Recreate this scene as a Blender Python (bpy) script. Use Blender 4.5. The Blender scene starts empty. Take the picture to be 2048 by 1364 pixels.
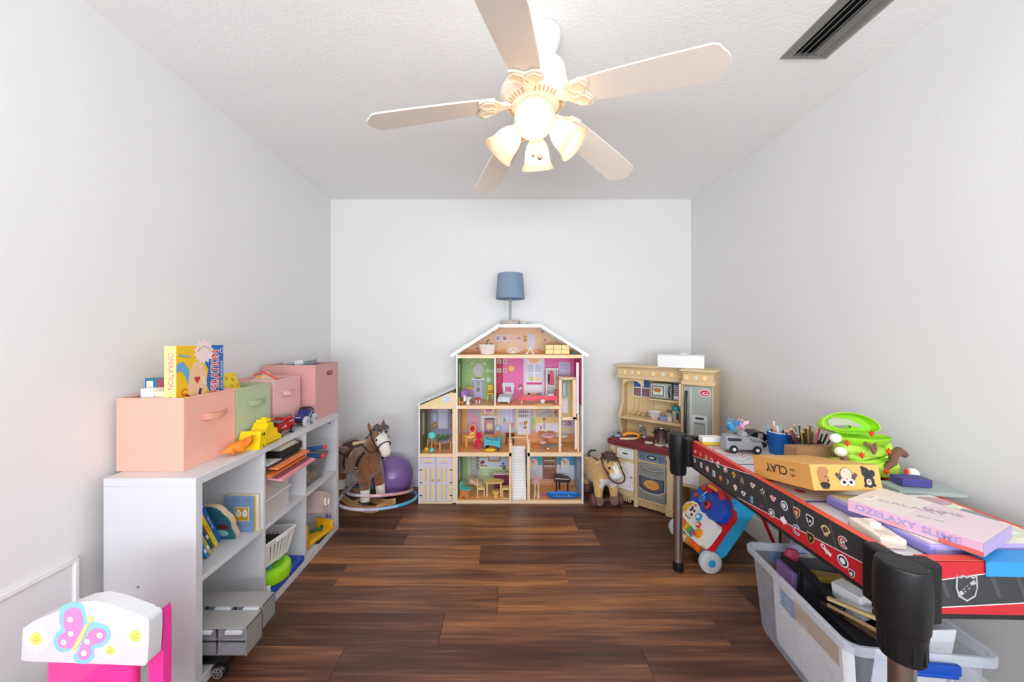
import bpy, bmesh, math, random
from mathutils import Matrix, Vector
random.seed(7)
S = bpy.context.scene
C = S.collection
PI = math.pi
R = math.radians

# ------------------------------------------------------------------ camera, light, exposure
FPX, CX, CY, CAMZ = 700.0, 1006.0, 675.0, 1.28
cam = bpy.data.objects.new('camera', bpy.data.cameras.new('camera'))
C.objects.link(cam)
cam.location = (0, 0, CAMZ)
cam.rotation_euler = (PI / 2, 0, 0)
cam.data.sensor_width = 36
cam.data.lens = FPX / 2048 * 36
cam.data.shift_x = (1024 - CX) / 2048
cam.data.shift_y = -(682 - CY) / 2048
cam.data.clip_start = .02
S.camera = cam
w = bpy.data.worlds.new('daylight')
S.world = w
w.use_nodes = True
w.node_tree.nodes['Background'].inputs[0].default_value = (.87, .935, 1, 1)
w.node_tree.nodes['Background'].inputs[1].default_value = .9


def area(name, loc, rot, sx, sy, power, col):
    l = bpy.data.lights.new(name, 'AREA')
    l.shape = 'RECTANGLE'
    l.size, l.size_y, l.energy, l.color = sx, sy, power, col
    o = bpy.data.objects.new(name, l)
    C.objects.link(o)
    o.location, o.rotation_euler = loc, rot
    return o


# added soft frontal fill lamp, unseen behind the camera
area('frontal_fill', (.1, -2.75, 1.4), (R(90), 0, 0), 2.9, 2.2, 4, (.86, .93, 1))
# added unseen fill lamp aimed up at the ceiling to even the light
area('bounce_fill', (.1, -2.35, 1.1), (R(156), 0, 0), 2.8, 1.6, 235, (.86, .93, 1))
S.view_settings.view_transform = 'Standard'
S.view_settings.look = 'None'
S.view_settings.gamma = 1
S.view_settings.use_curve_mapping = False
S.view_settings.exposure = -0.04
S.cycles.use_denoising = True
S.cycles.max_bounces = 10
S.cycles.diffuse_bounces = 6
S.cycles.transparent_max_bounces = 16
S.cycles.caustics_reflective = False
S.cycles.caustics_refractive = False


# ------------------------------------------------------------------ helpers
def P(px, py, Y):
    return Vector(((px - CX) * Y / FPX, Y, CAMZ - (py - CY) * Y / FPX))


def lin(h):
    c = [int(h[i:i + 2], 16) / 255 for i in (0, 2, 4)]
    return tuple(x / 12.92 if x <= .04045 else ((x + .055) / 1.055) ** 2.4 for x in c) + (1,)


_M = {}


def mat(h, rough=.5, metal=0, var=.06, vs=18, bump=0, bs=60, trans=0, alpha=1, emit=0, sheen=0, coat=0, ior=1.45, h2=None,
        stretch=(1, 1, 1), soft=None):
    """procedural material: colour h, broken up by noise towards h2 (or lighter / darker), with fine relief"""
    key = (h, rough, metal, var, vs, bump, bs, trans, alpha, emit, sheen, coat, h2, stretch, soft)
    if key in _M:
        return _M[key]
    m = bpy.data.materials.new('m_' + h)
    m.use_nodes = True
    N, L = m.node_tree.nodes, m.node_tree.links
    b = N['Principled BSDF']
    c = lin(h)
    b.inputs['Base Color'].default_value = c
    b.inputs['Roughness'].default_value = rough
    b.inputs['Metallic'].default_value = metal
    b.inputs['Transmission Weight'].default_value = trans
    b.inputs['IOR'].default_value = ior
    b.inputs['Alpha'].default_value = alpha
    b.inputs['Sheen Weight'].default_value = sheen
    b.inputs['Coat Weight'].default_value = coat
    if emit:
        b.inputs['Emission Color'].default_value = c
        b.inputs['Emission Strength'].default_value = emit
    if var or bump:
        tc = N.new('ShaderNodeTexCoord')
        mp = N.new('ShaderNodeMapping')
        mp.inputs['Scale'].default_value = stretch
        L.new(tc.outputs['Object'], mp.inputs[0])
    if var:
        n = N.new('ShaderNodeTexNoise')
        n.inputs['Scale'].default_value = vs
        n.inputs['Detail'].default_value = 4
        L.new(mp.outputs[0], n.inputs['Vector'])
        mx = N.new('ShaderNodeMix')
        mx.data_type = 'RGBA'
        if h2:
            mx.inputs[6].default_value, mx.inputs[7].default_value = c, lin(h2)
            rp = N.new('ShaderNodeMapRange')
            lo, hi = soft or (.42, .6)
            rp.inputs[1].default_value, rp.inputs[2].default_value = lo, hi
            L.new(n.outputs[0], rp.inputs[0])
            L.new(rp.outputs[0], mx.inputs[0])
        else:
            mx.inputs[6].default_value = tuple(x * (1 - var) for x in c[:3]) + (1,)
            mx.inputs[7].default_value = tuple(min(1, x * (1 + var)) for x in c[:3]) + (1,)
            L.new(n.outputs[0], mx.inputs[0])
        L.new(mx.outputs[2], b.inputs['Base Color'])
    if bump:
        n2 = N.new('ShaderNodeTexNoise')
        n2.inputs['Scale'].default_value = bs
        n2.inputs['Detail'].default_value = 3
        L.new(mp.outputs[0], n2.inputs['Vector'])
        bp = N.new('ShaderNodeBump')
        bp.inputs['Strength'].default_value = bump
        bp.inputs['Distance'].default_value = .01
        L.new(n2.outputs[0], bp.inputs['Height'])
        L.new(bp.outputs[0], b.inputs['Normal'])
    _M[key] = m
    return m


def clear(h, a=.35, rough=.15):
    """see-through plastic: partly transparent, partly glossy / hazy"""
    key = ('clear', h, a, rough)
    if key in _M:
        return _M[key]
    m = bpy.data.materials.new('clear_' + h)
    m.use_nodes = True
    N, L = m.node_tree.nodes, m.node_tree.links
    b = N['Principled BSDF']
    b.inputs['Base Color'].default_value = lin(h)
    b.inputs['Roughness'].default_value = rough
    fr = N.new('ShaderNodeLayerWeight')
    fr.inputs[0].default_value = .35
    n = N.new('ShaderNodeTexNoise')
    n.inputs['Scale'].default_value = 9
    ma = N.new('ShaderNodeMath')
    ma.operation = 'MULTIPLY_ADD'
    L.new(fr.outputs['Facing'], ma.inputs[0])
    ma.inputs[1].default_value = .5
    m2 = N.new('ShaderNodeMath')
    m2.operation = 'MULTIPLY_ADD'
    L.new(n.outputs[0], m2.inputs[0])
    m2.inputs[1].default_value = .12
    m2.inputs[2].default_value = a - .06
    L.new(m2.outputs[0], ma.inputs[2])
    ma.use_clamp = True
    L.new(ma.outputs[0], b.inputs['Alpha'])
    _M[key] = m
    return m


def frame(o, x, n):
    """matrix whose local x runs along x and local z along n"""
    x, n = Vector(x).normalized(), Vector(n).normalized()
    y = n.cross(x).normalized()
    x = y.cross(n).normalized()
    m = Matrix((x, y, n)).transposed().to_4x4()
    m.translation = Vector(o)
    return m


def T(x=0, y=0, z=0, rx=0, ry=0, rz=0, s=1):
    return Matrix.Translation((x, y, z)) @ Matrix.Rotation(R(rz), 4, 'Z') @ Matrix.Rotation(R(ry), 4, 'Y') @ Matrix.Rotation(R(rx), 4, 'X') @ Matrix.Diagonal((s, s, s, 1) if not isinstance(s, tuple) else s + (1,))


_G = {}


class MB:
    """collects shapes of one part; build() links them as ONE mesh object"""

    def __init__(s, m=None):
        s.v, s.f, s.mi, s.sm, s.mats, s.cur, s.T, s.wn = [], [], [], [], [], 0, Matrix(), False
        if m:
            s.mat(m)

    def mat(s, m):
        if isinstance(m, str):
            m = mat(m)
        if m not in s.mats:
            s.mats.append(m)
        s.cur = s.mats.index(m)
        return s

    def at(s, M=None):
        s.T = M or Matrix()
        return s

    def add(s, vs, fs, smooth=False, M=None):
        k = len(s.v)
        M = s.T @ M if M is not None else s.T
        s.v += [M @ Vector(v) for v in vs]
        flip = M.determinant() < 0
        for f in fs:
            f = [i + k for i in f]
            s.f.append(f[::-1] if flip else f)
            s.mi.append(s.cur)
            s.sm.append(smooth)
        return s

    def box(s, c, d, b=0, M=None):
        hx, hy, hz = d[0] / 2, d[1] / 2, d[2] / 2
        cx, cy, cz = c
        b = min(b, hx * .95, hy * .95, hz * .95)
        if b <= 0:
            vs = [(cx + i * hx, cy + j * hy, cz + k * hz) for i in (-1, 1) for j in (-1, 1) for k in (-1, 1)]
            fs = [(0, 1, 3, 2), (4, 6, 7, 5), (0, 4, 5, 1), (2, 3, 7, 6), (0, 2, 6, 4), (1, 5, 7, 3)]
            return s.add(vs, fs, False, M)
        vs, ix = [], {}
        for i in (-1, 1):
            for j in (-1, 1):
                for k in (-1, 1):
                    for a in range(3):
                        q = [hx - b, hy - b, hz - b]
                        q[a] += b
                        ix[i, j, k, a] = len(vs)
                        vs.append((cx + i * q[0], cy + j * q[1], cz + k * q[2]))
        fs = []

        def face(ids):
            p = [Vector(vs[i]) for i in ids]
            n = (p[1] - p[0]).cross(p[2] - p[0])
            m = sum(p, Vector()) / len(p) - Vector(c)
            fs.append(ids if n.dot(m) > 0 else ids[::-1])
        for a in range(3):
            o = [t for t in range(3) if t != a]
            for sg in (-1, 1):
                ids = []
                for (u, v_) in ((-1, -1), (1, -1), (1, 1), (-1, 1)):
                    k = [0, 0, 0]
                    k[a], k[o[0]], k[o[1]] = sg, u, v_
                    ids.append(ix[tuple(k) + (a,)])
                face(ids)
            for u in (-1, 1):
                for v_ in (-1, 1):
                    k1, k2 = [0, 0, 0], [0, 0, 0]
                    k1[a], k2[a] = -1, 1
                    for k in (k1, k2):
                        k[o[0]], k[o[1]] = u, v_
                    face([ix[tuple(k1) + (o[0],)], ix[tuple(k2) + (o[0],)], ix[tuple(k2) + (o[1],)], ix[tuple(k1) + (o[1],)]])
        for i in (-1, 1):
            for j in (-1, 1):
                for k in (-1, 1):
                    face([ix[i, j, k, 0], ix[i, j, k, 1], ix[i, j, k, 2]])
        return s.add(vs, fs, False, M)

    def rbox(s, c, d, r, M=None, k=3):
        """box with rounded edges"""
        s.wn = True
        h = [max(1e-5, x / 2 - r) for x in d]
        lon = [(q * 90 + t * 90 / k, q) for q in range(4) for t in range(k + 1)]
        lat = [(-90 + t * 90 / k, -1) for t in range(k + 1)] + [(t * 90 / k, 1) for t in range(k + 1)]
        vs, fs = [], []
        for la, sz in lat:
            for lo, q in lon:
                sx, sy = ((1, 1), (-1, 1), (-1, -1), (1, -1))[q]
                cl = math.cos(R(la))
                vs.append((c[0] + sx * h[0] + r * cl * math.cos(R(lo)), c[1] + sy * h[1] + r * cl * math.sin(R(lo)), c[2] + sz * h[2] + r * math.sin(R(la))))
        n = len(lon)
        for i in range(len(lat) - 1):
            for j in range(n):
                fs.append((i * n + j, i * n + (j + 1) % n, (i + 1) * n + (j + 1) % n, (i + 1) * n + j))
        m = (len(lat) - 1) * n
        step = [q * (k + 1) for q in range(4)]
        fs.append([i for i in step[::-1]])
        fs.append([m + i for i in step])
        return s.add(vs, fs, True, M)

    def lathe(s, prof, n=24, M=None, smooth=True, a0=0, a1=360):
        full = abs(a1 - a0 - 360) < 1e-6
        cnt = n if full else n + 1
        vs, fs = [], []
        for r, z in prof:
            for i in range(cnt):
                a = R(a0 + (a1 - a0) * i / n)
                vs.append((r * math.cos(a), r * math.sin(a), z))
        for k in range(len(prof) - 1):
            for i in range(n):
                j = (i + 1) % cnt
                fs.append((k * cnt + i, k * cnt + j, (k + 1) * cnt + j, (k + 1) * cnt + i))
        return s.add(vs, fs, smooth, M)

    def cyl(s, p0, p1, r0, r1=None, n=12, cap=True, M=None):
        p0, p1 = Vector(p0), Vector(p1)
        r1 = r0 if r1 is None else r1
        d = p1 - p0
        x = Vector((1, 0, 0)) if abs(d.normalized().x) < .9 else Vector((0, 1, 0))
        F = frame(p0, d.cross(x), d)
        L = d.length
        prof = [(r0, 0), (r1, L)]
        if cap:
            prof = [(1e-5, 0), (r0, 0), (r0, 0), (r1, L), (r1, L), (1e-5, L)]
        return s.lathe(prof, n, (M @ F) if M is not None else F)

    def ball(s, c, r, n=12, M=None):
        if not isinstance(r, (tuple, list)):
            r = (r, r, r)
        k = max(5, n // 2)
        pr = [(math.cos(R(-90 + 180 * i / k)) + 1e-6, math.sin(R(-90 + 180 * i / k))) for i in range(k + 1)]
        F = Matrix.Translation(c) @ Matrix.Diagonal(tuple(r) + (1,))
        return s.lathe(pr, n, (M @ F) if M is not None else F)

    def tube(s, pts, r, n=8, closed=False, M=None, cap=True):
        pts = [Vector(p) for p in pts]
        rs = r if isinstance(r, (list, tuple)) else [r] * len(pts)
        vs, fs = [], []
        N = len(pts)
        ref = None
        for i, p in enumerate(pts):
            a = pts[(i - 1) % N] if (closed or i) else p
            b = pts[(i + 1) % N] if (closed or i < N - 1) else p
            d = (b - a).normalized()
            if ref is None:
                ref = d.orthogonal().normalized()
            ref = (ref - d * ref.dot(d)).normalized()
            y = d.cross(ref)
            for j in range(n):
                t = 2 * PI * j / n
                vs.append(p + (ref * math.cos(t) + y * math.sin(t)) * rs[i])
        for i in range(N if closed else N - 1):
            for j in range(n):
                a, b = i * n, ((i + 1) % N) * n
                fs.append((a + j, a + (j + 1) % n, b + (j + 1) % n, b + j))
        if cap and not closed:
            fs.append(tuple(range(n))[::-1])
            fs.append(tuple(range((N - 1) * n, N * n)))
        return s.add(vs, fs, True, M)

    def prism(s, pts, h, M=None, z=0, smooth=False):
        """outline in the local xy plane, from z to z+h"""
        n = len(pts)
        A = sum(pts[i][0] * pts[(i + 1) % n][1] - pts[(i + 1) % n][0] * pts[i][1] for i in range(n))
        if A < 0:
            pts = pts[::-1]
        vs = [(x, y, z) for x, y in pts] + [(x, y, z + h) for x, y in pts]
        k = len(s.f)
        s.add(vs, [tuple(range(n))[::-1], tuple(range(n, 2 * n))], False, M)
        vs2 = vs if not smooth else vs
        s.add(vs2, [(i, (i + 1) % n, n + (i + 1) % n, n + i) for i in range(n)], smooth, M)
        return s

    def panel(s, x0, x1, y0, y1, h, M=None, z=0):
        return s.prism([(x0, y0), (x1, y0), (x1, y1), (x0, y1)], h, M, z)

    def disc(s, x, y, r, h, M=None, z=0, n=14, ry=None):
        ry = ry or r
        return s.prism([(x + r * math.cos(2 * PI * i / n), y + ry * math.sin(2 * PI * i / n)) for i in range(n)], h, M, z)

    def ring(s, x, y, r0, r1, h, M=None, z=0, n=18, a0=0, a1=360):
        k = max(3, int(n * (a1 - a0) / 360))
        for i in range(k):
            t0, t1 = R(a0 + (a1 - a0) * i / k), R(a0 + (a1 - a0) * (i + 1) / k)
            s.prism([(x + r0 * math.cos(t0), y + r0 * math.sin(t0)), (x + r1 * math.cos(t0), y + r1 * math.sin(t0)),
                     (x + r1 * math.cos(t1), y + r1 * math.sin(t1)), (x + r0 * math.cos(t1), y + r0 * math.sin(t1))], h, M, z)
        return s

    def star(s, x, y, r, h, M=None, z=0, n=5, q=.45, a=90):
        return s.prism([(x + r * (1 if i % 2 == 0 else q) * math.cos(R(a + 180 * i / n)), y + r * (1 if i % 2 == 0 else q) * math.sin(R(a + 180 * i / n))) for i in range(2 * n)], h, M, z)

    def text(s, t, size, M=None, z=0, h=.0006, align='CENTER', fat=.0, sx=1):
        key = (t, align, fat)
        if key not in _G:
            cu = bpy.data.curves.new('lettering', 'FONT')
            cu.body, cu.size, cu.align_x, cu.align_y, cu.resolution_u, cu.offset = t, 1, align, 'CENTER', 2, fat
            ob = bpy.data.objects.new('lettering', cu)
            C.objects.link(ob)
            me = bpy.data.meshes.new_from_object(ob.evaluated_get(bpy.context.evaluated_depsgraph_get()))
            _G[key] = ([tuple(v.co) for v in me.vertices], [tuple(p.vertices) for p in me.polygons])
            bpy.data.objects.remove(ob)
            bpy.data.curves.remove(cu)
            bpy.data.meshes.remove(me)
        vs, fs = _G[key]
        return s.add([(x * size * sx, y * size, z + h) for x, y, _ in vs], fs, False, M)

    def loft(s, rings, M=None, smooth=True, cap=True):
        n = len(rings[0])
        vs = [p for r in rings for p in r]
        fs = [(k * n + i, k * n + (i + 1) % n, (k + 1) * n + (i + 1) % n, (k + 1) * n + i) for k in range(len(rings) - 1) for i in range(n)]
        if cap:
            fs += [tuple(range(n))[::-1], tuple(range((len(rings) - 1) * n, len(rings) * n))]
        return s.add(vs, fs, smooth, M)

    def mesh(s, name, fix=True):
        me = bpy.data.meshes.new(name)
        me.from_pydata(s.v, [], s.f)
        for m in s.mats:
            me.materials.append(m)
        me.polygons.foreach_set('material_index', s.mi)
        me.polygons.foreach_set('use_smooth', s.sm)
        if fix:
            b = bmesh.new()
            b.from_mesh(me)
            bmesh.ops.recalc_face_normals(b, faces=b.faces)
            b.to_mesh(me)
            b.free()
        me.set_sharp_from_angle(angle=R(42))
        return me

    def build(s, name, parent=None, loc=None, rot=None, label=None, cat=None, group=None, kind=None):
        o = bpy.data.objects.new(name, s.mesh(name))
        C.objects.link(o)
        if s.wn:
            o.modifiers.new('normals', 'WEIGHTED_NORMAL').keep_sharp = True
        return tag(o, parent, loc, rot, label, cat, group, kind)


def tag(o, parent=None, loc=None, rot=None, label=None, cat=None, group=None, kind=None):
    if parent:
        o.parent = parent
    if loc is not None:
        o.location = loc
    if rot is not None:
        o.rotation_euler = rot
    for k, v in (('label', label), ('category', cat), ('group', group), ('kind', kind)):
        if v:
            o[k] = v
    return o


def thing(name, label, cat, loc=(0, 0, 0), rz=0, group=None, rot=None):
    o = bpy.data.objects.new(name, None)
    o.empty_display_size = .05
    C.objects.link(o)
    return tag(o, None, loc, rot or (0, 0, R(rz)), label, cat, group)


def copy_tree(o, parent=None):
    c = o.copy()
    C.objects.link(c)
    if parent:
        c.parent = parent
    for ch in list(o.children):
        copy_tree(ch, c)
    return c


def skin(verts, edges, radii, lvl=2):
    """one continuous body grown over a skeleton; returns vertices and faces"""
    me = bpy.data.meshes.new('body')
    me.from_pydata(verts, edges, [])
    ob = bpy.data.objects.new('body', me)
    C.objects.link(ob)
    ob.modifiers.new('skin', 'SKIN')
    for i, r in enumerate(radii):
        me.skin_vertices[0].data[i].radius = r if isinstance(r, tuple) else (r, r)
        me.skin_vertices[0].data[i].use_root = i == 0
    ob.modifiers.new('sub', 'SUBSURF').levels = lvl
    e = bpy.data.meshes.new_from_object(ob.evaluated_get(bpy.context.evaluated_depsgraph_get()))
    out = ([tuple(v.co) for v in e.vertices], [tuple(p.vertices) for p in e.polygons])
    bpy.data.objects.remove(ob)
    return out


def painted(mb, vs, fs, pick):
    """adds a body, choosing the coat colour of each patch from the patch centre"""
    by = {}
    for f in fs:
        c = sum((Vector(vs[i]) for i in f), Vector()) / len(f)
        by.setdefault(pick(c), []).append(f)
    base = len(mb.v)
    mb.v += [mb.T @ Vector(v) for v in vs]
    for m, ff in by.items():
        mb.mat(m)
        for f in ff:
            mb.f.append([i + base for i in f])
            mb.mi.append(mb.cur)
            mb.sm.append(True)
    return mb


WHITE = mat('f2f1ef', .45, var=.02)
BLACK = mat('17171a', .4, var=.1)
CHROME = mat('c9c8c8', .22, 1, var=.05)

# ------------------------------------------------------------------ the room
XL, XR, YB, YF, ZC = -1.483, 1.62, 3.017, -2.8, 2.47
wall_m = mat('e4e3e2', .6, var=.012, vs=3, bump=.05, bs=90)


def slab(name, m, x0, x1, y0, y1, z0, z1, b=0, parent=None, kind='structure'):
    return MB(m).box(((x0 + x1) / 2, (y0 + y1) / 2, (z0 + z1) / 2), (x1 - x0, y1 - y0, z1 - z0), b).build(name, parent, kind=kind)


slab('wall_back', wall_m, XL - .1, XR + .1, YB, YB + .1, -.1, ZC + .1)
wl = slab('wall_left', wall_m, XL - .1, XL, YF, YB, -.1, ZC + .1)
slab('wall_right', wall_m, XR, XR + .1, YF, YB, -.1, ZC + .1)
ceil_m = mat('efeeec', .75, var=.02, vs=5, bump=.2, bs=70)
slab('ceiling', ceil_m, XL, XR, YF, YB, ZC, ZC + .1)
base_m = mat('efeeec', .35, var=.015)


def skirting(name, L, rot, loc):
    prof = [(0, 0), (.016, 0), (.016, .095), (.012, .105), (.012, .118), (.006, .13), (0, .132)]
    mb = MB(base_m)
    mb.loft([[(0, -y, z) for y, z in prof], [(L, -y, z) for y, z in prof]], smooth=False)
    mb.build(name, loc=loc, rot=(0, 0, rot), kind='structure')


skirting('baseboard_back', XR - XL, 0, (XL, YB, 0))
skirting('baseboard_left', YB - YF, R(90), (XL, YF, 0))
skirting('baseboard_right', YB - YF, R(-90), (XR, YB, 0))

# floor: vinyl planks laid side to side, each its own piece
def plank_material():
    m = bpy.data.materials.new('walnut_plank')
    m.use_nodes = True
    N, L = m.node_tree.nodes, m.node_tree.links
    b = N['Principled BSDF']
    tc, oi = N.new('ShaderNodeTexCoord'), N.new('ShaderNodeObjectInfo')
    off = N.new('ShaderNodeVectorMath')
    off.operation = 'MULTIPLY_ADD'
    L.new(oi.outputs['Random'], off.inputs[0])
    off.inputs[1].default_value = (37, 91, 13)
    L.new(tc.outputs['Object'], off.inputs[2])

    def noise(sc, scale, det, dist=0):
        mp = N.new('ShaderNodeMapping')
        mp.inputs['Scale'].default_value = sc
        L.new(off.outputs[0], mp.inputs[0])
        n = N.new('ShaderNodeTexNoise')
        n.inputs['Scale'].default_value, n.inputs['Detail'].default_value, n.inputs['Distortion'].default_value = scale, det, dist
        L.new(mp.outputs[0], n.inputs['Vector'])
        return n.outputs[0]
    broad = noise((1.1, 14, 1), 1.0, 3, .5)
    fine = noise((2.2, 75, 1), 1.2, 5, .25)
    pore = noise((14, 190, 1), 1.0, 3)
    ramp = N.new('ShaderNodeValToRGB')
    e = ramp.color_ramp.elements
    e[0].position, e[0].color = .26, lin('3f271d')
    e[1].position, e[1].color = .78, lin('b07747')
    for p, h in ((.43, '55332440'[:6]), (.56, '704934'), (.66, '8a5b3c')):
        x = e.new(p)
        x.color = lin(h)

    def mad(a, k, c):
        q = N.new('ShaderNodeMath')
        q.operation = 'MULTIPLY_ADD'
        L.new(a, q.inputs[0])
        q.inputs[1].default_value = k
        if isinstance(c, float):
            q.inputs[2].default_value = c
        else:
            L.new(c, q.inputs[2])
        return q.outputs[0]
    v = mad(oi.outputs['Random'], .3, -.29)
    v = mad(broad, .75, v)
    v = mad(fine, .5, v)
    v = mad(pore, .14, v)
    L.new(v, ramp.inputs[0])
    L.new(ramp.outputs[0], b.inputs['Base Color'])
    b.inputs['Roughness'].default_value = .38
    bp = N.new('ShaderNodeBump')
    bp.inputs['Strength'].default_value, bp.inputs['Distance'].default_value = .12, .004
    L.new(fine, bp.inputs['Height'])
    L.new(bp.outputs[0], b.inputs['Normal'])
    return m


floor = slab('floor', mat('2a1a13', .8), XL, XR, YF, YB, -.08, -.012)
PW, PL, G = .1755, 1.22, .0012
pm = plank_material()
joints = {0: -.652, 1: -.27, 2: -.025, 3: -.875, 4: -.135, 5: -.62, 6: .50, 7: .035, 8: -.4}
cache = {}
for r_ in range(-24, 10):
    y0 = 1.279 + r_ * PW
    y1 = min(y0 + PW, YB)
    if y1 - y0 < .01:
        continue
    j = joints.get(r_, random.uniform(-.6, .6))
    x = j - 3 * PL
    while x < XR:
        a, b_ = max(x, XL), min(x + PL, XR)
        if b_ - a > .02:
            key = (round(b_ - a, 4), round(y1 - y0, 4))
            if key not in cache:
                cache[key] = MB(pm).box((0, 0, -.006), (key[0] - G, key[1] - G, .012), .0009).mesh('plank')
            o = bpy.data.objects.new('plank', cache[key])
            C.objects.link(o)
            o.parent = floor
            o.location = ((a + b_) / 2, (y0 + y1) / 2, 0)
        x += PL

# access panel low on the left wall: a raised strip frame around a flat board
ap = MB(mat('e3e3e3', .5, var=.01)).box((XL + .003, .62, .26), (.006, 1.16, .5), .001).build('trim_1', kind='structure')
tm = mat('ecebea', .4, var=.01)
MB(tm).box((XL + .008, .62, .514), (.016, 1.19, .016), .003).build('trim_strip', ap)
MB(tm).box((XL + .008, 1.207, .258), (.016, .015, .5), .003).build('trim_strip', ap)

# ------------------------------------------------------------------ ceiling fan
fan = thing('ceiling_fan', 'white five-blade ceiling fan with four lit bell glass lamps', 'ceiling fan', (.127, 1.386, 0))
fan_m = mat('eeebe6', .4, var=.03, coat=.2)
cream = mat('f3ead9', .4, var=.03, h2='e6dac4')
blade_m = mat('f1e8de', .45, var=.03)
tilt = frame((.036, -.022, 2.47), (1, 0, 0), (.13, -.075, 1))
mb = MB(fan_m)
mb.lathe([(.001, 0), (.062, 0), (.064, -.02), (.058, -.06), (.045, -.085), (.018, -.095), (.001, -.095)], 32, tilt)
mb.mat(mat('3a3a3a', .6)).lathe([(.063, -.001), (.066, -.001), (.066, -.004), (.063, -.004)], 32, tilt, a0=15, a1=80)
mb.build('canopy', fan)
MB(fan_m).cyl(tilt @ Vector((0, 0, -.09)), tilt @ Vector((0, 0, -.15)), .013).build('downrod', fan)
MB(fan_m).lathe([(.001, 2.365), (.035, 2.365), (.09, 2.35), (.115, 2.325), (.12, 2.29), (.12, 2.262), (.128, 2.258), (.128, 2.248), (.001, 2.248)], 40, T(.004, -.002)).build('motor_housing', fan)
mb = MB(cream).lathe([(.13, 2.25), (.14, 2.243), (.138, 2.23), (.118, 2.205), (.085, 2.19), (.075, 2.19), (.001, 2.19)], 40)
vm = mat('b79f7d', .6)
mb.mat(vm)
for i in range(40):
    if i % 8 in (3, 4):
        continue
    F = T(rz=i * 9 + 4) @ frame((.108, 0, 2.2035), (0, 1, 0), (.62, 0, -.78))
    mb.panel(-.0033, .0033, -.017, .017, .003, F)
mb.build('vent_ring', fan)
CONE = R(10.3)


def blade_outline():
    pts = [(.165, -.05), (.3, -.06), (.5, -.067), (.615, -.068)]
    for a in range(-80, 81, 20):
        pass
    tip = [(.632, -.06), (.64, -.045), (.652, -.03), (.66, -.012), (.66, .012), (.652, .03), (.64, .045), (.632, .06)]
    return pts + tip + [(x, -y) for x, y in pts[::-1]]


bl = MB(blade_m).prism(blade_outline(), .006, z=-.003)
iron = MB(cream)
# blade bracket: leaf-shaped holder with two lobes and raised centre, on a short arm
lob = [(.214, 0), (.232, .03), (.228, .056), (.203, .066), (.17, .055), (.14, .028), (.126, 0)]
iron.prism(lob + [(x, -y) for x, y in lob[-2:0:-1]], .008, z=-.013)
iron.tube([(.205, .056, -.014), (.222, .034, -.014), (.206, .008, -.014), (.18, .007, -.014), (.16, .026, -.014), (.178, .05, -.014)], .004, 6, True)
iron.tube([(.205, -.056, -.014), (.222, -.034, -.014), (.206, -.008, -.014), (.18, -.007, -.014), (.16, -.026, -.014), (.178, -.05, -.014)], .004, 6, True)
iron.tube([(.196, 0, -.014), (.18, .013, -.014), (.158, 0, -.014), (.18, -.013, -.014)], .005, 6, True)
iron.loft([[(.07, -.014, .002), (.07, .014, .002), (.07, .014, -.012), (.07, -.014, -.012)], [(.105, -.012, .0), (.105, .012, .0), (.105, .012, -.014), (.105, -.012, -.014)],
           [(.145, -.026, -.003), (.145, .026, -.003), (.145, .026, -.013), (.145, -.026, -.013)]], smooth=False)
bme, ime = bl.mesh('blade'), iron.mesh('blade_bracket')
for k in range(5):
    an = R(183.4 - 72 * k)
    M_ = Matrix.Translation((0, 0, 2.222)) @ Matrix.Rotation(an, 4, 'Z') @ Matrix.Rotation(CONE, 4, 'Y')
    o = bpy.data.objects.new('blade', bme)
    C.objects.link(o)
    o.parent = fan
    o.matrix_local = M_ @ Matrix.Rotation(R(-9), 4, 'X')
    i_ = bpy.data.objects.new('blade_bracket', ime)
    C.objects.link(i_)
    i_.parent = fan
    i_.matrix_local = M_ @ Matrix.Rotation(R(-9), 4, 'X')
mb = MB(fan_m).lathe([(.001, 2.2), (.055, 2.2), (.055, 2.16), (.05, 2.155), (.05, 2.125), (.058, 2.118), (.058, 2.1), (.03, 2.085), (.001, 2.082)], 32)
mb.build('switch_housing', fan)


def glow_glass():
    m = bpy.data.materials.new('frosted_shade')
    m.use_nodes = True
    N, L = m.node_tree.nodes, m.node_tree.links
    b = N['Principled BSDF']
    n = N.new('ShaderNodeTexNoise')
    n.inputs['Scale'].default_value = 30
    mx = N.new('ShaderNodeMix')
    mx.data_type = 'RGBA'
    mx.inputs[6].default_value, mx.inputs[7].default_value = lin('fff4e2'), lin('fdf0da')
    L.new(n.outputs[0], mx.inputs[0])
    L.new(mx.outputs[2], b.inputs['Base Color'])
    b.inputs['Roughness'].default_value = .25
    t = N.new('ShaderNodeBsdfTranslucent')
    L.new(mx.outputs[2], t.inputs[0])
    ms = N.new('ShaderNodeMixShader')
    ms.inputs[0].default_value = .6
    L.new(b.outputs[0], ms.inputs[1])
    L.new(t.outputs[0], ms.inputs[2])
    L.new(ms.outputs[0], N['Material Output'].inputs[0])
    return m


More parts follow.
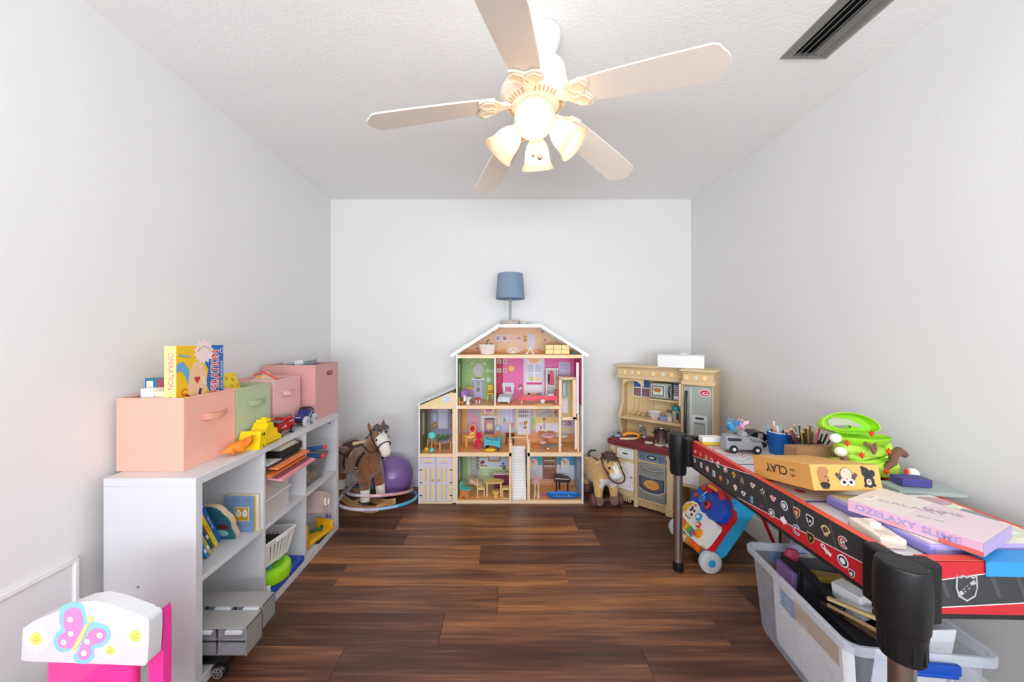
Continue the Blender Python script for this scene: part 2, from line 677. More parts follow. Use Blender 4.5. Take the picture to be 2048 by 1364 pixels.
gm = glow_glass()
bulb_m = mat('fff6ea', .3, var=0, emit=13)
prof = [(.024, 0), (.03, .012), (.042, .03), (.05, .055), (.053, .08), (.058, .1), (.068, .118), (.07, .121), (.066, .119), (.055, .1), (.05, .08), (.047, .055), (.039, .031), (.027, .014), (.021, .002)]
sh, bu, soc = MB(gm).lathe(prof, 36).mesh('lamp_shade'), MB(bulb_m).lathe([(.001, .03), (.011, .03), (.013, .04), (.022, .06), (.024, .072), (.019, .086), (.008, .094), (.001, .095)], 20).mesh('bulb'), \
    MB(fan_m).lathe([(.001, -.03), (.014, -.03), (.022, -.015), (.027, .0), (.027, .016), (.014, .022), (.013, .034), (.001, .034)], 20).mesh('lamp_socket')
for az, el in ((-96, -34), (-11, -44), (80, -58), (170, -46)):
    d = Vector((math.cos(R(az)) * math.cos(R(el)), math.sin(R(az)) * math.cos(R(el)), math.sin(R(el))))
    p = Vector((0, 0, 2.118)) + Vector((math.cos(R(az)), math.sin(R(az)), -.1)) * .068
    F = frame(p, d.cross(Vector((0, 0, 1))), d)
    so = bpy.data.objects.new('lamp_socket', soc)
    for nm, me in (('lamp_shade', sh), ('bulb', bu)):
        o = bpy.data.objects.new(nm, me)
        C.objects.link(o)
        o.parent = so
    C.objects.link(so)
    so.parent = fan
    so.matrix_local = F
for x, y, zb, r_ in ((-.012, -.05, 1.975, .007), (.013, -.055, 1.965, .0105)):
    MB(mat('d9c49a', .3, .8)).tube([(x * .5, y * .6, 2.09), (x, y, 2.05), (x, y, zb)], .0012, 6).ball((x, y, zb), r_, 12).build('pull_chain', fan)

# ceiling vent
vent = thing('ceiling_vent', 'grey metal slatted air vent set in the ceiling', 'vent', (1.278, 1.13, ZC))
va, vd = mat('8f8f8c', .45, .5, var=.15, vs=25), mat('0a0a0a', .9)
MB(vd).box((0, 0, -.001), (.17, .66, .002)).build('vent_recess', vent)
mb = MB(va)
for sx in (-1, 1):
    mb.loft([[(sx * .098, -.36, 0), (sx * .098, -.36, -.004), (sx * .07, -.332, -.016), (sx * .07, -.332, 0)], [(sx * .098, .36, 0), (sx * .098, .36, -.004), (sx * .07, .332, -.016), (sx * .07, .332, 0)]], smooth=False)
    mb.loft([[(-.098, sx * .36, 0), (-.098, sx * .36, -.004), (-.07, sx * .332, -.016), (-.07, sx * .332, 0)], [(.098, sx * .36, 0), (.098, sx * .36, -.004), (.07, sx * .332, -.016), (.07, sx * .332, 0)]], smooth=False)
mb.build('vent_frame', vent)
for i in range(5):
    MB(va).box((0, 0, 0), (.027, .66, .0022), .0005, T(-.052 + i * .026, 0, -.013, ry=-38 if i < 3 else 35)).build('slat', vent)

# ------------------------------------------------------------------ white cube shelf on the left
SX0, SX1, SY0, SY1, SZ = -1.434, -1.102, 1.255, 2.349, .775
shelf = thing('cube_shelf', 'white six-cube storage shelf standing along the left wall', 'shelf', (SX0, SY0, 0))
sm_ = mat('d5d5d8', .32, var=.015)
SD, SL = SX1 - SX0, SY1 - SY0


def sb(name, x0, x1, y0, y1, z0, z1, b=.0012):
    return MB(sm_).box(((x0 + x1) / 2, (y0 + y1) / 2, (z0 + z1) / 2), (x1 - x0, y1 - y0, z1 - z0), b).build(name, shelf)


sb('top_board', 0, SD, 0, SL, SZ - .03, SZ)
sb('bottom_board', 0, SD, 0, SL, 0, .038)
e1 = sb('end_panel', 0, SD - .0005, .0005, .03, .038, SZ - .03)
e2 = sb('end_panel', 0, SD - .0005, SL - .03, SL - .0005, .038, SZ - .03)
V1, V2 = .3655, .705
sb('divider', 0, SD - .002, V1 - .008, V1 + .008, .038, SZ - .03)
sb('divider', 0, SD - .002, V2 - .008, V2 + .008, .038, SZ - .03)
for a, b_ in ((.03, V1 - .008), (V1 + .008, V2 - .008), (V2 + .008, SL - .03)):
    sb('cube_shelf_board', 0, SD - .002, a, b_, .384, .400)
cap = mat('8c8790', .5)
MB(cap).cyl((.125, -.0012, .385), (.125, .0015, .385), .0042).build('screw_cap', e1, label='small grey screw cap')
for x, z in ((.285, .712), (.285, .062)):
    MB(BLACK).cyl((x, SL - .0315, z), (x, SL - .029, z), .005).build('screw_cap', e2, label='dark screw hole')
Z1, Z2, ZT = .400, .038, SZ      # shelf heights: upper cubes, lower cubes, top


def fabric_bin(name, label, x0, x1, y0, y1, h, hexf, hexs, handle, group='fabric bins on the white shelf', fab=(.5, 200), cut=False, rz=0):
    cx, cy = (x0 + x1) / 2, (y0 + y1) / 2
    w_, l_ = x1 - x0, y1 - y0
    t = thing(name, label, 'storage bin', (cx, cy, ZT), rz, group)
    fm = mat(hexf, .85, var=.05, vs=60, bump=fab[0] * .35, bs=fab[1], sheen=.3)
    th = .005
    for nm, c, d in (('side_panel', (0, -l_ / 2 + th / 2, h / 2), (w_, th, h)), ('side_panel', (0, l_ / 2 - th / 2, h / 2), (w_, th, h)), ('back_panel', (-w_ / 2 + th / 2, 0, h / 2), (th, l_ - 2 * th, h))):
        MB(fm).box(c, d, .0015).build(nm, t)
    if cut:
        mb = MB(fm)
        hy, hz = .034, h - .062
        for y_0, y_1, z_0, z_1 in ((-l_ / 2 + th, l_ / 2 - th, 0, hz - .012), (-l_ / 2 + th, l_ / 2 - th, hz + .012, h), (-l_ / 2 + th, -hy + .03, hz - .012, hz + .012), (hy + .03, l_ / 2 - th, hz - .012, hz + .012)):
            mb.box((w_ / 2 - th / 2, (y_0 + y_1) / 2, (z_0 + z_1) / 2), (th, y_1 - y_0, z_1 - z_0))
        mb.build('front_panel', t)
        mb = MB(mat('7a3b44', .6)).tube([(w_ / 2 + .001, .03 + hy * math.copysign(min(1, abs(math.cos(a)) * 1.25), math.cos(a)), hz + .012 * math.copysign(min(1, abs(math.sin(a)) * 1.25), math.sin(a))) for a in [i * PI / 12 for i in range(24)]], .002, 6, True)
        mb.build('grip_hole_rim', t)
    else:
        MB(fm).box((w_ / 2 - th / 2, 0, h / 2), (th, l_ - 2 * th, h), .0015).build('front_panel', t)
    MB(fm).box((0, 0, .004), (w_ - 2 * th, l_ - 2 * th, .006)).build('bottom', t)
    mb = MB(fm)
    for c, d in (((0, -l_ / 2, h), (w_, .003, .008)), ((0, l_ / 2, h), (w_, .003, .008)), ((w_ / 2, 0, h), (.003, l_, .008)), ((-w_ / 2, 0, h), (.003, l_, .008))):
        mb.box((c[0], c[1], c[2] - .004), d, .001)
    mb.build('rim_binding', t)
    if handle:
        y0_, y1_, z_ = handle
        mb = MB(mat(hexs, .8, var=.05, vs=60, bump=.15, bs=200))
        n = 14
        pr = []
        for i in range(n + 1):
            f = i / n
            lift = .003 + (.016 * math.sin(PI * f) if .08 < f < .92 else 0)
            pr.append((w_ / 2 + lift, y0_ + (y1_ - y0_) * f, z_ - .005 * math.sin(PI * f)))
        rings = [[(x, y, z + .011), (x + .0015, y, z + .011), (x + .0015, y, z - .011), (x, y, z - .011)] for x, y, z in pr]
        mb.loft(rings, smooth=False)
        mb.build('handle', t)
    return t


fabric_bin('storage_bin', 'peach fabric bin nearest on the shelf, holding the board game box', -1.458, -1.203, 1.319, 1.574, .277, 'f0b09d', 'eda791', (-.055, .075, .188))
fabric_bin('storage_bin', 'sage green fabric bin on the shelf between the peach and pink bins', -1.458, -1.203, 1.578, 1.812, .272, 'b5c39b', 'a9bd93', (-.05, .07, .195), fab=(.8, 260))
fabric_bin('storage_bin', 'pale pink ribbed fabric bin standing next to the green bin', -1.462, -1.209, 1.845, 2.088, .277, 'eeb5b6', 'eab0b4', (-.05, .055, .20), fab=(.9, 160))
fabric_bin('storage_bin', 'tall sparkly rose storage box with a cut-out grip at the shelf end', -1.463, -1.136, 2.12, 2.41, .337, 'd99d98', 'd99d98', None, fab=(1.2, 420), cut=True)

# ------------------------------------------------------------------ dollhouse
HY, HD = 2.695, .285            # front plane and depth
SF, SB = HY / FPX, (HY + HD - .008) / FPX


def hx(px, s=SF):
    return (px - CX) * s


def hz(py, s=SF):
    return CAMZ - (py - CY) * s


house = thing('dollhouse', 'tall open wooden dollhouse with white gambrel roof against the back wall', 'dollhouse', (0, HY, 0))
wood = mat('f8d9b0', .45, var=.05, vs=9, stretch=(1, 1, 6))
woodf = mat('efb274', .3, var=0.1, vs=6, h2='dc9854', stretch=(1, 14, 4), soft=(.35, .7))
hw = mat('f6f5f3', .4, var=.02)


def hb(name, px0, px1, py0, py1, y0=0, y1=HD, m=wood, b=.001, x0=None):
    xa, xb, za, zb = hx(px0), hx(px1), hz(py1), hz(py0)
    return MB(m).box(((xa + xb) / 2, (y0 + y1) / 2, (za + zb) / 2), (xb - xa, y1 - y0, zb - za), b).build(name, house)


# shells
hb('side_panel', 836.6, 839.5, 808, 1008, m=hw)
hb('side_panel', 912.2, 915, 708, 1008, m=hw)
hb('side_panel', 1163.6, 1167, 704, 1008, m=hw)
hb('corner_post', 904.6, 912, 786, 1006)
FL = [('attic_floor', 915, 1163.6, 709.5, 716.5), ('bedroom_floor', 915, 1122, 811.5, 818), ('living_floor', 915, 1023, 905.5, 913), ('living_floor', 1055, 1163.6, 905.5, 913),
      ('ground_floor', 915, 1163.6, 1001, 1007.5), ('annex_ceiling', 839.5, 904.6, 812, 818), ('annex_floor', 839.5, 904.6, 908, 914.5), ('annex_base', 839.5, 904.6, 1003, 1007.5)]
for nm, a, b_, c, d in FL:
    f = hb(nm, a, b_, c, d)
    if nm not in ('annex_base', 'annex_ceiling'):
        MB(woodf).box(((hx(a) + hx(b_)) / 2, HD / 2 + .004, hz(c) + .0006), (hx(b_) - hx(a), HD - .012, .0012)).build('floor_print', f, label='orange printed floorboards')
# floor strip behind the stair opening and beside the lift
hb('living_floor', 1023, 1055, 905.5, 911, .165, HD)
hb('bedroom_floor', 1122, 1163.6, 811.5, 818, .2, HD)
hb('room_divider', 988.6, 991.4, 716.5, 811.5, .0, HD - .01, hw)


def wallp(name, px0, px1, py0, py1, m):
    """room backdrop; coordinates as seen on the back plane"""
    x0, x1, z0, z1 = hx(px0, SB), hx(px1, SB), hz(py1, SB), hz(py0, SB)
    return MB(m).box(((x0 + x1) / 2, HD - .004, (z0 + z1) / 2), (x1 - x0, .008, z1 - z0))


def lt(h, k=.2):
    return ''.join('%02x' % int(int(h[i:i + 2], 16) * (1 - k) + 255 * k) for i in (0, 2, 4))


class Pr:
    """flat prints on a room backdrop, in back-plane picture coordinates"""

    def __init__(s, mb):
        s.mb, s.k = mb, 0

    def F(s):
        s.k += 1
        return frame((0, HD - .0082 - s.k * .00012, 0), (1, 0, 0), (0, -1, 0))

    def r(s, a, b, c, d, h):
        s.mb.mat(h if not isinstance(h, str) else mat(lt(h), .6, var=.05, vs=40))
        s.mb.panel(hx(a, SB), hx(b, SB), hz(d, SB), hz(c, SB), .0003, s.F())
        return s

    def d(s, x, y, r, h, ry=None):
        s.mb.mat(mat(lt(h), .6, var=.05, vs=40))
        s.mb.disc(hx(x, SB), hz(y, SB), r * SB, .0003, s.F(), n=18, ry=(ry or r) * SB)
        return s

    def p(s, pts, h):
        s.mb.mat(mat(lt(h), .6, var=.05, vs=40))
        s.mb.prism([(hx(x, SB), hz(y, SB)) for x, y in pts], .0003, s.F())
        return s

    def win(s, a, b, c, d, fr='e9e4f2', gl='c9cdf0', nx=2, ny=2, t=2.2):
        s.r(a, b, c, d, fr)
        w_, h_ = (b - a - t * (nx + 1)) / nx, (d - c - t * (ny + 1)) / ny
        for i in range(nx):
            for j in range(ny):
                s.r(a + t + i * (w_ + t), a + t + i * (w_ + t) + w_, c + t + j * (h_ + t), c + t + j * (h_ + t) + h_, gl)
        return s


# back-plane picture coordinates of the rooms: x 920..1149, floors at y 706 / 800 / 883 / 965
flor = mat('f0cdaa', .6, var=0, vs=14, h2='e6b49c', soft=(.4, .65))
mb = wallp('attic', 922, 1148, 652, 712, flor)
# cut the attic backdrop to the gambrel outline
mb = MB(flor).prism([(hx(x, SB), hz(y, SB)) for x, y in ((922, 712), (1148, 712), (1148, 702), (1074, 655), (1000, 655), (922, 702))], .008, frame((0, HD, 0), (1, 0, 0), (0, -1, 0)))
q = Pr(mb)
for i, (c1, c2) in enumerate((('b9b4c4', '8d93a8'), ('c98aa0', '8e3c5c'), ('e2a4ae', 'f0b65a'))):
    x = 990 + i * 13.5
    q.r(x, x + 12, 669, 684, 'd6b6c4').r(x + 1.2, x + 10.8, 670.5, 682.5, 'f2e4e4').r(x + 2.4, x + 9.6, 672, 681, c1).d(x + 6, 677, 2.3, c2)
q.r(922, 1148, 698, 712, 'e39a52')
for k in range(8):
    q.r(950 + k * 22, 958 + k * 22, 697, 701, 'e9c4a8')
q.win(1056, 1070, 668, 702, 'dcd6e8', 'cfd4ec', 1, 2).r(1040, 1045, 677, 702, 'd9c2d4').r(1034, 1041, 675, 677.5, '8a5a78')
for x, y, r_ in ((1050, 674, 2.8), (1050, 680, 3.8), (1047, 672, 1.3), (1053, 672, 1.3)):
    q.d(x, y, r_, 'c58a4c')
for x, y in ((965, 690), (955, 697), (1090, 680), (1100, 690), (1120, 697), (985, 664), (1085, 664)):
    q.d(x, y, 2.6, 'b9788c').d(x, y, 1.2, '8b4a66')
mb.build('attic_backdrop', house, label='orange floral printed attic wall with framed pictures')

mb = wallp('bath', 922, 989, 708, 802, mat('a3c283', .6, var=0, vs=20, h2='88a86a', soft=(.35, .65)))
q = Pr(mb)
for i in range(16):
    q.d(926 + (i * 37) % 62, 715 + (i * 23) % 45, 1.7, 'b9cf98')
q.r(945, 967, 760, 800, '9a90c8').r(948, 964, 763, 798, 'b9b0dc').r(953, 960, 763, 772, '8f97a0').r(953, 960, 775, 783, '6d6f7c').r(943, 969, 757, 760, 'e8e4ee').r(950, 962, 755.5, 757.5, '33373c')
q.d(957, 740, 9.6, 'c9cbb0', 13.6).d(957, 740, 8.2, 'bcb7c6', 12.2).d(944, 727, 2.4, 'd9dfc0').d(969, 727, 2.4, 'd9dfc0').r(973, 985, 741, 743, 'dde6d4').r(977, 981, 737, 741, 'b9b9c8')
q.r(930, 943, 776, 800, 'a86fc4').r(974, 981, 755, 764, 'cde4ea')
mb.build('bathroom_backdrop', house, label='green printed bathroom wall with oval mirror and vanity')

mb = wallp('bed', 990, 1149, 708, 802, mat('ea78b4', .6, var=0, vs=70, h2='cf4c94', soft=(.3, .7)))
q = Pr(mb)
q.r(990, 1006, 708, 802, mat('c94468', .6, var=0, vs=40, h2='a82f55', soft=(.3, .7)))
for x in (998, 1010):
    for y in (723, 741):
        q.r(x - 4.3, x + 4.3, y - 4.3, y + 4.3, 'd8c4b8').d(x, y, 2.4, '8d7c70')
for k in range(12):
    q.d(1023 + 4.6 * math.cos(k * .524), 737 + 4.6 * math.sin(k * .524), 1.8, 'f0a636')
q.d(1023, 737, 4, 'f6c24e')
q.r(1047, 1089, 708, 780, 'd9d4e6').r(1054, 1083, 710, 766, 'e9e9f2').r(1055, 1082, 729, 744, 'b6bce4').r(1055, 1082, 746, 760, 'cdd4f0').r(1067.5, 1069.5, 729, 760, 'eef0f6').d(1068, 713, 13, 'ecbf7a', 14).r(1054, 1083, 705, 713, 'ecbf7a')
q.d(1063, 757, 5, 'c8d468').r(1070, 1081, 754, 762, 'ecca9a').r(1053, 1084, 764.5, 769, 'cc2f6e').r(1047, 1089, 769, 802, 'e6e2ee')
q.win(1118, 1140, 724, 775, 'cfcbe6', 'aab0d6', 1, 3)
mb.build('bedroom_backdrop', house, label='magenta printed bedroom wall with window and sunburst')

mb = wallp('living', 922, 1121, 814, 886, mat('c9bcd6', .6, var=0, vs=30, h2='d8cede'))
q = Pr(mb)
for x in range(923, 1120, 18):
    q.r(x, x + 8, 814, 860, 'e6cf8a' if (x // 18) % 2 else 'dcc3c9')
q.r(922, 935, 814, 862, 'd9a44e').r(936, 962, 814, 884, 'b49bbd').r(939, 957, 826, 884, 'd48fae').r(951, 961, 824, 832, 'a9adb0')
q.r(964, 991, 814, 829, 'd6a04e').r(967, 988, 814, 827, 'f0d9de').d(974, 820, 3.6, 'd67a98').d(981, 819, 4, 'c9587c').d(977, 824, 3, 'e6a0b4').r(963, 992, 828.4, 830, 'e8b87c')
q.r(964, 992, 834, 870, 'd4cddd').r(969, 989, 836, 868, '33272f').r(970.5, 987.5, 839, 866, 'b0787e').d(979, 852, 7, 'd9a08c').d(979, 853, 5, 'e8cf7c').r(962, 994, 832.5, 835, 'f0edf2')
q.r(1001, 1026, 814, 868, 'bdb8e2').win(1003, 1024, 816, 845, 'd9d8ee', 'c6cbee', 2, 2, 1.2).p([(1005, 843), (1009, 834), (1013, 843)], '6ea05a').d(1009, 846, 3, 'c9b48c')
q.d(1023, 850, 4.6, 'e26a92').r(1022, 1024.5, 853, 860, '9ac47c')
q.r(1035, 1060, 814, 869, 'e9e6f0')
for y in (817, 824, 832):
    q.r(1037, 1057, y - 3, y + 2.2, '55463f')
    for k in range(4):
        q.d(1040 + k * 4.7, y, 1.6, 'e9dcd6')
q.r(1038.5, 1046, 844, 855, 'c9a8c4').r(1047.5, 1055, 842, 850, 'b9764c').r(1038.5, 1046, 849, 857, 'c3dbe6').r(1047.5, 1055, 852, 857, '6a5a55').r(1033, 1063, 866.5, 869, 'f2f0f4')
q.d(1067, 843, 3.6, '8fc24c', 9).r(1065, 1069, 853, 866, '9ac46c').r(1063.5, 1070.5, 861, 868, 'd884a8')
q.r(1072, 1098, 818, 833, 'b7b49a').p([(1074, 831), (1096, 820), (1096, 824), (1080, 831)], '9a93b8').r(1072, 1118, 834, 846, 'e9c36c').r(1072, 1120, 846, 868, 'e4deec').d(1113, 824, 4.4, 'b04a78').r(1086, 1090, 846, 858, 'b29ab8').d(1088, 838, 3.2, '7b5a6c').r(1080, 1083, 851, 858, '8d5f74')
q.r(922, 1121, 864, 884, 'dd8f50').r(922, 1121, 877, 878, 'eab27c').r(1035, 1060, 862, 869, 'e9e6f0').r(969, 989, 862, 868, '5a3a38')
mb.build('living_room_backdrop', house, label='striped printed living room wall with fireplace, picture and shelves')
mb = wallp('living2', 1121, 1149, 814, 886, mat('d4cce0', .6))
q = Pr(mb)
q.r(1122, 1135, 842, 850, 'a98d9c').r(1136, 1143, 842, 851, 'c06a86').r(1121, 1149, 855, 862, 'dfc48a').d(1128, 846, 2.4, 'e9e3ec')
q.r(1121, 1149, 866, 884, 'cf8a52')
mb.build('corner_backdrop', house)

mb = wallp('kitchen', 922, 1026, 902, 970, mat('b9d09c', .6, var=0, vs=24, h2='a6be8a'))
q = Pr(mb)
q.r(924, 934, 902, 962, '7c9a60').r(926, 932, 906, 958, '8caa70').r(942, 958, 902, 958, '97968c')
for y in range(906, 940, 7):
    q.r(943.5, 951, y, y + 4.6, 'b2b3ae')
    q.d(955, y + 2, 2.2, '4a5a40')
q.r(960, 976, 902, 914, 'b4cc96').r(961.5, 967, 904, 912, 'a2bd84').r(969, 975, 904, 912, 'a2bd84').r(960, 1020, 916, 936, 'c3d6ea').d(965, 925, 4.6, 'a02c44').d(967, 924, 2, '2f2c33').d(968, 928, 1.8, 'e6e2e2').r(960, 975, 930, 932.5, 'b0605a')
q.r(976, 1001, 902, 923, '8f5a3a').r(978.5, 998.5, 902, 919, 'd9bccb').p([(980, 919), (988, 908), (998, 919)], 'b9cce8').r(977, 1000, 919.5, 923, 'b96a3a')
q.r(1002, 1012, 902, 915, 'b7cfc0').r(960, 1020, 934, 937, 'd0e2a8').r(960, 986, 937, 962, '9fbe86').r(965, 978, 939, 944, 'b9d4a0').r(965, 978, 946, 951, 'b9d4a0').r(1000, 1012, 930.5, 933, '3e4446').d(1006, 927, 2.4, '55504e').d(1008, 936, 3, '3c3c38')
mb.build('kitchen_backdrop', house, label='green printed kitchen wall with cabinets and window')

mb = wallp('music', 1053, 1149, 902, 970, mat('5db0cf', .6, var=.06, vs=20))
q = Pr(mb)
q.r(1053, 1149, 930, 970, 'cfd2e4').r(1085, 1113, 902, 958, '8a4a28')
for y in (911, 921, 932):
    q.r(1087.5, 1098.5, y - 6, y + 2.4, '6d3518').r(1099.8, 1110.5, y - 6, y + 2.4, '6d3518')
    for k in range(5):
        q.d(1090 + k * 4.5, y, 1.7, 'efe9e6')
    q.r(1087, 1111, y + 2.4, y + 3.6, 'a9652f')
q.r(1087.5, 1098, 938, 943, '7a3d1e').r(1087.5, 1098, 945, 950, '7a3d1e').r(1100, 1110.5, 938, 950, '7a3d1e').r(1053, 1064, 902, 906, '3e94b8')
for x in (1067, 1130):
    q.d(x, 926, 8.6, 'f0e6dc', 10).d(x, 926, 7, 'efd8c0', 8.4).r(x - 8, x + 8, 938, 954, 'd9d2dc')
    for k in range(5):
        q.d(x - 4 + (k * 37 % 9), 921 + (k * 23 % 11), 1.3, 'c9505c')
    q.d(x, 908, 3.4, 'c9d6ea')
q.r(1119.2, 1120.4, 902, 940, '6a4a3c').r(1115, 1121, 909, 910, '6a4a3c').r(1115, 1121, 925, 926, '6a4a3c').r(1142, 1148, 902, 930, '2f8fb4')
q.r(1053, 1149, 958, 970, 'c98452').r(1053, 1149, 962, 963, 'e0a878')
mb.build('music_room_backdrop', house, label='blue printed music room wall with brown china cabinet')

mb = wallp('annex', 850, 914, 814, 888, mat('9d9dbb', .6, var=0, vs=18, h2='b0aeca'))
q = Pr(mb)
q.r(850, 862, 814, 888, '6b6255').r(866, 880, 816, 860, '8f8aa0').r(876, 896, 816, 858, 'b6b8cf').r(878, 894, 818, 856, 'c2c5dc').r(858, 864, 816, 824, '7a4a5c').r(866, 872, 828, 842, 'a9b9d4')
for x, y in ((869, 851), (906, 852)):
    for k in range(9):
        q.d(x + 5 * math.cos(k * .7), y + 5 * math.sin(k * .7), 2.6, '7a6530' if k % 2 else '96703c')
    q.d(x, y, 4, '8b7a3c').d(x + 1, y - 1, 1.6, 'd9b25a')
for k in range(26):
    q.d(858 + k * 2.1, 870 + (k * 7 % 9), 3.2, '2f5a34' if k % 2 else '47763e')
q.r(852, 910, 880, 886, 'b39a7c').d(906, 822, 5, '3e5e3e', 8)
mb.build('porch_backdrop', house, label='printed porch wall with plants and wreaths')
# printed inner side walls; pale panels colour in light slits of window cutouts
for px0, a, b_, h, nm in ((839.6, 818, 908, '8d8468', 'side_print'), (915.1, 716.5, 811.5, '7f9452', 'side_print'), (915.1, 818, 905, 'd6a66a', 'side_print'), (915.1, 913, 1001, '88967a', 'side_print')):
    mb = MB(mat(h, .6, var=.12, vs=14)).box((hx(px0) + .0008, HD / 2, (hz(a) + hz(b_)) / 2), (.0016, HD - .004, hz(a) - hz(b_)))
    mb.mat('dfe6ec').box((hx(px0) + .0018, HD * .42, (hz(a) * .6 + hz(b_) * .4)), (.0006, .06, (hz(a) - hz(b_)) * .5))
    mb.build(nm, house)
for a, b_, h in ((716.5, 811.5, 'c4528c'), (818, 905, 'e3dce8'), (913, 1001, '9ab8d6')):
    mb = MB(mat(h, .6, var=.1, vs=14)).box((hx(1163.4) - .0008, HD / 2, (hz(a) + hz(b_)) / 2), (.0016, HD - .004, hz(a) - hz(b_)))
    mb.mat('dfe6ec').box((hx(1163.4) - .0018, HD * .42, (hz(a) * .6 + hz(b_) * .4)), (.0006, .06, (hz(a) - hz(b_)) * .5))
    mb.build('side_print', house)

# roof: two slopes and a flat crown, white edge trim along the front
RP = [(900.5, 711), (997, 650), (1082, 650), (1178, 711)]


def offs(p, dz):
    return (hx(p[0]), hz(p[1]) + dz)


for i in range(3):
    a, b_ = offs(RP[i], 0), offs(RP[i + 1], 0)
    t_ = Vector((b_[0] - a[0], 0, b_[1] - a[1]))
    L_ = t_.length
    F = frame((a[0], -.006, a[1]), t_, (0, -1, 0))
    MB(mat('eef0f0', .5)).prism([(0, 0), (L_, 0), (L_, .006), (0, .006)], -HD - .004, F).build('roof_panel', house)
    MB(hw).prism([(0.003 if i else .012, -.019), (L_ - (.003 if i < 2 else .012), -.019), (L_, -.0003), (0, -.0003)], .008, F).build('roof_trim', house)
# annex roof and printed gable
a, b_ = offs((830, 812), 0), offs((911.5, 776), 0)
t_ = Vector((b_[0] - a[0], 0, b_[1] - a[1]))
F = frame((a[0], -.014, a[1]), t_, (0, -1, 0))
MB(mat('dfe8e8', .5)).prism([(0, 0), (t_.length, 0), (t_.length, .006), (0, .006)], -HD - .01, F).build('annex_roof_panel', house)
mb = MB(mat('f2dca0', .55, var=.05, vs=30)).prism([(hx(x), hz(y)) for x, y in ((839.5, 812), (905, 812), (905, 784), (839.5, 811))], .005, frame((0, .006, 0), (1, 0, 0), (0, -1, 0)))
F = frame((0, .0008, 0), (1, 0, 0), (0, -1, 0))
for yy in (805, 798, 791):
    mb.mat('ead08c').panel(hx(840 + (812 - yy) * 2.2), hx(905), hz(yy + .5), hz(yy), .0004, F)
mb.mat('e8e4ee').disc(hx(893), hz(798.5), 8.6 * SF, .0008, F, n=24).mat('cfd2ee').disc(hx(893), hz(798.5), 6.8 * SF, .0012, F, n=24).mat('eeeaf4').panel(hx(892.4), hx(893.6), hz(805), hz(792), .0015, F).panel(hx(886.4), hx(899.6), hz(799), hz(798), .0015, F)
mb.build('annex_gable', house, label='yellow printed gable with round window')
# annex doors
for i, (a, b_) in enumerate(((840, 871.6), (872.4, 904.4))):
    w_ = hx(b_) - hx(a)
    mb = MB(mat('d6cfe0', .5, var=.03)).box(((hx(a) + hx(b_)) / 2, -.002, (hz(914.8) + hz(1002)) / 2), (w_, .008, hz(914.8) - hz(1002)), .001)
    F = frame((0, -.0061, 0), (1, 0, 0), (0, -1, 0))
    c0 = hx(a) + w_ * (.52 if i == 0 else .5)
    ye, la = mat('f0d88a', .55, var=.04), mat('c9c0da', .55)
    for k in range(5):
        xx = c0 + (k - 2) * .0172
        mb.mat(ye if k % 2 == 0 else la)
        for z0, z1 in ((999, 968), (963, 935)):
            mb.panel(xx - .0085, xx + .0085, hz(z0), hz(z1), .0003, F)
    mb.mat(ye).prism([(c0 + .042 * math.cos(R(t)), hz(927) + .032 * math.sin(R(t))) for t in range(0, 181, 15)], .0003, F)
    mb.mat(mat('c8b8e2', .55)).prism([(c0 + .034 * math.cos(R(t)), hz(927) + .018 * math.sin(R(t))) for t in range(0, 181, 15)], .0006, F)
    d = mb.build('door', house, label='lavender and yellow striped annex door')
    MB(mat('d9a060', .4)).ball((hx(866 if i == 0 else 877.5), -.013, hz(959)), .009, 12).cyl((hx(866 if i == 0 else 877.5), -.006, hz(959)), (hx(866 if i == 0 else 877.5), -.012, hz(959)), .004).build('knob', d)
    for zz in (939, 964.5, 990):
        MB(BLACK).box((hx(a + 2.2) if i == 0 else hx(b_ - 2.2), -.008, hz(zz)), (.02, .005, .006), .001).build('hinge', d)
# stairs with side boards
mb = MB(mat('f4f2f2', .5))
zt, zb, n = .394, .03, 20
x0, x1 = hx(1024.5), hx(1053)
for k in range(n):
    y = .165 * (1 - (k + .5) / n)
    z = zt - (zt - zb) * k / n
    mb.box(((x0 + x1) / 2, y, z - .009), (x1 - x0 - .004, .012, .018), .0008)
mb.mat(hw).box((x0 - .001, .082, .2), (.003, .21, .36), .001, Matrix.Translation((0, 0, 0)))
mb.build('staircase', house, label='white steep toy staircase')
for a, b_, top in ((1018, 1023.6, 885), (1054.6, 1060, 885)):
    p = hb('stair_post', a, b_, top, 1001, 0, .02)
    MB(wood).ball((hx((a + b_) / 2), .01, hz(top - 3)), .0115, 12).build('finial', p)
    MB(wood).box((hx((a + b_) / 2), .15, hz(879) * 1), (.013, .02, .16), .001).ball((hx((a + b_) / 2), .15, hz(858)), .01, 10).build('rear_post', p)
hb('middle_post', 1117.5, 1122.5, 818, 905.5, 0, .02)
# handrails along the living room edge
for a, b_ in ((1023.6, 1054.6),):
    MB(wood).cyl((hx(a), .15, hz(886)), (hx(b_), .15, hz(886)), .004).build('hand_rail', house)
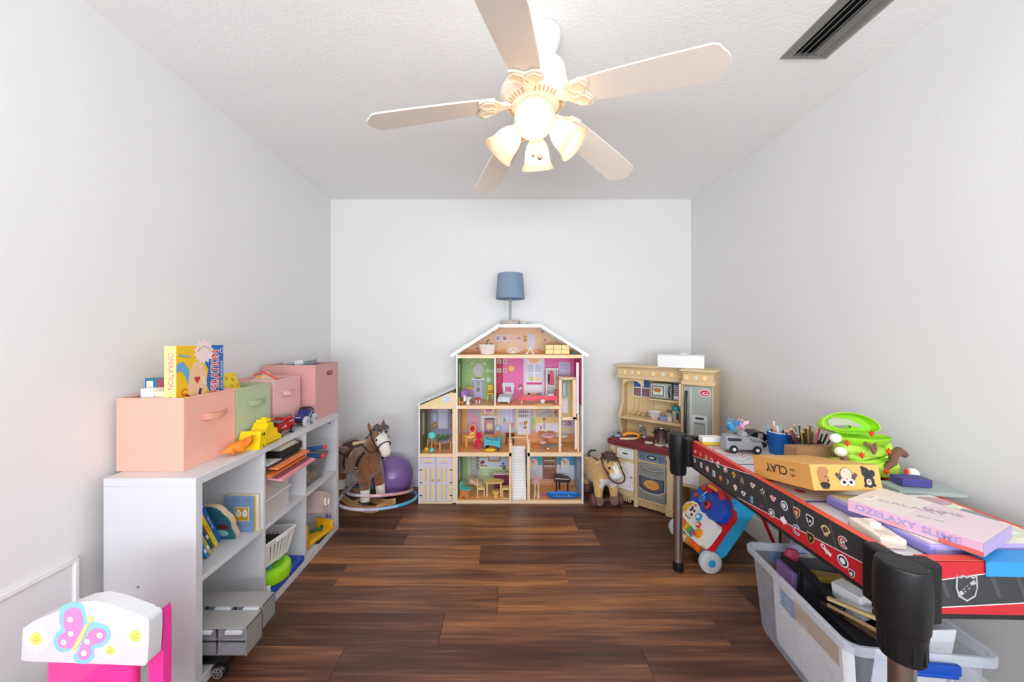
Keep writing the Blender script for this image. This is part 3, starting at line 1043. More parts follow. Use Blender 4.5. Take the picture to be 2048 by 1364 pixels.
# lift: wooden cabin with mural, rails either side
lf = hb('lift_cabin', 1119.5, 1125, 758, 841, .03, .17)
mb = MB(wood)
for a, b_, c, d in ((1147, 1154, 758, 841), (1119.5, 1154, 756, 760), (1121, 1154, 836, 842)):
    mb.box(((hx(a) + hx(b_)) / 2, .1, (hz(c) + hz(d)) / 2), (hx(b_) - hx(a), .14, hz(c) - hz(d)), .001)
mb.build('cabin_frame', lf)
mb = MB(mat('b9c9a8', .6, var=0, vs=26, h2='d9c98a')).box(((hx(1125) + hx(1147)) / 2, .165, (hz(760) + hz(836)) / 2), (hx(1147) - hx(1125), .006, hz(760) - hz(836)))
F = frame((0, .1615, 0), (1, 0, 0), (0, -1, 0))
mb.mat('e6e0ee').panel(hx(1129), hx(1143), hz(834), hz(806), .0005, F).mat('8fb0a0').panel(hx(1129), hx(1143), hz(800), hz(766), .0005, F).mat('c4cfe0').panel(hx(1133), hx(1139), hz(798), hz(772), .001, F)
mb.build('mural', lf, label='printed mural at the back of the lift')
mb = MB(hw)
for a, b_, c, d in ((1155, 1160.5, 726, 830), (1152, 1159, 843, 902)):
    mb.box(((hx(a) + hx(b_)) / 2, .05, (hz(c) + hz(d)) / 2), (hx(b_) - hx(a), .012, hz(c) - hz(d)), .001)
mb.build('lift_rail', house, label='white vertical lift rail')
MB(wood).box((hx(1158), .03, (hz(830) + hz(905)) / 2), (.014, .012, hz(830) - hz(905)), .001).ball((hx(1154), .02, hz(801)), .007).build('lift_rail', house, label='wooden lift rail with knob')

# ------------------------------------------------------------------ doll furniture, each piece a thing of its own
ZA, ZB, ZL, ZG, ZX = (hz(v) + .0026 for v in (709.5, 811.5, 905.5, 1001, 908))


def on(px, py, z):
    Y = (CAMZ - z) * FPX / (py - CY)
    Y = min(max(Y, HY + .02), HY + HD - .06)
    return ((px - CX) * Y / FPX, Y, z)


GRP = 'doll furniture in the dollhouse'


def dl(name, label, cat, px, py, z, rz=0, Y=None):
    p = on(px, py, z) if Y is None else ((px - CX) * Y / FPX, Y, z)
    return thing(name, label, cat, p, rz)


def legs(t, m, pts, r, h, r1=None, tilt=1.0):
    for x, y in pts:
        MB(m).cyl((x * tilt, y * tilt, 0), (x, y, h), r1 or r, r, 8).build('leg', t)


def rect4(a, b):
    return [(-a, -b), (a, -b), (a, b), (-a, b)]


# attic
pale = mat('f4ece6', .4)
t = dl('doll_bathtub', 'white toy bathtub standing in the dollhouse attic', 'toy bathtub', 975, 709, ZA, 0, 2.745)
ring = lambda a, b, z, n=20: [(a * math.copysign(abs(math.cos(2 * PI * i / n)) ** .6, math.cos(2 * PI * i / n)), b * math.copysign(abs(math.sin(2 * PI * i / n)) ** .6, math.sin(2 * PI * i / n)), z) for i in range(n)]
MB(pale).loft([ring(.046, .026, 0), ring(.052, .03, .004), ring(.07, .042, .07), ring(.073, .045, .073), ring(.073, .045, .076), ring(.068, .04, .076), ring(.048, .026, .012)]).build('tub', t)
MB(mat('4a3a3c', .6)).tube([(-.02, .01, .05), (-.005, .02, .1), (.012, .03, .115)], .004).ball((.03, -.01, .079), .006, 8).build('contents', t)
t = dl('folding_rack', 'small white lattice toy rack fanned out in the dollhouse attic', 'toy rack', 1026, 709, ZA, 0, 2.735)
mb = MB(pale)
for k in range(9):
    a = R(20 + 17.5 * k)
    mb.box((0, 0, 0), (.0035, .004, .052), 0, T(math.cos(a) * .03, 0, .028 * math.sin(a) + .004, ry=90 - math.degrees(a)))
    if k < 8:
        b2 = R(28.7 + 17.5 * k)
        mb.box((0, 0, 0), (.003, .004, .018), 0, T(math.cos(b2) * .05, .002, .04 * math.sin(b2) + .006, ry=-math.degrees(b2)))
mb.build('slats', t)
MB(mat('e2a3b4', .5)).ball((0, .003, .05), .006, 8).build('pink_bow', t)
t = dl('toy_stroller', 'small white openwork toy stroller in the dollhouse attic', 'toy stroller', 1061, 709, ZA, 0, 2.74)
MB(pale).tube([(-.03, 0, .004), (-.01, 0, .03), (.01, 0, .066), (.016, 0, .07)], .004).tube([(.022, 0, .004), (.004, 0, .03), (-.012, 0, .045), (-.02, .0, .04)], .004).build('frame', t)
MB(pale).ball((0, 0, .036), (.016, .012, .011), 10).build('seat', t)
for x in (-.03, .022):
    MB(pale).cyl((x, -.01, .006), (x, .01, .006), .006).build('wheel', t)
t = dl('toy_chest', 'pale yellow quilted toy chest at the right of the dollhouse attic', 'toy chest', 1114, 709.5, ZA, 0, 2.735)
ym = mat('f5e2a4', .6)
for i in range(3):
    for k in range(2):
        MB(ym).rbox((-.062 + i * .062, 0, .0195 + k * .037), (.061, .06, .036), .005).build('cushion_panel', t)
MB(mat('b5763c', .5)).box((0, 0, .0765), (.186, .062, .003), .001).build('lid_edge', t)
MB(mat('35a3b4', .3)).ball((0, 0, .011), .011, 14).build('toy_ball', None, on(1152, 709, ZA)[:1] + (2.76, ZA), None, 'tiny turquoise ball in the right corner of the attic', 'ball')
# bathroom
t = dl('doll_parasol_table', 'round yellow patterned toy table on a thin chrome pole in the bathroom', 'toy table', 941, 805, ZB)
MB(mat('e8c52e', .5, var=0, vs=90, h2='8d7420', soft=(.5, .6))).lathe([(.001, .118), (.036, .118), (.037, .122), (.035, .125), (.001, .126)], 24).build('table_top', t)
MB(CHROME).cyl((0, 0, 0), (0, 0, .12), .0022).build('pole', t)
MB(CHROME).lathe([(.001, 0), (.022, 0), (.02, .003), (.004, .006), (.001, .006)], 20).build('base', t)
t = dl('doll_toilet', 'white toy toilet in the dollhouse bathroom', 'toy toilet', 936, 808.5, ZB, 20)
MB(pale).lathe([(.001, 0), (.017, 0), (.017, .006), (.011, .022), (.02, .04), (.028, .05), (.028, .055), (.02, .055), (.012, .04), (.001, .038)], 20).build('bowl', t)
MB(pale).rbox((-.03, 0, .05), (.018, .05, .045), .004).build('cistern', t)
MB(mat('a569c4', .5)).box((-.026, .03, .075), (.05, .004, .05), .002).build('purple_towel', t)
t = dl('doll_stool', 'red-topped toy stool with white legs in the bathroom', 'toy stool', 956, 806, ZB)
MB(mat('d8323c', .4)).lathe([(.001, .03), (.026, .03), (.028, .034), (.026, .04), (.001, .041)], 20).build('seat', t)
legs(t, pale, rect4(.013, .01), .004, .03)
t = dl('doll_high_chair', 'yellow toy high chair on pale legs beside the room divider', 'toy chair', 981, 800, ZB)
yl = mat('f3c71c', .4)
MB(yl).rbox((0, .008, .105), (.046, .008, .05), .0035).build('backrest', t)
MB(mat('e07a1c', .4)).rbox((0, .0, .075), (.03, .014, .018), .004).build('cushion', t)
MB(yl).rbox((0, -.004, .058), (.048, .034, .012), .004).build('seat', t)
legs(t, mat('f0e3c0', .5), rect4(.02, .014), .0035, .055, None, 1.15)
t = dl('doll_chair', 'small orange wooden toy chair at the left edge of the bathroom', 'toy chair', 922, 811, ZB)
om = mat('efa545', .45)
MB(om).rbox((-.013, 0, .03), (.008, .03, .06), .003).build('backrest', t)
MB(om).rbox((.004, 0, .022), (.034, .03, .008), .003).build('seat', t)
legs(t, om, rect4(.012, .011), .004, .02)
# bedroom
bl_ = mat('cfe0e8', .55, var=.03)
t = dl('doll_bed', 'white toy bed with pale blue cover and tall headboard', 'toy bed', 1012, 803, ZB, -14)
mb = MB(mat('dfe3ea', .45))
F = frame((0, .085, .045), (1, 0, 0), (0, -1, 0))
mb.prism([(-.042, 0), (-.052, .08), (-.045, .1), (.045, .1), (.052, .08), (.042, 0), (.026, 0), (.026, .065), (-.026, .065), (-.026, 0)], .008, F)
mb.build('headboard', t)
MB(bl_).rbox((0, 0, .035), (.095, .165, .032), .012).build('mattress', t)
MB(bl_).loft([[(-.05, -.085, .012), (.05, -.085, .012), (.05, -.085, .034), (-.05, -.085, .034)], [(-.053, -.02, .012), (.053, -.02, .012), (.053, -.02, .058), (-.053, -.02, .058)], [(-.05, .04, .012), (.05, .04, .012), (.05, .04, .056), (-.05, .04, .056)]], smooth=False).build('cover', t)
MB(mat('f2cfd2', .6)).ball((0, .06, .06), (.036, .02, .015), 14).build('pillow', t)
MB(mat('d9b98f', .6)).rbox((-.02, -.055, .044), (.05, .03, .008), .004).build('folded_blanket', t)
legs(t, mat('e9e2d8', .5), rect4(.04, .07), .005, .022)
t = dl('doll_night_table', 'white toy pedestal table holding a small lamp by the bed', 'toy table', 1040, 793, ZB)
MB(pale).lathe([(.001, 0), (.018, 0), (.017, .003), (.004, .008), (.004, .095), (.001, .095)], 16).build('pedestal', t)
MB(pale).lathe([(.001, .095), (.03, .095), (.031, .098), (.03, .1), (.001, .1)], 20).build('table_top', t)
t2 = thing('doll_lamp', 'tiny dark-shaded toy lamp on the white pedestal table', 'toy lamp', (t.location.x + .004, t.location.y, ZB + .1))
MB(pale).lathe([(.001, 0), (.008, 0), (.01, .008), (.003, .016), (.001, .016)], 12).build('base', t2)
MB(mat('8d7a5c', .6)).lathe([(.013, .016), (.006, .032), (.001, .032)], 14).build('lamp_shade', t2)
pk = mat('f0566e', .4, var=.04)
t = dl('doll_daybed', 'coral pink toy bed with tall end boards in the bedroom', 'toy bed', 1077, 806, ZB, 3)
for s_ in (-1, 1):
    MB(pk).prism([(-.03, .022), (.03, .022), (.03, .085 + .015 * (s_ > 0)), (0, .1 + .012 * (s_ > 0)), (-.03, .085 + .015 * (s_ > 0))], .01, frame((s_ * .142 + .005, 0, 0), (0, 1, 0), (1, 0, 0)), z=-.01).build('end_board', t)
MB(pk).rbox((0, -.027, .042), (.28, .008, .034), .003).build('side_rail', t)
MB(pk).rbox((0, .027, .042), (.28, .008, .034), .003).build('side_rail', t)
MB(mat('f3d9cf', .7)).rbox((0, 0, .052), (.272, .046, .014), .005).build('mattress', t)
MB(mat('f4ddd8', .7)).ball((.1, 0, .064), (.03, .02, .01), 12).build('pillow', t)
for x in (-.137, .137):
    for y in (-.024, .024):
        MB(mat('f4b8b4', .4)).cyl((x, y, 0), (x, y, .03), .0055).build('leg', t)
t2 = thing('doll', 'small grey and orange doll lying on the coral pink bed', 'doll', (t.location.x - .02, t.location.y, ZB + .061))
vs, fs = skin([(-.05, 0, .008), (-.03, 0, .009), (.0, 0, .009), (.03, .01, .012), (.05, .012, .02), (.03, -.012, .008), (.055, -.014, .006), (-.03, .018, .01), (-.028, -.018, .008)],
              [(0, 1), (1, 2), (2, 3), (3, 4), (2, 5), (5, 6), (1, 7), (1, 8)], [.008, .007, .008, .005, .004, .005, .004, .004, .004], 1)
painted(MB(), vs, fs, lambda c: mat('e3832e', .7) if c.x < 0 else mat('77706e', .7)).build('body', t2)
MB(mat('4a2c20', .7)).ball((-.058, 0, .011), .009, 10).build('hair', t2)
t = dl('doll_round_board', 'round wooden toy table top lying at the front of the bedroom', 'toy board', 1087, 811, ZB)
MB(mat('e2ab5c', .4, var=.06, vs=9, stretch=(1, 8, 1))).lathe([(.001, 0), (.074, 0), (.078, .003), (.078, .007), (.074, .01), (.001, .01)], 36, T(s=(1, .55, 1))).build('board', t)
MB(mat('b9a9a8', .5)).lathe([(.001, 0), (.03, 0), (.034, .004), (.03, .005), (.001, .004)], 24, T(0, 0, .01, s=(1, .6, 1))).build('plate', None, t.location - Vector((.018, 0, 0)), None, 'small grey toy plate on the round wooden board', 'toy plate')
t2 = thing('doll_cup', 'tiny white toy cup on the round wooden board', 'toy cup', t.location + Vector((-.006, .004, .0145)))
MB(mat('f5ece8', .3)).lathe([(.001, 0), (.01, 0), (.02, .012), (.02, .022), (.012, .028), (.001, .029)], 18).build('cup', t2)
t = dl('doll_wardrobe', 'white open toy wardrobe with a pink dress inside', 'toy wardrobe', 1103, 790, ZB, 0, 2.923)
wm = mat('eef0f0', .4)
for c, d in (((-.045, 0, .13), (.006, .076, .26)), ((.045, 0, .13), (.006, .076, .26))):
    MB(wm).box(c, d, .001).build('side_panel', t)
MB(wm).box((0, .038, .13), (.088, .004, .26)).build('back_panel', t)
MB(wm).box((0, 0, .264), (.11, .09, .01), .002).build('cornice', t)
MB(wm).box((0, 0, .1), (.085, .075, .005)).build('shelf_board', t)
MB(wm).box((-.051, -.06, .13), (.006, .04, .25), .001).box((-.0478, -.06, .14), (.003, .03, .2), 0).build('door', t)
MB(mat('e0607c', .7)).prism([(-.013, .06), (.013, .06), (.02, -.055), (-.02, -.055)], .012, frame((.0, -.01, .185), (1, 0, 0), (0, -1, 0))).build('dress', t)
MB(mat('46323a', .7)).box((-.022, 0, .175), (.01, .02, .08), .002).build('dark_garment', t)
# porch annex
tq, tw = mat('6fcfce', .4), mat('e3b077', .5, var=.06)
t = dl('doll_lamp', 'turquoise toy lamp on a wooden pole in the porch room', 'toy lamp', 863.5, 905, ZX)
MB(tq).ball((0, 0, .019), (.02, .02, .019), 16).build('base', t)
MB(tw).cyl((0, 0, .03), (0, 0, .125), .004).build('pole', t)
MB(tq).lathe([(.031, .118), (.03, .14), (.022, .158), (.001, .162), (.001, .116)], 22).build('lamp_shade', t)
t = dl('doll_side_table', 'wooden toy side table with grey-green top on the porch', 'toy table', 863, 893, ZX, 8)
MB(mat('9fae9f', .5)).rbox((0, 0, .06), (.075, .05, .008), .003).build('table_top', t)
legs(t, tw, rect4(.03, .018), .006, .057)
t = dl('doll_lounger', 'wooden toy lounger with lavender top on the porch', 'toy lounger', 891, 899, ZX, 12)
MB(mat('b9a0ae', .55)).loft([[(-.055, -.028, .056), (-.055, .028, .056), (-.055, .028, .062), (-.055, -.028, .062)], [(.01, -.028, .062), (.01, .028, .062), (.01, .028, .068), (.01, -.028, .068)], [(.055, -.028, .092), (.055, .028, .092), (.055, .028, .098), (.055, -.028, .098)]], smooth=False).build('seat', t)
for x in (-.045, .04):
    h_ = .056 if x < 0 else .074
    MB(tw).prism([(-.028, 0), (-.014, 0), (-.01, .018), (0, .026), (.01, .018), (.014, 0), (.028, 0), (.028, h_), (-.028, h_)], .01, frame((x, 0, 0), (0, 1, 0), (1, 0, 0)), z=-.005).build('leg_board', t)
MB(mat('f2c922', .5)).rbox((0, 0, .012), (.03, .022, .024), .004).build('toy_block', None, on(853.5, 901, ZX), None, 'small yellow block on the porch floor', 'toy block')
t = dl('doll_basket', 'small brown toy basket lying beside the lounger', 'toy basket', 874, 893, ZX)
MB(mat('b97b42', .6, var=.15, vs=80)).lathe([(.001, -.024), (.017, -.024), (.021, .02), (.022, .024), (.017, .022), (.014, -.02), (.001, -.02)], 18, T(0, 0, .0235, ry=76, rz=20)).build('basket', t)
# living room
dt = mat('f0bd5a', .42, var=.04)
t = dl('doll_dressing_table', 'yellow wooden toy dressing table with red oval mirror', 'toy dressing table', 941, 894, ZL, 4)
MB(dt).prism([(-.05, .0), (-.05, .008), (.045, .008), (.045, 0), (.028, -.004), (.02, -.016), (-.02, -.016), (-.03, -.004)], .03, frame((0, .015, .088), (1, 0, 0), (0, -1, 0))).build('table_top', t)
mb = MB(dt)
mb.disc(.016, .055, .026, .006, frame((0, .02, .09), (1, 0, 0), (0, -1, 0)), n=24, ry=.034)
mb.box((.016, .02, .1), (.05, .006, .024), .002)
mb.build('mirror_frame', t)
MB(mat('c1121c', .3)).disc(.016, .055, .019, .002, frame((0, .0135, .09), (1, 0, 0), (0, -1, 0)), n=24, ry=.026).build('mirror_pad', t)
legs(t, dt, [(-.03, -.012), (.032, -.012), (-.04, .014), (.038, .014)], .0045, .076)
hp = mat('ea1560', .4)
t = dl('doll_chair', 'hot pink toy chair with round back in front of the dressing table', 'toy chair', 956, 897, ZL, -25)
MB(hp).disc(0, .098, .027, .007, frame((0, .02, 0), (1, 0, 0), (0, -1, 0)), n=22).box((0, .017, .066), (.012, .006, .03)).build('backrest', t)
MB(hp).lathe([(.001, .048), (.027, .048), (.029, .053), (.027, .058), (.001, .058)], 20).build('seat', t)
legs(t, hp, rect4(.018, .018), .005, .05, None, 1.25)
cb = mat('5cc3d8', .4, var=.04)
t = dl('doll_crib', 'turquoise toy cradle on dark rockers in the living room', 'toy cradle', 986, 898, ZL, -16)
for x in (-.062, .058):
    hh = .085 if x > 0 else .072
    MB(cb).prism([(-.034, -.014), (.034, -.014), (.036, hh - .02), (.018, hh), (0, hh - .008), (-.018, hh), (-.036, hh - .02)], .008, frame((x, 0, .03), (0, 1, 0), (1, 0, 0))).build('end_board', t)
for s_ in (-1, 1):
    mb = MB(cb).prism([(-.06, .01), (-.02, .02), (.03, .016), (.06, .008), (.06, .062), (.0, .056), (-.06, .066)], .005, frame((0, s_ * .03, .02), (1, 0, 0), (0, -1, 0)))
    if s_ < 0:
        mb.mat('1f5f7c')
        for k in range(3):
            mb.star(-.022 + k * .022, .042 - k * .002, .006, .0006, frame((0, -.0352, .02), (1, 0, 0), (0, -1, 0)))
    mb.build('side_rail', t)
MB(mat('2f8f94', .6)).box((0, 0, .045), (.118, .056, .006)).build('mattress', t)
for x in (-.05, .05):
    MB(mat('3a2018', .5)).prism([(-.04, .006), (-.02, .0), (.02, .0), (.04, .006), (.036, .018), (0, .03), (-.036, .018)], .012, frame((x, 0, 0), (0, 1, 0), (1, 0, 0)), z=-.006).build('rocker', t)
MB(mat('f2c21e', .45)).ball((0, 0, .013), (.048, .026, .013), 20).build('doll_cushion', None, on(980, 903.5, ZL), (0, 0, R(8)), 'yellow oval toy cushion at the front of the living room', 'toy cushion')
t = dl('doll_floor_lamp', 'pale blue toy floor lamp on a wooden pole behind the cradle', 'toy lamp', 996, 887, ZL)
MB(tw).cyl((0, 0, .004), (0, 0, .125), .0055).build('pole', t)
MB(mat('a9d8e2', .4)).lathe([(.001, 0), (.018, 0), (.016, .006), (.001, .008)], 16).build('base', t)
MB(mat('a9d8e2', .4)).lathe([(.024, .118), (.023, .128), (.012, .152), (.001, .154), (.001, .117)], 18).build('lamp_shade', t)
dk = mat('55321f', .4)
t = dl('doll_side_table', 'dark brown toy side table at the back of the living room', 'toy table', 1020, 882, ZL)
MB(dk).rbox((0, 0, .078), (.075, .045, .012), .005).box((0, 0, .066), (.06, .036, .014)).build('table_top', t)
legs(t, dk, rect4(.028, .016), .0045, .062)
for nm, lb, x, y, col, r_, h_ in (('doll_round_table', 'pink round toy table on a metal pedestal', 1096, 895, 'f0bcc0', .056, .103), ('doll_round_table', 'white round toy table on a pedestal behind the corner post', 1123, 888, 'f3f0ea', .052, .078), ('doll_stool', 'pink round toy stool on a metal pedestal', 1085.5, 899.5, 'f2b6ba', .027, .066)):
    t = dl(nm, lb, 'toy table' if 'table' in nm else 'toy stool', x, y, ZL)
    MB(mat('cfc9c6', .25, .9)).lathe([(.001, 0), (r_ * .52, 0), (r_ * .5, .004), (r_ * .16, .01), (.004, .014), (.004, h_ - .01), (.001, h_ - .01)], 22).build('pedestal', t)
    MB(mat(col, .4)).lathe([(.001, h_ - .012), (r_ * .94, h_ - .012), (r_, h_ - .008), (r_, h_ - .003), (r_ * .95, h_), (.001, h_)], 32).build('table_top' if 'table' in nm else 'seat', t)
t = dl('doll_bar_table', 'orange toy table with winged top behind the pink table', 'toy table', 1092, 877, ZL, 0, 2.93)
MB(mat('c9863f', .5)).lathe([(.001, 0), (.026, 0), (.022, .006), (.007, .014), (.007, .06), (.001, .06)], 16).build('pedestal', t)
MB(mat('dd9440', .45)).prism([(-.064, .088), (-.064, .095), (-.03, .097), (0, .09), (.03, .097), (.064, .095), (.064, .088), (.02, .066), (0, .056), (-.02, .066)], .05, frame((0, .025, 0), (1, 0, 0), (0, -1, 0))).build('winged_top', t)
MB(mat('a7b7bb', .7, var=.08, vs=60)).prism([(-.12, -.035), (.13, -.035), (.09, .04), (-.08, .04)], .0015).build('doll_rug', None, (hx(1098) + .01, 2.86, ZL), None, 'grey-blue toy rug under the round tables', 'toy rug')
MB(mat('e8722c', .5)).rbox((0, 0, .006), (.07, .03, .012), .005).build('toy_block', None, on(1073, 893, ZL), None, 'orange flat toy block on the living room floor', 'toy block')
# ground floor
yt = mat('e8c76a', .4, var=.03)
lw = mat('f3dcb6', .45)
t = dl('doll_dining_table', 'yellow oval toy dining table in the dollhouse kitchen', 'toy table', 988, 990, ZG)
MB(yt).prism([(.08 * math.copysign(abs(math.cos(a)) ** .75, math.cos(a)), .042 * math.sin(a)) for a in [2 * PI * i / 28 for i in range(28)]], .01, z=.106).build('table_top', t)
legs(t, lw, rect4(.055, .022), .006, .107)
for px, lb, ss in ((962, 'yellow-seated toy chair left of the oval table', 1), (1012, 'yellow-seated toy chair right of the oval table', -1)):
    t = dl('doll_chair', lb, 'toy chair', px, 992, ZG)
    MB(yt).rbox((0, 0, .07), (.062, .05, .008), .003).build('seat', t)
    MB(lw).rbox((0, 0, .062), (.056, .044, .01), .002).build('seat_frame', t)
    legs(t, lw, rect4(.026, .02), .004, .06)
    for y in (-.019, .019):
        MB(lw).cyl((-.028 * ss, y, .07), (-.03 * ss, y, .14), .0042).build('back_post', t)
    MB(lw).rbox((-.03 * ss, 0, .128), (.006, .044, .022), .002).build('backrest', t)
t = dl('doll_stool', 'small round yellow toy stool in front of the oval table', 'toy stool', 991.5, 994, ZG)
MB(yt).lathe([(.001, .034), (.028, .034), (.03, .038), (.028, .043), (.001, .044)], 22).build('seat', t)
MB(mat('e0b257', .5)).lathe([(.001, 0), (.022, 0), (.018, .034), (.001, .034)], 20).build('base', t)
t = dl('doll_potty_chair', 'turquoise toy seat on an orange wooden box base', 'toy chair', 930.5, 996, ZG, -20)
MB(mat('d98c4c', .5, var=.06)).prism([(-.036, 0), (-.022, 0), (-.012, .02), (.012, .02), (.022, 0), (.036, 0), (.034, .07), (-.034, .07)], .05, frame((0, .025, 0), (1, 0, 0), (0, -1, 0))).build('base', t)
MB(mat('4fbfae', .4)).rbox((.006, 0, .076), (.088, .056, .012), .005).build('seat', t)
MB(mat('5cc9b8', .4)).prism([(-.028, 0), (.028, 0), (.026, .035), (.012, .05), (-.012, .05), (-.026, .035)], .009, frame((-.034, 0, .08), (0, 1, 0), (1, 0, 0))).build('backrest', t)
t = dl('doll_bench', 'plain wooden toy board tipped at an angle in the kitchen', 'toy bench', 945, 984, ZG, -12)
MB(mat('e9c298', .5, var=.06, vs=12)).box((0, 0, .075), (.1, .055, .03), .002, T(0, 0, 0) @ Matrix.Rotation(0, 4, 'Y')).build('board', t)
t.rotation_euler = (0, R(24), R(-8))
t.location.z = ZG + .012
t = dl('doll_counter', 'maroon toy counter with a pink top behind the oval table', 'toy counter', 1000, 975, ZG, 0, 2.925)
MB(mat('f2d9cc', .5)).box((.01, 0, .118), (.13, .05, .008), .002).build('counter_top', t)
MB(mat('8c3a5c', .5)).box((.012, .004, .057), (.118, .036, .114), .002).build('cabinet', t)
t = dl('doll_brush', 'tiny white and yellow paintbrush lying at the kitchen front', 'toy brush', 1009, 999.5, ZG)
MB(mat('f3f0ea', .4)).cyl((-.006, 0, .004), (.034, 0, .004), .0035).build('handle', t)
MB(mat('e5e06a', .5)).cyl((-.034, 0, .004), (-.006, 0, .004), .0015, .0035).build('bristles', t)
t = dl('doll_bench', 'pink-topped toy ironing bench on crossed wooden legs', 'toy bench', 1074, 996, ZG, 60)
MB(mat('f3b4bc', .5)).loft([[(-.045, -.022, .132), (-.045, .022, .132), (-.045, .022, .138), (-.045, -.022, .138)], [(.045, -.022, .15), (.045, .022, .15), (.045, .022, .156), (.045, -.022, .156)]], smooth=False).build('board', t)
for x0, x1 in ((-.02, .012), (.012, -.02)):
    for y in (-.014, .014):
        MB(lw).cyl((x0, y, 0), (x1, y, .136), .0042).build('leg', t)
t = dl('doll_piano', 'dark brown toy grand piano with white keys', 'toy piano', 1124, 983, ZG, -8)
pn = mat('3a2320', .3, var=.05)
MB(pn).prism([(-.065, -.045), (.065, -.045), (.065, -.01), (.05, .02), (.02, .03), (.01, .055), (-.03, .062), (-.06, .04)], .026, z=.092).build('case', t)
MB(pn).prism([(-.06, -.03), (.06, -.03), (.06, -.01), (.045, .018), (.018, .028), (.008, .052), (-.03, .058), (-.056, .04)], .005, z=.118).build('lid', t)
MB(mat('f3ece4', .3)).box((0, -.041, .1185), (.112, .013, .003), .0006).build('keyboard', t)
for x, y in ((-.045, -.03), (.045, -.03), (-.02, .04)):
    MB(pn).cyl((x, y, 0), (x, y, .094), .0055, .0065).build('leg', t)
t = dl('doll_pool', 'glossy blue toy pool tray with white bear prints', 'toy tray', 1126, 1000, ZG, 0, 2.745)
q4 = lambda a, b, z: ring(a, b, z, 24)
MB(mat('1e80dc', .2, var=.06)).loft([q4(.105, .03, 0), q4(.112, .034, .004), q4(.124, .044, .022), q4(.127, .047, .024), q4(.124, .044, .026), q4(.11, .033, .008), q4(.1, .028, .006)]).build('tray', t)
mb = MB('dfe9f4')
for k in range(7):
    x = -.07 + k * .023
    mb.disc(x, .002 * (k % 3), .008 + .003 * (k % 2), .0008, T(0, 0, .0066), n=12).mat('e8b87a' if k % 2 else '1c3f8c').disc(x + .006, .004, .004, .0008, T(0, 0, .0074), n=10).mat('dfe9f4')
mb.build('print', t, label='white bear prints on the tray floor')
MB(mat('e27a9a', .7)).box((0, 0, .001), (.07, .05, .002)).build('doll_rug', None, on(1090, 990, ZG), None, 'small pink toy rug beside the blue tray', 'toy rug')

# ------------------------------------------------------------------ lamp and small case on the dollhouse roof
ZR = hz(650) + .0072
lp = thing('table_lamp', 'small table lamp with grey-blue drum shade on the dollhouse roof', 'lamp', P(1020.5, 645, 2.83).xy.to_3d() + Vector((0, 0, ZR)))
k_ = 2.83 / 700
MB(mat('b9aca0', .6, var=.08, vs=30, stretch=(1, 1, 20))).lathe([(.001, 0), (.079, 0), (.081, .003), (.081, .03), (.078, .034), (.001, .034)], 40).build('base', lp)
MB(mat('8c949b', .35, .3)).cyl((0, 0, .034), (0, 0, .24), .0095).build('stem', lp)
MB(mat('8094ab', .75, var=.05, vs=120, bump=.1, bs=300)).lathe([(.116, .208), (.117, .211), (.102, .408), (.101, .41), (.1, .408), (.115, .211), (.116, .208)], 48).build('lamp_shade', lp)
MB(mat('9fa6ac', .4, .6)).cyl((-.1, 0, .385), (.1, 0, .385), .0015).cyl((0, -.1, .385), (0, .1, .385), .0015).cyl((0, 0, .24), (0, 0, .385), .006).build('shade_ring', lp)
MB(mat('f4f0e4', .3)).lathe([(.001, .25), (.012, .25), (.024, .29), (.024, .31), (.012, .33), (.001, .333)], 16).build('bulb', lp)
gl = thing('clear_case', 'small clear plastic case with a green tag beside the lamp base', 'case', P(1068, 645, 2.83).xy.to_3d() + Vector((0, 0, ZR)))
MB(clear('eef2ee', .3)).rbox((.01, 0, .009), (.1, .05, .017), .004).build('case', gl)
MB(mat('a9c49a', .5)).box((-.045, -.004, .011), (.022, .05, .02), .003).build('green_tag', gl)
wire = MB(mat('dcdcdc', .5))
wire.tube([(hx(902), -.012, hz(713)), (hx(898), -.016, hz(726)), (hx(889), -.018, hz(742)), (hx(888), -.014, hz(748)), (hx(893), -.006, hz(749)), (hx(908), .004, hz(742))], .0014, 6)
wire.build('loose_string', house, label='thin loose string hanging from the roof edge')

# ------------------------------------------------------------------ plush rocking horse, ball and hoops in the back left corner
def fur(h, h2=None):
    return mat(h, .95, var=.18, vs=34, bump=.5, bs=160, sheen=.5, h2=h2, soft=(.3, .7))


horse = thing('rocking_horse', 'brown plush rocking horse with white blaze and socks on wooden rockers', 'rocking horse', (-1.1, 2.70, 0), -38)
brown, cream_f, blackf = fur('96633a', '6f4322'), fur('ece4da'), fur('1c1718')
V, E_, Rr = [], [], []


def nd(p, r, par=None):
    V.append(p)
    Rr.append(r)
    if par is not None:
        E_.append((par, len(V) - 1))
    return len(V) - 1


a = nd((-.03, 0, .335), .1)
b_ = nd((-.14, 0, .335), .098, a)
c_ = nd((-.205, 0, .33), .075, b_)
d_ = nd((.09, 0, .335), .1, a)
n1 = nd((.15, 0, .42), .078, d_)
n2 = nd((.2, 0, .51), .065, n1)
n3 = nd((.245, 0, .575), .062, n2)
n4 = nd((.285, 0, .545), .055, n3)
n5 = nd((.33, 0, .475), .04, n4)
n6 = nd((.35, 0, .43), .034, n5)
for x, y, par in ((.165, .06, d_), (.165, -.06, d_), (-.17, .06, b_), (-.17, -.06, b_)):
    k1 = nd((x * .95, y * .85, .27), .056, par)
    k2 = nd((x, y, .19), .038, k1)
    k3 = nd((x + (.01 if x > 0 else -.01), y * 1.05, .12), .036, k2)
    nd((x + (.012 if x > 0 else -.012), y * 1.08, .062), .037, k3)
vs, fs = skin(V, E_, Rr, 2)


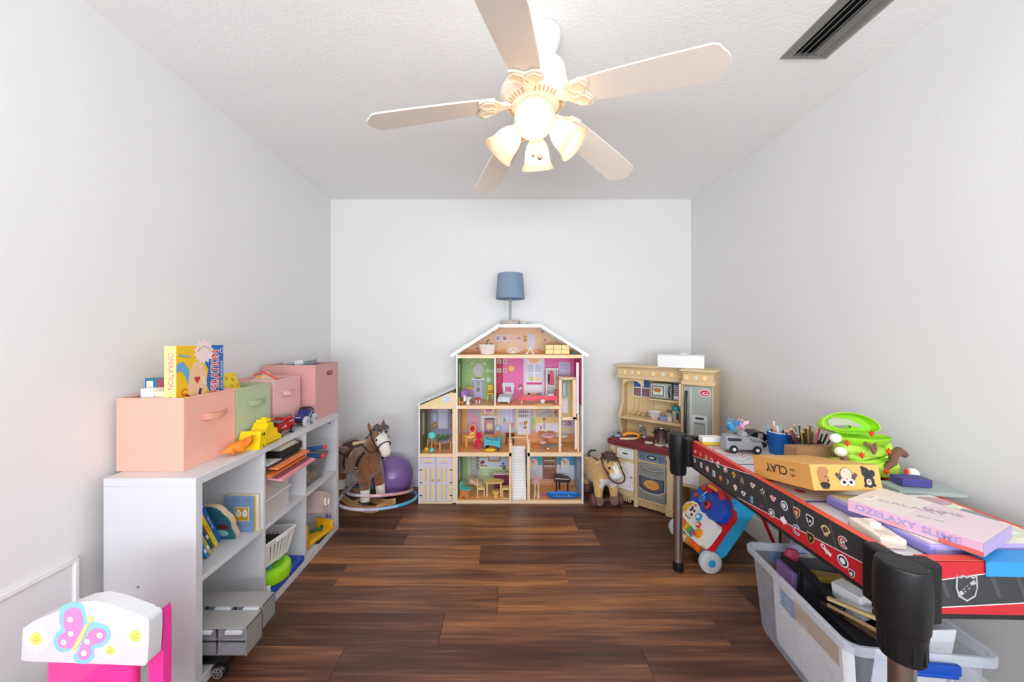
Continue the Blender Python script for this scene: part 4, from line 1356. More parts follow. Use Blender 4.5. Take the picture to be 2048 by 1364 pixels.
def coat(c):
    if c.z < .092:
        return blackf
    if c.z < .175 and c.z < .17 + .02 * math.sin(40 * c.x):
        return cream_f
    if c.x > .285 and c.z > .36:
        if (c.z - .6) + 1.35 * (c.x - .27) > -.025 - abs(c.y) * .7 or c.z < .455:
            return cream_f
    return brown


painted(MB(), vs, fs, coat).build('body', horse)
for s_ in (-1, 1):
    MB(brown).loft([[(.22 + .02 * math.cos(t), s_ * .045 + .012 * math.sin(t), .6) for t in [2 * PI * i / 10 for i in range(10)]],
                    [(.218 + .022 * math.cos(t), s_ * .056 + .012 * math.sin(t), .635) for t in [2 * PI * i / 10 for i in range(10)]],
                    [(.216 + .004 * math.cos(t), s_ * .062 + .003 * math.sin(t), .665) for t in [2 * PI * i / 10 for i in range(10)]]]).build('ear', horse)
    MB(mat('2a1608', .1)).ball((.292, s_ * .047, .552), .009, 10).build('eye', horse)
    MB(mat('d7b98f', .5)).cyl((.12, s_ * .015, .505), (.115, s_ * .115, .51), .0125).ball((.115, s_ * .115, .51), .014, 10).build('handle', horse)
mane = MB(fur('3c3029', '5f5348'))
random.seed(3)
for i in range(46):
    f = i / 45
    x, z = .115 + .145 * f, .47 + .165 * f
    mane.tube([(x + .02, random.uniform(-.018, .018), z - .02), (x - .022, random.uniform(-.022, .022), z + .012), (x - .05 - random.uniform(0, .015), random.uniform(-.03, .03), z - .012)], [.011, .009, .002], 5)
for i in range(16):
    mane.tube([(.25, random.uniform(-.02, .02), .625), (.285, random.uniform(-.03, .03), .645), (.325, random.uniform(-.045, .045), .618 + random.uniform(-.02, .02))], [.011, .01, .002], 5)
mane.build('mane', horse)
tail = MB(fur('6b4526', 'e4d2b4'))
for i in range(18):
    o = random.uniform(-.02, .02)
    tail.tube([(-.26, o * .4, .37), (-.3, o, .4), (-.33, o * 1.5, .35), (-.335, o * 2, .24 + random.uniform(0, .03))], [.012, .014, .013, .003], 5)
tail.build('tail', horse)
sad = mat('4a342c', .6, var=.08, bump=.1, bs=90)
mb = MB(sad)
rg = []
for i in range(9):
    t = R(-66 + 132 * i / 8)
    w0 = .07 + .012 * math.cos(t)
    rg.append([(-.045 + sgn * w0 - .006, .116 * math.sin(t) * (1 + .03), .337 + (.112 + ex) * math.cos(t)) for sgn, ex in ((-1, .018), (-.5, .006), (.5, .006), (1, .018), (1, .026), (.5, .014), (-.5, .014), (-1, .026))])
mb.loft(rg, smooth=False)
mb.build('saddle', horse, label='dark brown saddle with light stitching')
MB(mat('d9c5a4', .8)).tube([(-.12, .11 * math.sin(t), .337 + .132 * math.cos(t)) for t in [R(-66 + 132 * i / 12) for i in range(13)]], .004, 6).tube([(.024, .11 * math.sin(t), .337 + .132 * math.cos(t)) for t in [R(-66 + 132 * i / 12) for i in range(13)]], .004, 6).build('saddle_trim', horse)
mb = MB(mat('2f201a', .6))
mb.tube([(-.045, .108 * math.sin(t), .335 + .108 * math.cos(t)) for t in [2 * PI * i / 24 for i in range(24)]], .012, 6, True)
mb.build('girth', horse)
mb = MB(mat('2f201a', .6))
mb.tube([(.118 + .035 * math.cos(t) + .01, .108 * math.sin(t), .375 + .095 * math.cos(t)) for t in [2 * PI * i / 24 for i in range(24)]], .011, 6, True, M=T(.012, 0, -.008))
cr = mat('f1eadf', .4)
mb.mat(cr)
for i in range(9):
    t = PI + (i - 4) * .32
    mb.ball((.118 + .035 * math.cos(t) + .034, .118 * math.sin(t), .367 + .095 * math.cos(t)), .0055, 6)
mb.build('breast_collar', horse, label='dark studded breast collar')
mb = MB(mat('2f201a', .6))
mb.tube([(.312 + .026 * math.cos(t), .051 * math.sin(t), .497 + .04 * math.cos(t)) for t in [2 * PI * i / 20 for i in range(20)]], .005, 6, True)
for s_ in (-1, 1):
    mb.tube([(.305, s_ * .05, .5), (.26, s_ * .062, .56), (.225, s_ * .058, .62)], .005, 6).tube([(.318, s_ * .05, .48), (.25, s_ * .07, .46), (.14, s_ * .075, .5)], .004, 6)
mb.build('bridle', horse)
pine = mat('e0b57c', .45, var=.08, vs=10, stretch=(2, 14, 14))
for s_ in (-1, 1):
    mb = MB(pine)
    pts = [(-.215 + .555 * i / 16, .018 + .052 * (abs(i - 6) / 9) ** 2.4) for i in range(17)]
    out = [(x, z - .018) for x, z in pts] + [(x, z + .026) for x, z in pts[::-1]]
    mb.prism(out, .022, frame((0, s_ * .068 + .011, 0), (1, 0, 0), (0, -1, 0)))
    mb.build('rocker', horse)
for x in (-.22, .0, .24):
    MB(pine).box((x, 0, .03 + abs(x) * .07), (.036, .135, .014), .003).build('cross_bar', horse)

MB(mat('7d5f9c', .22, var=.05, coat=.3)).ball((0, 0, 0), .16, 40).build('exercise_ball', None, (-.895, 2.84, .16), None, 'shiny purple exercise ball behind the rocking horse', 'ball')


def hoop(name, label, c, r, zf, zb, cols, th):
    t = thing(name, label, 'hoop', (c[0], c[1], 0))
    n = 72
    pts = [Vector((r * math.cos(2 * PI * i / n), r * math.sin(2 * PI * i / n), (zf + zb) / 2 + (zb - zf) / 2 * math.sin(2 * PI * i / n) + .052 * math.exp(-((i * 360 / n - 152) / 26) ** 2))) for i in range(n)]
    k = len(cols)
    for j in range(k):
        i0, i1 = j * n // k, (j + 1) * n // k
        MB(mat(cols[j], .25, var=.1, vs=40, coat=.4)).tube([pts[i % n] for i in range(i0, i1 + 1)], th, 10, cap=False).build('ring_segment', t)
    return t


hoop('hula_hoop', 'blue and white hula hoop leaning around the rocking horse legs', (-.945, 2.66), .28, .108, .012, ['5ba6cf', '6fb4d6', '4c8fc4', '57a9c9', '68b3d2', '7fb6d9', '5d9ccb', '8fb0d8', 'dfe2ee', '86a8d6', 'e6dce6', 'd8d2e4', 'c2b8dc', '9cc0e0', '4ab4d0', '3fb0cf'], .011)
hoop('hula_hoop', 'pink and pearl hula hoop resting above the blue one', (-.955, 2.735), .238, .15, .022, ['d9a9a4', 'e2b8b4', 'd79ea4', 'e6c6c4', 'cfa3b4', 'e0aeb0', 'dfc0bc', 'd898a4', 'e7cfd2', 'd8bcd0', 'c9b4cc', 'ecd9d8', 'e0b6b8', 'd79a9e', 'd8a49c', 'dcaea4'], .0115)

# ------------------------------------------------------------------ toy kitchen standing across the back right corner
KX, KY, KA = .86, 2.775, -39.7
kc, ks = math.cos(R(39.7)), math.sin(R(39.7))


def kz(px, py, w):
    a = (px - CX) / FPX
    u = (a * (KY + kc * w) - KX - ks * w) / (kc + a * ks)
    Y = KY - ks * u + kc * w
    return u, CAMZ - (py - CY) * Y / FPX


kit = thing('toy_kitchen', 'beige plastic toy kitchen with silver oven, fridge and maroon countertop', 'toy kitchen', (KX, KY, 0), KA)
tan, tan2 = mat('ddc295', .5, var=.03, bump=.03, bs=200), mat('d0b283', .5, var=.03)
wht = mat('f4f2ee', .4, var=.02)
silver = mat('aab0a8', .35, .55, var=.06, vs=6, stretch=(1, 1, 30))
KW, KD, KH = .70, .27, 1.06


def kb(name, u0, u1, w0, w1, z0, z1, m=tan, b=.004, parent=None, label=None):
    return MB(m).box(((u0 + u1) / 2, (w0 + w1) / 2, (z0 + z1) / 2), (u1 - u0, w1 - w0, z1 - z0), b).build(name, parent or kit, label=label)


UF = kz(1362, 780, 0)[0]          # where the fridge begins
kb('base_cabinet', .012, UF + .0, .012, KD, .03, .44)
kb('fridge_housing', UF, KW, .0, KD, .41, .955)
kb('side_panel', KW - .02, KW, .0, KD, .03, .42)
kb('niche_back', UF, KW - .02, KD - .02, KD, .03, .42, mat('c3c1b6', .6))
kb('niche_floor', UF, KW - .02, .01, KD - .02, .03, .075)
kb('hutch_back', 0.04, UF, KD - .05, KD, .44, .955)
# drawer, doors, pilasters
for px0, px1, nm in ((1222, 1231, 'pilaster'), (1269.5, 1275.5, 'pilaster'), (1333, 1346.5, 'pilaster')):
    u0, u1 = kz(px0, 950, 0)[0], kz(px1, 950, 0)[0]
    p = kb(nm, u0, u1, -.006, .03, .0, .436)
    kb('foot', u0 - .004, u1 + .004, -.014, .03, .0, .062, tan, .004, p)
    kb('cap_block', u0 - .003, u1 + .003, -.012, .03, .395, .436, tan, .004, p)
u0, u1 = kz(1234, 900, 0)[0], kz(1267.5, 900, 0)[0]
dr = kb('drawer', u0, u1, -.004, .02, .345, .425, wht)
mb = MB(mat('9fb4d4', .5))
F = frame(((u0 + u1) / 2, -.0042, .385), (1, 0, 0), (0, -1, 0))
for a, b_, c, d in ((-.046, .046, .022, .024), (-.046, .046, -.026, -.024), (-.048, -.046, -.026, .024), (.046, .048, -.026, .024)):
    mb.panel(a, b_, c, d, .0008, F)
mb.mat('6b3a34').disc(0, 0, .024, .002, F, n=16, ry=.006)
mb.build('drawer_print', dr)
do = kb('door', u0, u1, -.004, .02, .105, .315, wht)
kb('door_panel', u0 + .022, u1 - .022, -.008, 0, .135, .285, wht, .004, do)
MB(mat('c4c4c2', .3, .7)).ball((u1 - .014, -.014, .215), .009, 12).build('knob', do)
u0, u1 = kz(1277, 905, 0)[0], kz(1332, 905, 0)[0]
cp = kb('control_panel', u0, u1, -.002, .02, .362, .424, mat('7f93ab', .4))
mb = MB('22262e')
F = frame(((u0 + u1) / 2, -.0025, .393), (1, 0, 0), (0, -1, 0))
mb.disc(0, 0, .034, .003, F, n=22, ry=.017).mat('dfe6ec').disc(0, .001, .02, .004, F, n=18, ry=.008).mat('38485c')
for s_ in (-1, 1):
    for k in range(12):
        mb.panel(s_ * (.05 + (k % 4) * .011) - .004, s_ * (.05 + (k % 4) * .011) + .004, -.018 + (k // 4) * .013, -.011 + (k // 4) * .013, .001, F)
mb.build('control_print', cp)
ov = kb('oven_door', u0 + .002, u1 - .002, -.008, .02, .075, .345, silver, .006)
uc = (u0 + u1) / 2
MB(CHROME).tube([(u0 + .02, -.008, .315), (u0 + .03, -.022, .308), (uc, -.026, .302), (u1 - .03, -.022, .308), (u1 - .02, -.008, .315)], .006, 8).build('handle', ov)
F = frame((uc, -.0082, .2), (1, 0, 0), (0, -1, 0))
win = [(-.09, .052), (-.05, .046), (0, .043), (.05, .046), (.09, .052), (.088, -.035), (.05, -.056), (0, -.064), (-.05, -.056), (-.088, -.035)]
mb = MB(mat('d8dcd8', .3, .6)).prism([(x * 1.08, y * 1.13 - .004) for x, y in win], .002, F)
mb.mat('3c4450').prism(win, .003, F).mat('59606a').prism([(x * .86, y * .82) for x, y in win], .0036, F)
mb.mat('1f2226').disc(.0, -.006, .058, .0041, F, n=26, ry=.036).mat('e0a050').disc(0, -.004, .055, .0047, F, n=26, ry=.034)
mb.mat('b06a2a')
for k in range(14):
    mb.disc(-.04 + (k * 29 % 80) / 1000, -.022 + (k * 17 % 36) / 1000, .0035, .0051, F, n=8)
mb.build('oven_window', ov, label='oven window print with a pie')
mb = MB(mat('7d837d', .4, .4))
for k in range(6):
    mb.box((u0 + .03 + k * (u1 - u0 - .06) / 5, -.009, .093), (.006, .004, .012), .001)
mb.box((uc, -.009, .108), (u1 - u0 - .02, .003, .003))
mb.build('vent_line', ov)
mb = MB(tan2)
ua, ub = kz(1276, 1000, 0)[0], kz(1331, 1000, 0)[0]
for k in range(13):
    mb.cyl((ua + (k + .5) * (ub - ua) / 13, .008, .012), (ua + (k + .5) * (ub - ua) / 13, .008, .056), .0075, n=8)
mb.build('fluted_skirting', kit)
mb = MB(tan2)
for k in range(8):
    mb.cyl((.03 + k * .0165, .012, .012), (.03 + k * .0165, .012, .056), .0065, n=8)
mb.build('fluted_skirting', kit)
# countertop with bowed front
ct = mat('7c2f36', .4, var=.05, vs=40)
n = 16
fr_ = [(-.02 + (UF + .01) * i / n, -.03 - .022 * math.sin(PI * i / n)) for i in range(n + 1)]
mb = MB(ct)
top = []
for dz, ins in ((.444, .008), (.452, 0), (.482, 0), (.49, .008)):
    top.append([(x + ins * (1 if i == 0 else -1 if i == n else 0), y + ins, dz) for i, (x, y) in enumerate(fr_)] + [(UF - .012, KD - .04, dz), (-.012, KD - .04, dz)])
mb.loft(top, smooth=False)
mb.build('countertop', kit)
mb = MB(mat('8f3a40', .4))
mb.box((.13, .06, .491), (.17, .13, .004), .002)
mb.build('sink_mat', kit, label='recessed maroon sink area')
fa = MB(mat('b9b9b6', .3, .6))
fa.tube([(.2, .17, .49), (.2, .17, .55), (.195, .13, .57), (.19, .1, .55)], [.012, .011, .011, .01], 10).lathe([(.001, .49), (.024, .49), (.018, .5), (.001, .502)], 16, T(.2, .17))
fa.mat('e9e6e0').ball((.17, .17, .575), (.016, .012, .012), 10)
fa.build('faucet', kit)
mb = MB(mat('efe6da', .5))
for x, y, r_ in ((.275, .035, .03), (.37, .085, .052), (.35, .02, .03), (.43, .03, .03)):
    mb.lathe([(.001, .491), (r_, .491), (r_ * .95, .495), (.001, .496)], 24, T(x, y))
mb.build('burner', kit)
# hutch: curved side, window print, shelves, hooks
sd = [(KD, .44), (.15, .44), (.13, .5), (.09, .60), (.075, .645), (.12, .70), (.16, .75), (.165, .86), (.13, .93), (.1, .955), (KD, .955)]
MB(tan).prism(sd, .02, frame((.02, 0, 0), (0, 1, 0), (1, 0, 0))).build('hutch_side', kit)
kb('hutch_shelf', .02, UF, .075, KD - .05, .632, .652, tan, .005)
kb('hutch_shelf', kz(1297, 800, .12)[0], UF, .11, KD - .05, .795, .812, tan, .005)
MB(tan).prism([(.11, .80), (.06, .74), (.0, .80), (.0, .955), (.11, .955)], .014, frame((UF - .014, 0, 0), (0, 1, 0), (1, 0, 0))).build('hutch_divider', kit)
F = frame((0, KD - .0505, 0), (1, 0, 0), (0, -1, 0))
u0, z0 = kz(1266.5, 792, KD - .05)
u1, z1 = kz(1299.5, 758, KD - .05)
mb = MB('f1f0f2').panel(u0, u1, z0, z1, .002, F).prism([((u0 + u1) / 2 + .03 * math.cos(R(t)) - .025, z1 + .034 * math.sin(R(t))) for t in range(0, 181, 20)], .002, F).mat('3b3a44').prism([((u0 + u1) / 2 + .018 * math.cos(R(t)) - .025, z1 + .004 + .018 * math.sin(R(t))) for t in range(0, 181, 20)], .003, F)
um, zm = (u0 + u1) / 2, (z0 + z1) / 2
for i, (a, b_) in enumerate(((u0 + .006, um - .004), (um + .004, u1 - .002))):
    mb.mat(mat('3f6fb8', .4, var=.2, vs=60)).panel(a, b_, zm + .004, z1 - .006, .003, F)
    mb.mat(mat('8d6a6e', .5, var=0, vs=120, h2='4a3036', soft=(.45, .55))).panel(a, b_, z0 + .006, zm - .004, .003, F)
mb.build('window_print', kit, label='printed window with blue panes and brick wall')
for k in range(4):
    u, z = kz(1269 + k * 10.6, 828, .15)
    mb = MB(tan)
    uu = kz(1271 + k * 10.8, 815, KD - .06)[0]
    mb.rbox((uu, KD - .056, .735), (.022, .016, .12), .008)
    mb.tube([(uu, KD - .055, .69), (uu - .006, KD - .075, .67), (uu - .012, KD - .1, .664)], [.011, .011, .009], 8)
    mb.build('utensil_hook', kit)
# microwave and keypad
w_ = .12
u0, u1 = kz(1301, 780, w_)[0], kz(1343.5, 780, w_)[0]
mw = kb('microwave', u0, u1, w_, KD - .05, .814, .935, silver, .006)
F = frame(((u0 + u1) / 2 - .012, w_ - .0003, .874), (1, 0, 0), (0, -1, 0))
hw_ = (u1 - u0) / 2
mb = MB(mat('d4d7d2', .3, .5)).panel(-hw_ + .018, hw_ - .035, -.045, .045, .003, F).mat('5c646a').panel(-hw_ + .024, hw_ - .041, -.039, .039, .0036, F).mat('b7bdba').panel(-hw_ + .031, hw_ - .048, -.032, .032, .0042, F)
mb.mat('e7ecdc').panel(-hw_ + .035, hw_ - .053, -.026, .01, .0048, F).mat('c2d4a2').disc(-.012, -.002, .034, .0053, F, n=20, ry=.02).mat('b56a3c').disc(-.014, .006, .028, .0059, F, n=20, ry=.014)
mb.build('microwave_window', mw)
MB(mat('23262a', .3)).tube([(hw_ - .014 + (u0 + u1) / 2, w_ - .004, .83), (hw_ - .017 + (u0 + u1) / 2, w_ - .018, .874), (hw_ - .014 + (u0 + u1) / 2, w_ - .004, .92)], .006, 8).build('handle', mw)
u0, u1 = kz(1346, 780, w_)[0], kz(1358, 780, w_)[0]
kp = kb('keypad', u0, u1, w_ + .01, KD - .05, .814, .94, mat('b4b9c6', .4))
mb = MB('4a5f8c')
F = frame(((u0 + u1) / 2, w_ + .0098, .88), (1, 0, 0), (0, -1, 0))
for k in range(15):
    mb.panel(-.016 + (k % 3) * .012, -.007 + (k % 3) * .012, -.03 + (k // 3) * .016, -.02 + (k // 3) * .016, .0012, F)
mb.mat('dfe6f4').panel(-.018, .018, -.055, -.036, .0012, F).mat('26365c').panel(-.018, .018, .048, .058, .0012, F)
mb.build('keypad_print', kp)
# fridge door with handle, badge and dispenser
u0, u1 = kz(1366.5, 780, 0)[0], kz(1424.5, 780, 0)[0]
fd = kb('fridge_door', u0, u1, -.012, .01, .425, .948, silver, .006)
MB(mat('3a3e40', .3, .6)).tube([(u0 + .022, -.012, .47), (u0 + .024, -.04, .52), (u0 + .022, -.046, .68), (u0 + .024, -.04, .86), (u0 + .022, -.012, .91)], .009, 10).build('handle', fd)
MB(mat('d3d7d3', .3, .6)).box((u0 + .05, -.013, .687), (.012, .006, .5), .002).build('door_seam', fd)
F = frame((0, -.0125, 0), (1, 0, 0), (0, -1, 0))
ub, zb = kz(1410, 786.5, -.012)
mb = MB('f3e9ea').disc(ub, zb, .036, .002, F, n=8, ry=.026).mat('d8324a').disc(ub, zb, .031, .003, F, n=8, ry=.0215).mat('f6d8dc').disc(ub + .002, zb - .002, .018, .0038, F, n=14, ry=.011).mat('c02a40').disc(ub + .004, zb, .01, .0046, F, n=10, ry=.006)
mb.build('badge', fd, label='red and white badge sticker')
ua, za = kz(1383.5, 829, -.012)
ub, zb = kz(1415.5, 868, -.012)
zb = .56
ds = MB(mat('d5d8d6', .35, .5)).panel(ua, ub, zb, za, .006, F)
ds.mat(mat('9fa8a0', .3, .3)).panel(ua + .012, ub - .012, zb, za - .045, .0075, F).mat('74807a').panel(ua + .02, ub - .02, za - .06, za - .05, .009, F).mat('33373a')
for k in range(4):
    ds.disc(ua + .03 + k * (ub - ua - .06) / 3, za - .02, .0085, .0085, F, n=10)
ds.build('dispenser', fd)
u0, u1 = kz(1366, 945, 0)[0], kz(1399.5, 945, 0)[0]
kb('cabinet_face', UF, KW - .015, 0, .02, .24, .415)
do = kb('door', u0, u1, -.008, .004, .265, .40, wht)
kb('door_panel', u0 + .02, u1 - .02, -.012, -.004, .285, .38, wht, .004, do)
MB(mat('9fa0a4', .3, .7)).ball((u0 + .02, -.016, .388), .008, 10).build('knob', do)
# cornice: hutch part stepped back, fridge part proud
ins = mat('e0bd80', .45)


def cornice(u0, u1, w0, name, ends):
    mb = MB(tan)
    mb.box(((u0 + u1) / 2, (w0 + KD) / 2, .965), (u1 - u0, KD - w0, .03), .006)
    mb.box(((u0 + u1) / 2, (w0 + .012 + KD) / 2, 1.005), (u1 - u0 - .016, KD - w0 - .012, .056), .003)
    mb.box(((u0 + u1) / 2, (w0 + .004 + KD) / 2, 1.036), (u1 - u0 + .004, KD - w0 - .004, .014), .005)
    mb.box(((u0 + u1) / 2, (w0 - .01 + KD) / 2, 1.051), (u1 - u0 + .02, KD - w0 + .01, .018), .006)
    c = mb.build(name, kit)
    L_ = u1 - u0
    F = frame((u0, w0 + .0118, 1.004), (1, 0, 0), (0, -1, 0))
    for a, b_ in ends:
        m2 = MB(ins)
        m2.panel(a * L_, b_ * L_, -.018, .018, .003, F)
        m2.mat('f6dfae')
        for q_ in (.15, .8):
            m2.panel((a + (b_ - a) * q_) * L_ - .01, (a + (b_ - a) * q_) * L_ + .01, -.014, .014, .006, F)
        m2.mat('dfe4e2').disc((a + b_) / 2 * L_, .0, .013, .007, F, n=8)
        m2.build('inset_panel', c)
    return c


cornice(.0, UF - .004, .088, 'hutch_cornice', ((.1, .42), (.52, .92)))
cornice(UF, KW + .012, -.012, 'fridge_cornice', ((.06, .86),))
mb = MB(tan)
ar = [(.05, .95), (.05, .9)] + [(.13 + .07 * math.cos(R(t)), .89 + .05 * math.sin(R(t))) for t in range(170, 9, -20)] + [(.215, .9), (.215, .95)]
mb.prism(ar, .015, frame((0, .115, 0), (1, 0, 0), (0, -1, 0)))
mb.build('hutch_arch', kit)


def K(u, w, z):
    return Vector((KX + kc * u + ks * w, KY - ks * u + kc * w, z))


# things on the toy kitchen
MB(mat('f3f3f3', .7, var=.01)).rbox((0, 0, .045), (.3, .15, .09), .006).box((0, 0, .0905), (.306, .156, .005), .002).ball((.02, 0, .098), (.025, .02, .008), 12).build('white_carton', None, K(.475, .12, 1.061), (0, 0, R(-30)), 'plain white carton lying on top of the toy kitchen', 'box')
t = thing('saucepan', 'stainless steel toy saucepan with side handles on the burner', 'saucepan', K(.35, .075, .497), 20)
MB(mat('a9a5a0', .18, 1, var=.08, vs=12, stretch=(1, 1, 20))).lathe([(.001, 0), (.044, 0), (.048, .004), (.048, .094), (.051, .098), (.047, .098), (.045, .09), (.045, .006), (.001, .005)], 36).build('pot', t)
for s_ in (-1, 1):
    MB(BLACK).tube([(s_ * .046, -.016, .075), (s_ * .068, -.012, .08), (s_ * .068, .012, .08), (s_ * .046, .016, .075)], .005, 8).build('handle', t)
t = thing('toy_telephone', 'orange plastic toy handset lying on the maroon countertop', 'toy', K(.14, .05, .494), -10)
orn = mat('ee9420', .4)
MB(orn).tube([(-.062, .01, .016), (-.03, .012, .034), (.02, .012, .036), (.05, .008, .03), (.056, -.01, .012)], [.014, .015, .016, .015, .012], 10).build('body', t)
MB(mat('2f2a28', .5)).rbox((.02, -.008, .02), (.04, .012, .02), .004).build('grip', t)
MB(mat('e9d3a4', .5)).tube([(-.08, -.03, .006), (-.03, -.045, .008), (.03, -.04, .008), (.06, -.02, .008)], [.006, .01, .01, .006], 8).build('toy_spoon', None, K(.125, .03, .498), None, 'cream plastic toy spoon in front of the orange handset', 'toy spoon')
MB(mat('8fb4cc', .45)).ball((0, 0, .012), (.03, .018, .012), 14).tube([(-.02, .02, .01), (-.02, .06, .012), (0, .085, .014)], .006, 8).build('toy_scoop', None, K(.045, .02, .494), None, 'pale blue toy scoop at the left end of the countertop', 'toy scoop')
MB(mat('b9cfae', .5)).lathe([(.001, 0), (.02, 0), (.036, .012), (.038, .015), (.02, .006), (.001, .005)], 28).build('toy_plate', None, K(.44, .13, .5), None, 'pale green toy plate behind the saucepan', 'toy plate')
zs = .653
t = thing('toy_bowl', 'white toy bowl with pink foot on the hutch shelf', 'bowl', K(kz(1309, 836, .13)[0], .13, zs))
MB(mat('f4eeee', .35)).lathe([(.026, .012), (.036, .02), (.05, .055), (.052, .058), (.048, .056), (.034, .023), (.001, .02)], 28).build('bowl', t)
MB(mat('e9b9ba', .4)).lathe([(.001, 0), (.026, 0), (.027, .004), (.024, .014), (.001, .014)], 22).build('foot', t)
t = thing('toy_cup', 'small blue toy cup beside the white bowl', 'cup', K(kz(1326, 838, .115)[0], .125, zs))
MB(mat('8fa9d0', .4, var=.12, vs=60)).lathe([(.001, 0), (.022, 0), (.03, .012), (.03, .03), (.027, .032), (.026, .014), (.001, .008)], 22).build('cup', t)
MB(mat('c98a52', .5)).tube([(-.004, .016, .03), (.012, .022, .05), (.022, .012, .034)], .006, 6).build('spoon', t)
t = thing('salt_shaker', 'glass shaker jar with metal lid and cream filling', 'shaker', K(kz(1339, 838, .125)[0], .125, zs))
MB(mat('efe3c8', .6)).lathe([(.001, .002), (.019, .002), (.019, .036), (.001, .036)], 20).build('filling', t)
MB(clear('e9e2d4', .25)).lathe([(.001, 0), (.021, 0), (.022, .05), (.017, .062), (.017, .066)], 22).build('jar', t)
MB(mat('a89a84', .3, .8)).lathe([(.018, .062), (.019, .078), (.014, .083), (.001, .085)], 20).build('lid', t)
t = thing('toy_bottle', 'clear toy bottle with large teal cap on the hutch shelf', 'bottle', K(kz(1351.5, 838, .12)[0], .125, zs))
MB(clear('cfd2d4', .4)).lathe([(.001, 0), (.02, 0), (.022, .03), (.022, .085), (.016, .09)], 20).build('bottle', t)
MB(mat('1e93a0', .35)).lathe([(.001, .088), (.025, .088), (.027, .092), (.027, .112), (.022, .118), (.001, .119)], 22).build('cap', t)
MB(mat('3a4148', .5)).box((0, -.0215, .05), (.016, .002, .05)).build('label', t)

# ------------------------------------------------------------------ plush pony on wheels
pony = thing('ride_on_pony', 'tan plush ride-on pony with dark wheels beside the dollhouse', 'toy pony', (.787, 2.64, 0), 6)
tn, wf, mr = fur('e9be7c', 'd9a860'), fur('f3f0ec'), mat('6b4236', .5, var=.06)
V, E_, Rr = [], [], []
a = nd((-.02, .17, .215), .085)
p1 = nd((-.02, .25, .21), .078, a)
p2 = nd((-.01, .06, .222), .083, a)
p3 = nd((.01, .0, .27), .062, p2)
p4 = nd((.006, -.035, .33), .062, p3)
p5 = nd((.01, -.065, .338), .062, p4)
p6 = nd((.018, -.11, .292), .052, p5)
p7 = nd((.022, -.135, .255), .05, p6)
for x, y, par in ((-.062, .02, p2), (.058, .02, p2), (-.075, .26, p1), (.05, .26, p1)):
    k1 = nd((x * .95, y + .01, .175), .042, par)
    k2 = nd((x, y, .11), .033, k1)
    nd((x, y - .004, .06), .032, k2)
vs, fs = skin(V, E_, Rr, 2)


def coat2(c):
    if c.y < -.07 and c.z < .292 - (c.y + .11) * .5 and c.z > .15:
        return wf
    if c.y < -.075 and abs(c.x - .014) < .016 and c.z < .372:
        return wf
    if c.y < .005 and .15 < c.z < .225 and abs(c.x - .0) < .06:
        return wf
    return tn


painted(MB(), vs, fs, coat2).build('body', pony)
for x, y in ((-.062, .012), (.058, .012), (-.075, .252), (.05, .252)):
    MB(fur('8a5f4c')).ball((x, y, .05), (.034, .04, .04), 14).build('hoof', pony)
for y in (.012, .252):
    MB(mr).cyl((-.11, y, .05), (.1, y, .05), .012).build('axle', pony)
    for x in (-.112, .1):
        MB(mr).lathe([(.001, -.018), (.03, -.018), (.044, -.013), (.05, 0), (.044, .013), (.03, .018), (.001, .018)], 28, frame((x, y, .05), (0, 1, 0), (1, 0, 0))).build('wheel', pony)
mane = MB(fur('5b3524', '432416'))
random.seed(5)
for i in range(44):
    f = i / 43
    mane.tube([(-.002 + .012 * f, .03 - .1 * f, .365 + .02 * f), (-.005 + random.uniform(-.04, .045), .03 - .12 * f, .395 + random.uniform(0, .02)), (-.005 + random.uniform(-.055, .06), .02 - .12 * f + random.uniform(-.03, .01), .39 + random.uniform(-.03, .03))], [.014, .012, .002], 5)
mane.build('mane', pony)
for s_, nmx in ((-1, -.04), (1, .1)):
    MB(tn).loft([[(.005 + s_ * (.045 + .016 * math.cos(t)), -.03 + .01 * math.sin(t), .355) for t in [2 * PI * i / 10 for i in range(10)]], [(.005 + s_ * (.075 + .018 * math.cos(t)), -.03 + .01 * math.sin(t), .362) for t in [2 * PI * i / 10 for i in range(10)]], [(.005 + s_ * (.112 + .003 * math.cos(t)), -.035 + .003 * math.sin(t), .338) for t in [2 * PI * i / 10 for i in range(10)]]]).build('ear', pony)
    MB(mat('2a1810', .15)).ball((.014 + s_ * .043, -.108, .335), .0095, 10).build('eye', pony)
    MB(mat('9c8a86', .5)).ball((.024 + s_ * .022, -.184, .262), .0045, 8).build('nostril', pony)
mb = MB(mat('5a3326', .7))
mb.tube([(.018 + .06 * math.cos(t), -.118 + .053 * math.sin(t) * .9, .285 + .038 * math.sin(t)) for t in [2 * PI * i / 24 for i in range(24)]], .006, 6, True)
for s_ in (-1, 1):
    mb.tube([(.018 + s_ * .058, -.11, .287), (.01 + s_ * .066, -.06, .332), (.0 + s_ * .058, -.02, .385)], .005, 6)
mb.build('bridle', pony)
mb = MB(mat('4c4a46', .7)).tube([(-.02, .3, .25), (-.03, .33, .3), (-.01, .32, .325), (.03, .3, .33)], [.008, .009, .008, .006], 8)
mb.build('tail', pony)
MB(mat('6b4a34', .7)).tube([(-.02, .1, .302), (-.02, .18, .303), (-.02, .26, .288)], .008, 8).build('back_seam', pony)


def SP(px, py, X):
    Y = X * FPX / (px - CX)
    return Vector((X, Y, CAMZ - (py - CY) * Y / FPX))


# ------------------------------------------------------------------ things in the fabric bins
def carton(name, label, cat, c, d, m, rz=0, group=None, prints=None, rot=None, b=.0015):
    t = MB(m).box((0, 0, d[2] / 2), d, b).build(name, None, c, rot or (0, 0, R(rz)), label, cat, group)
    return t


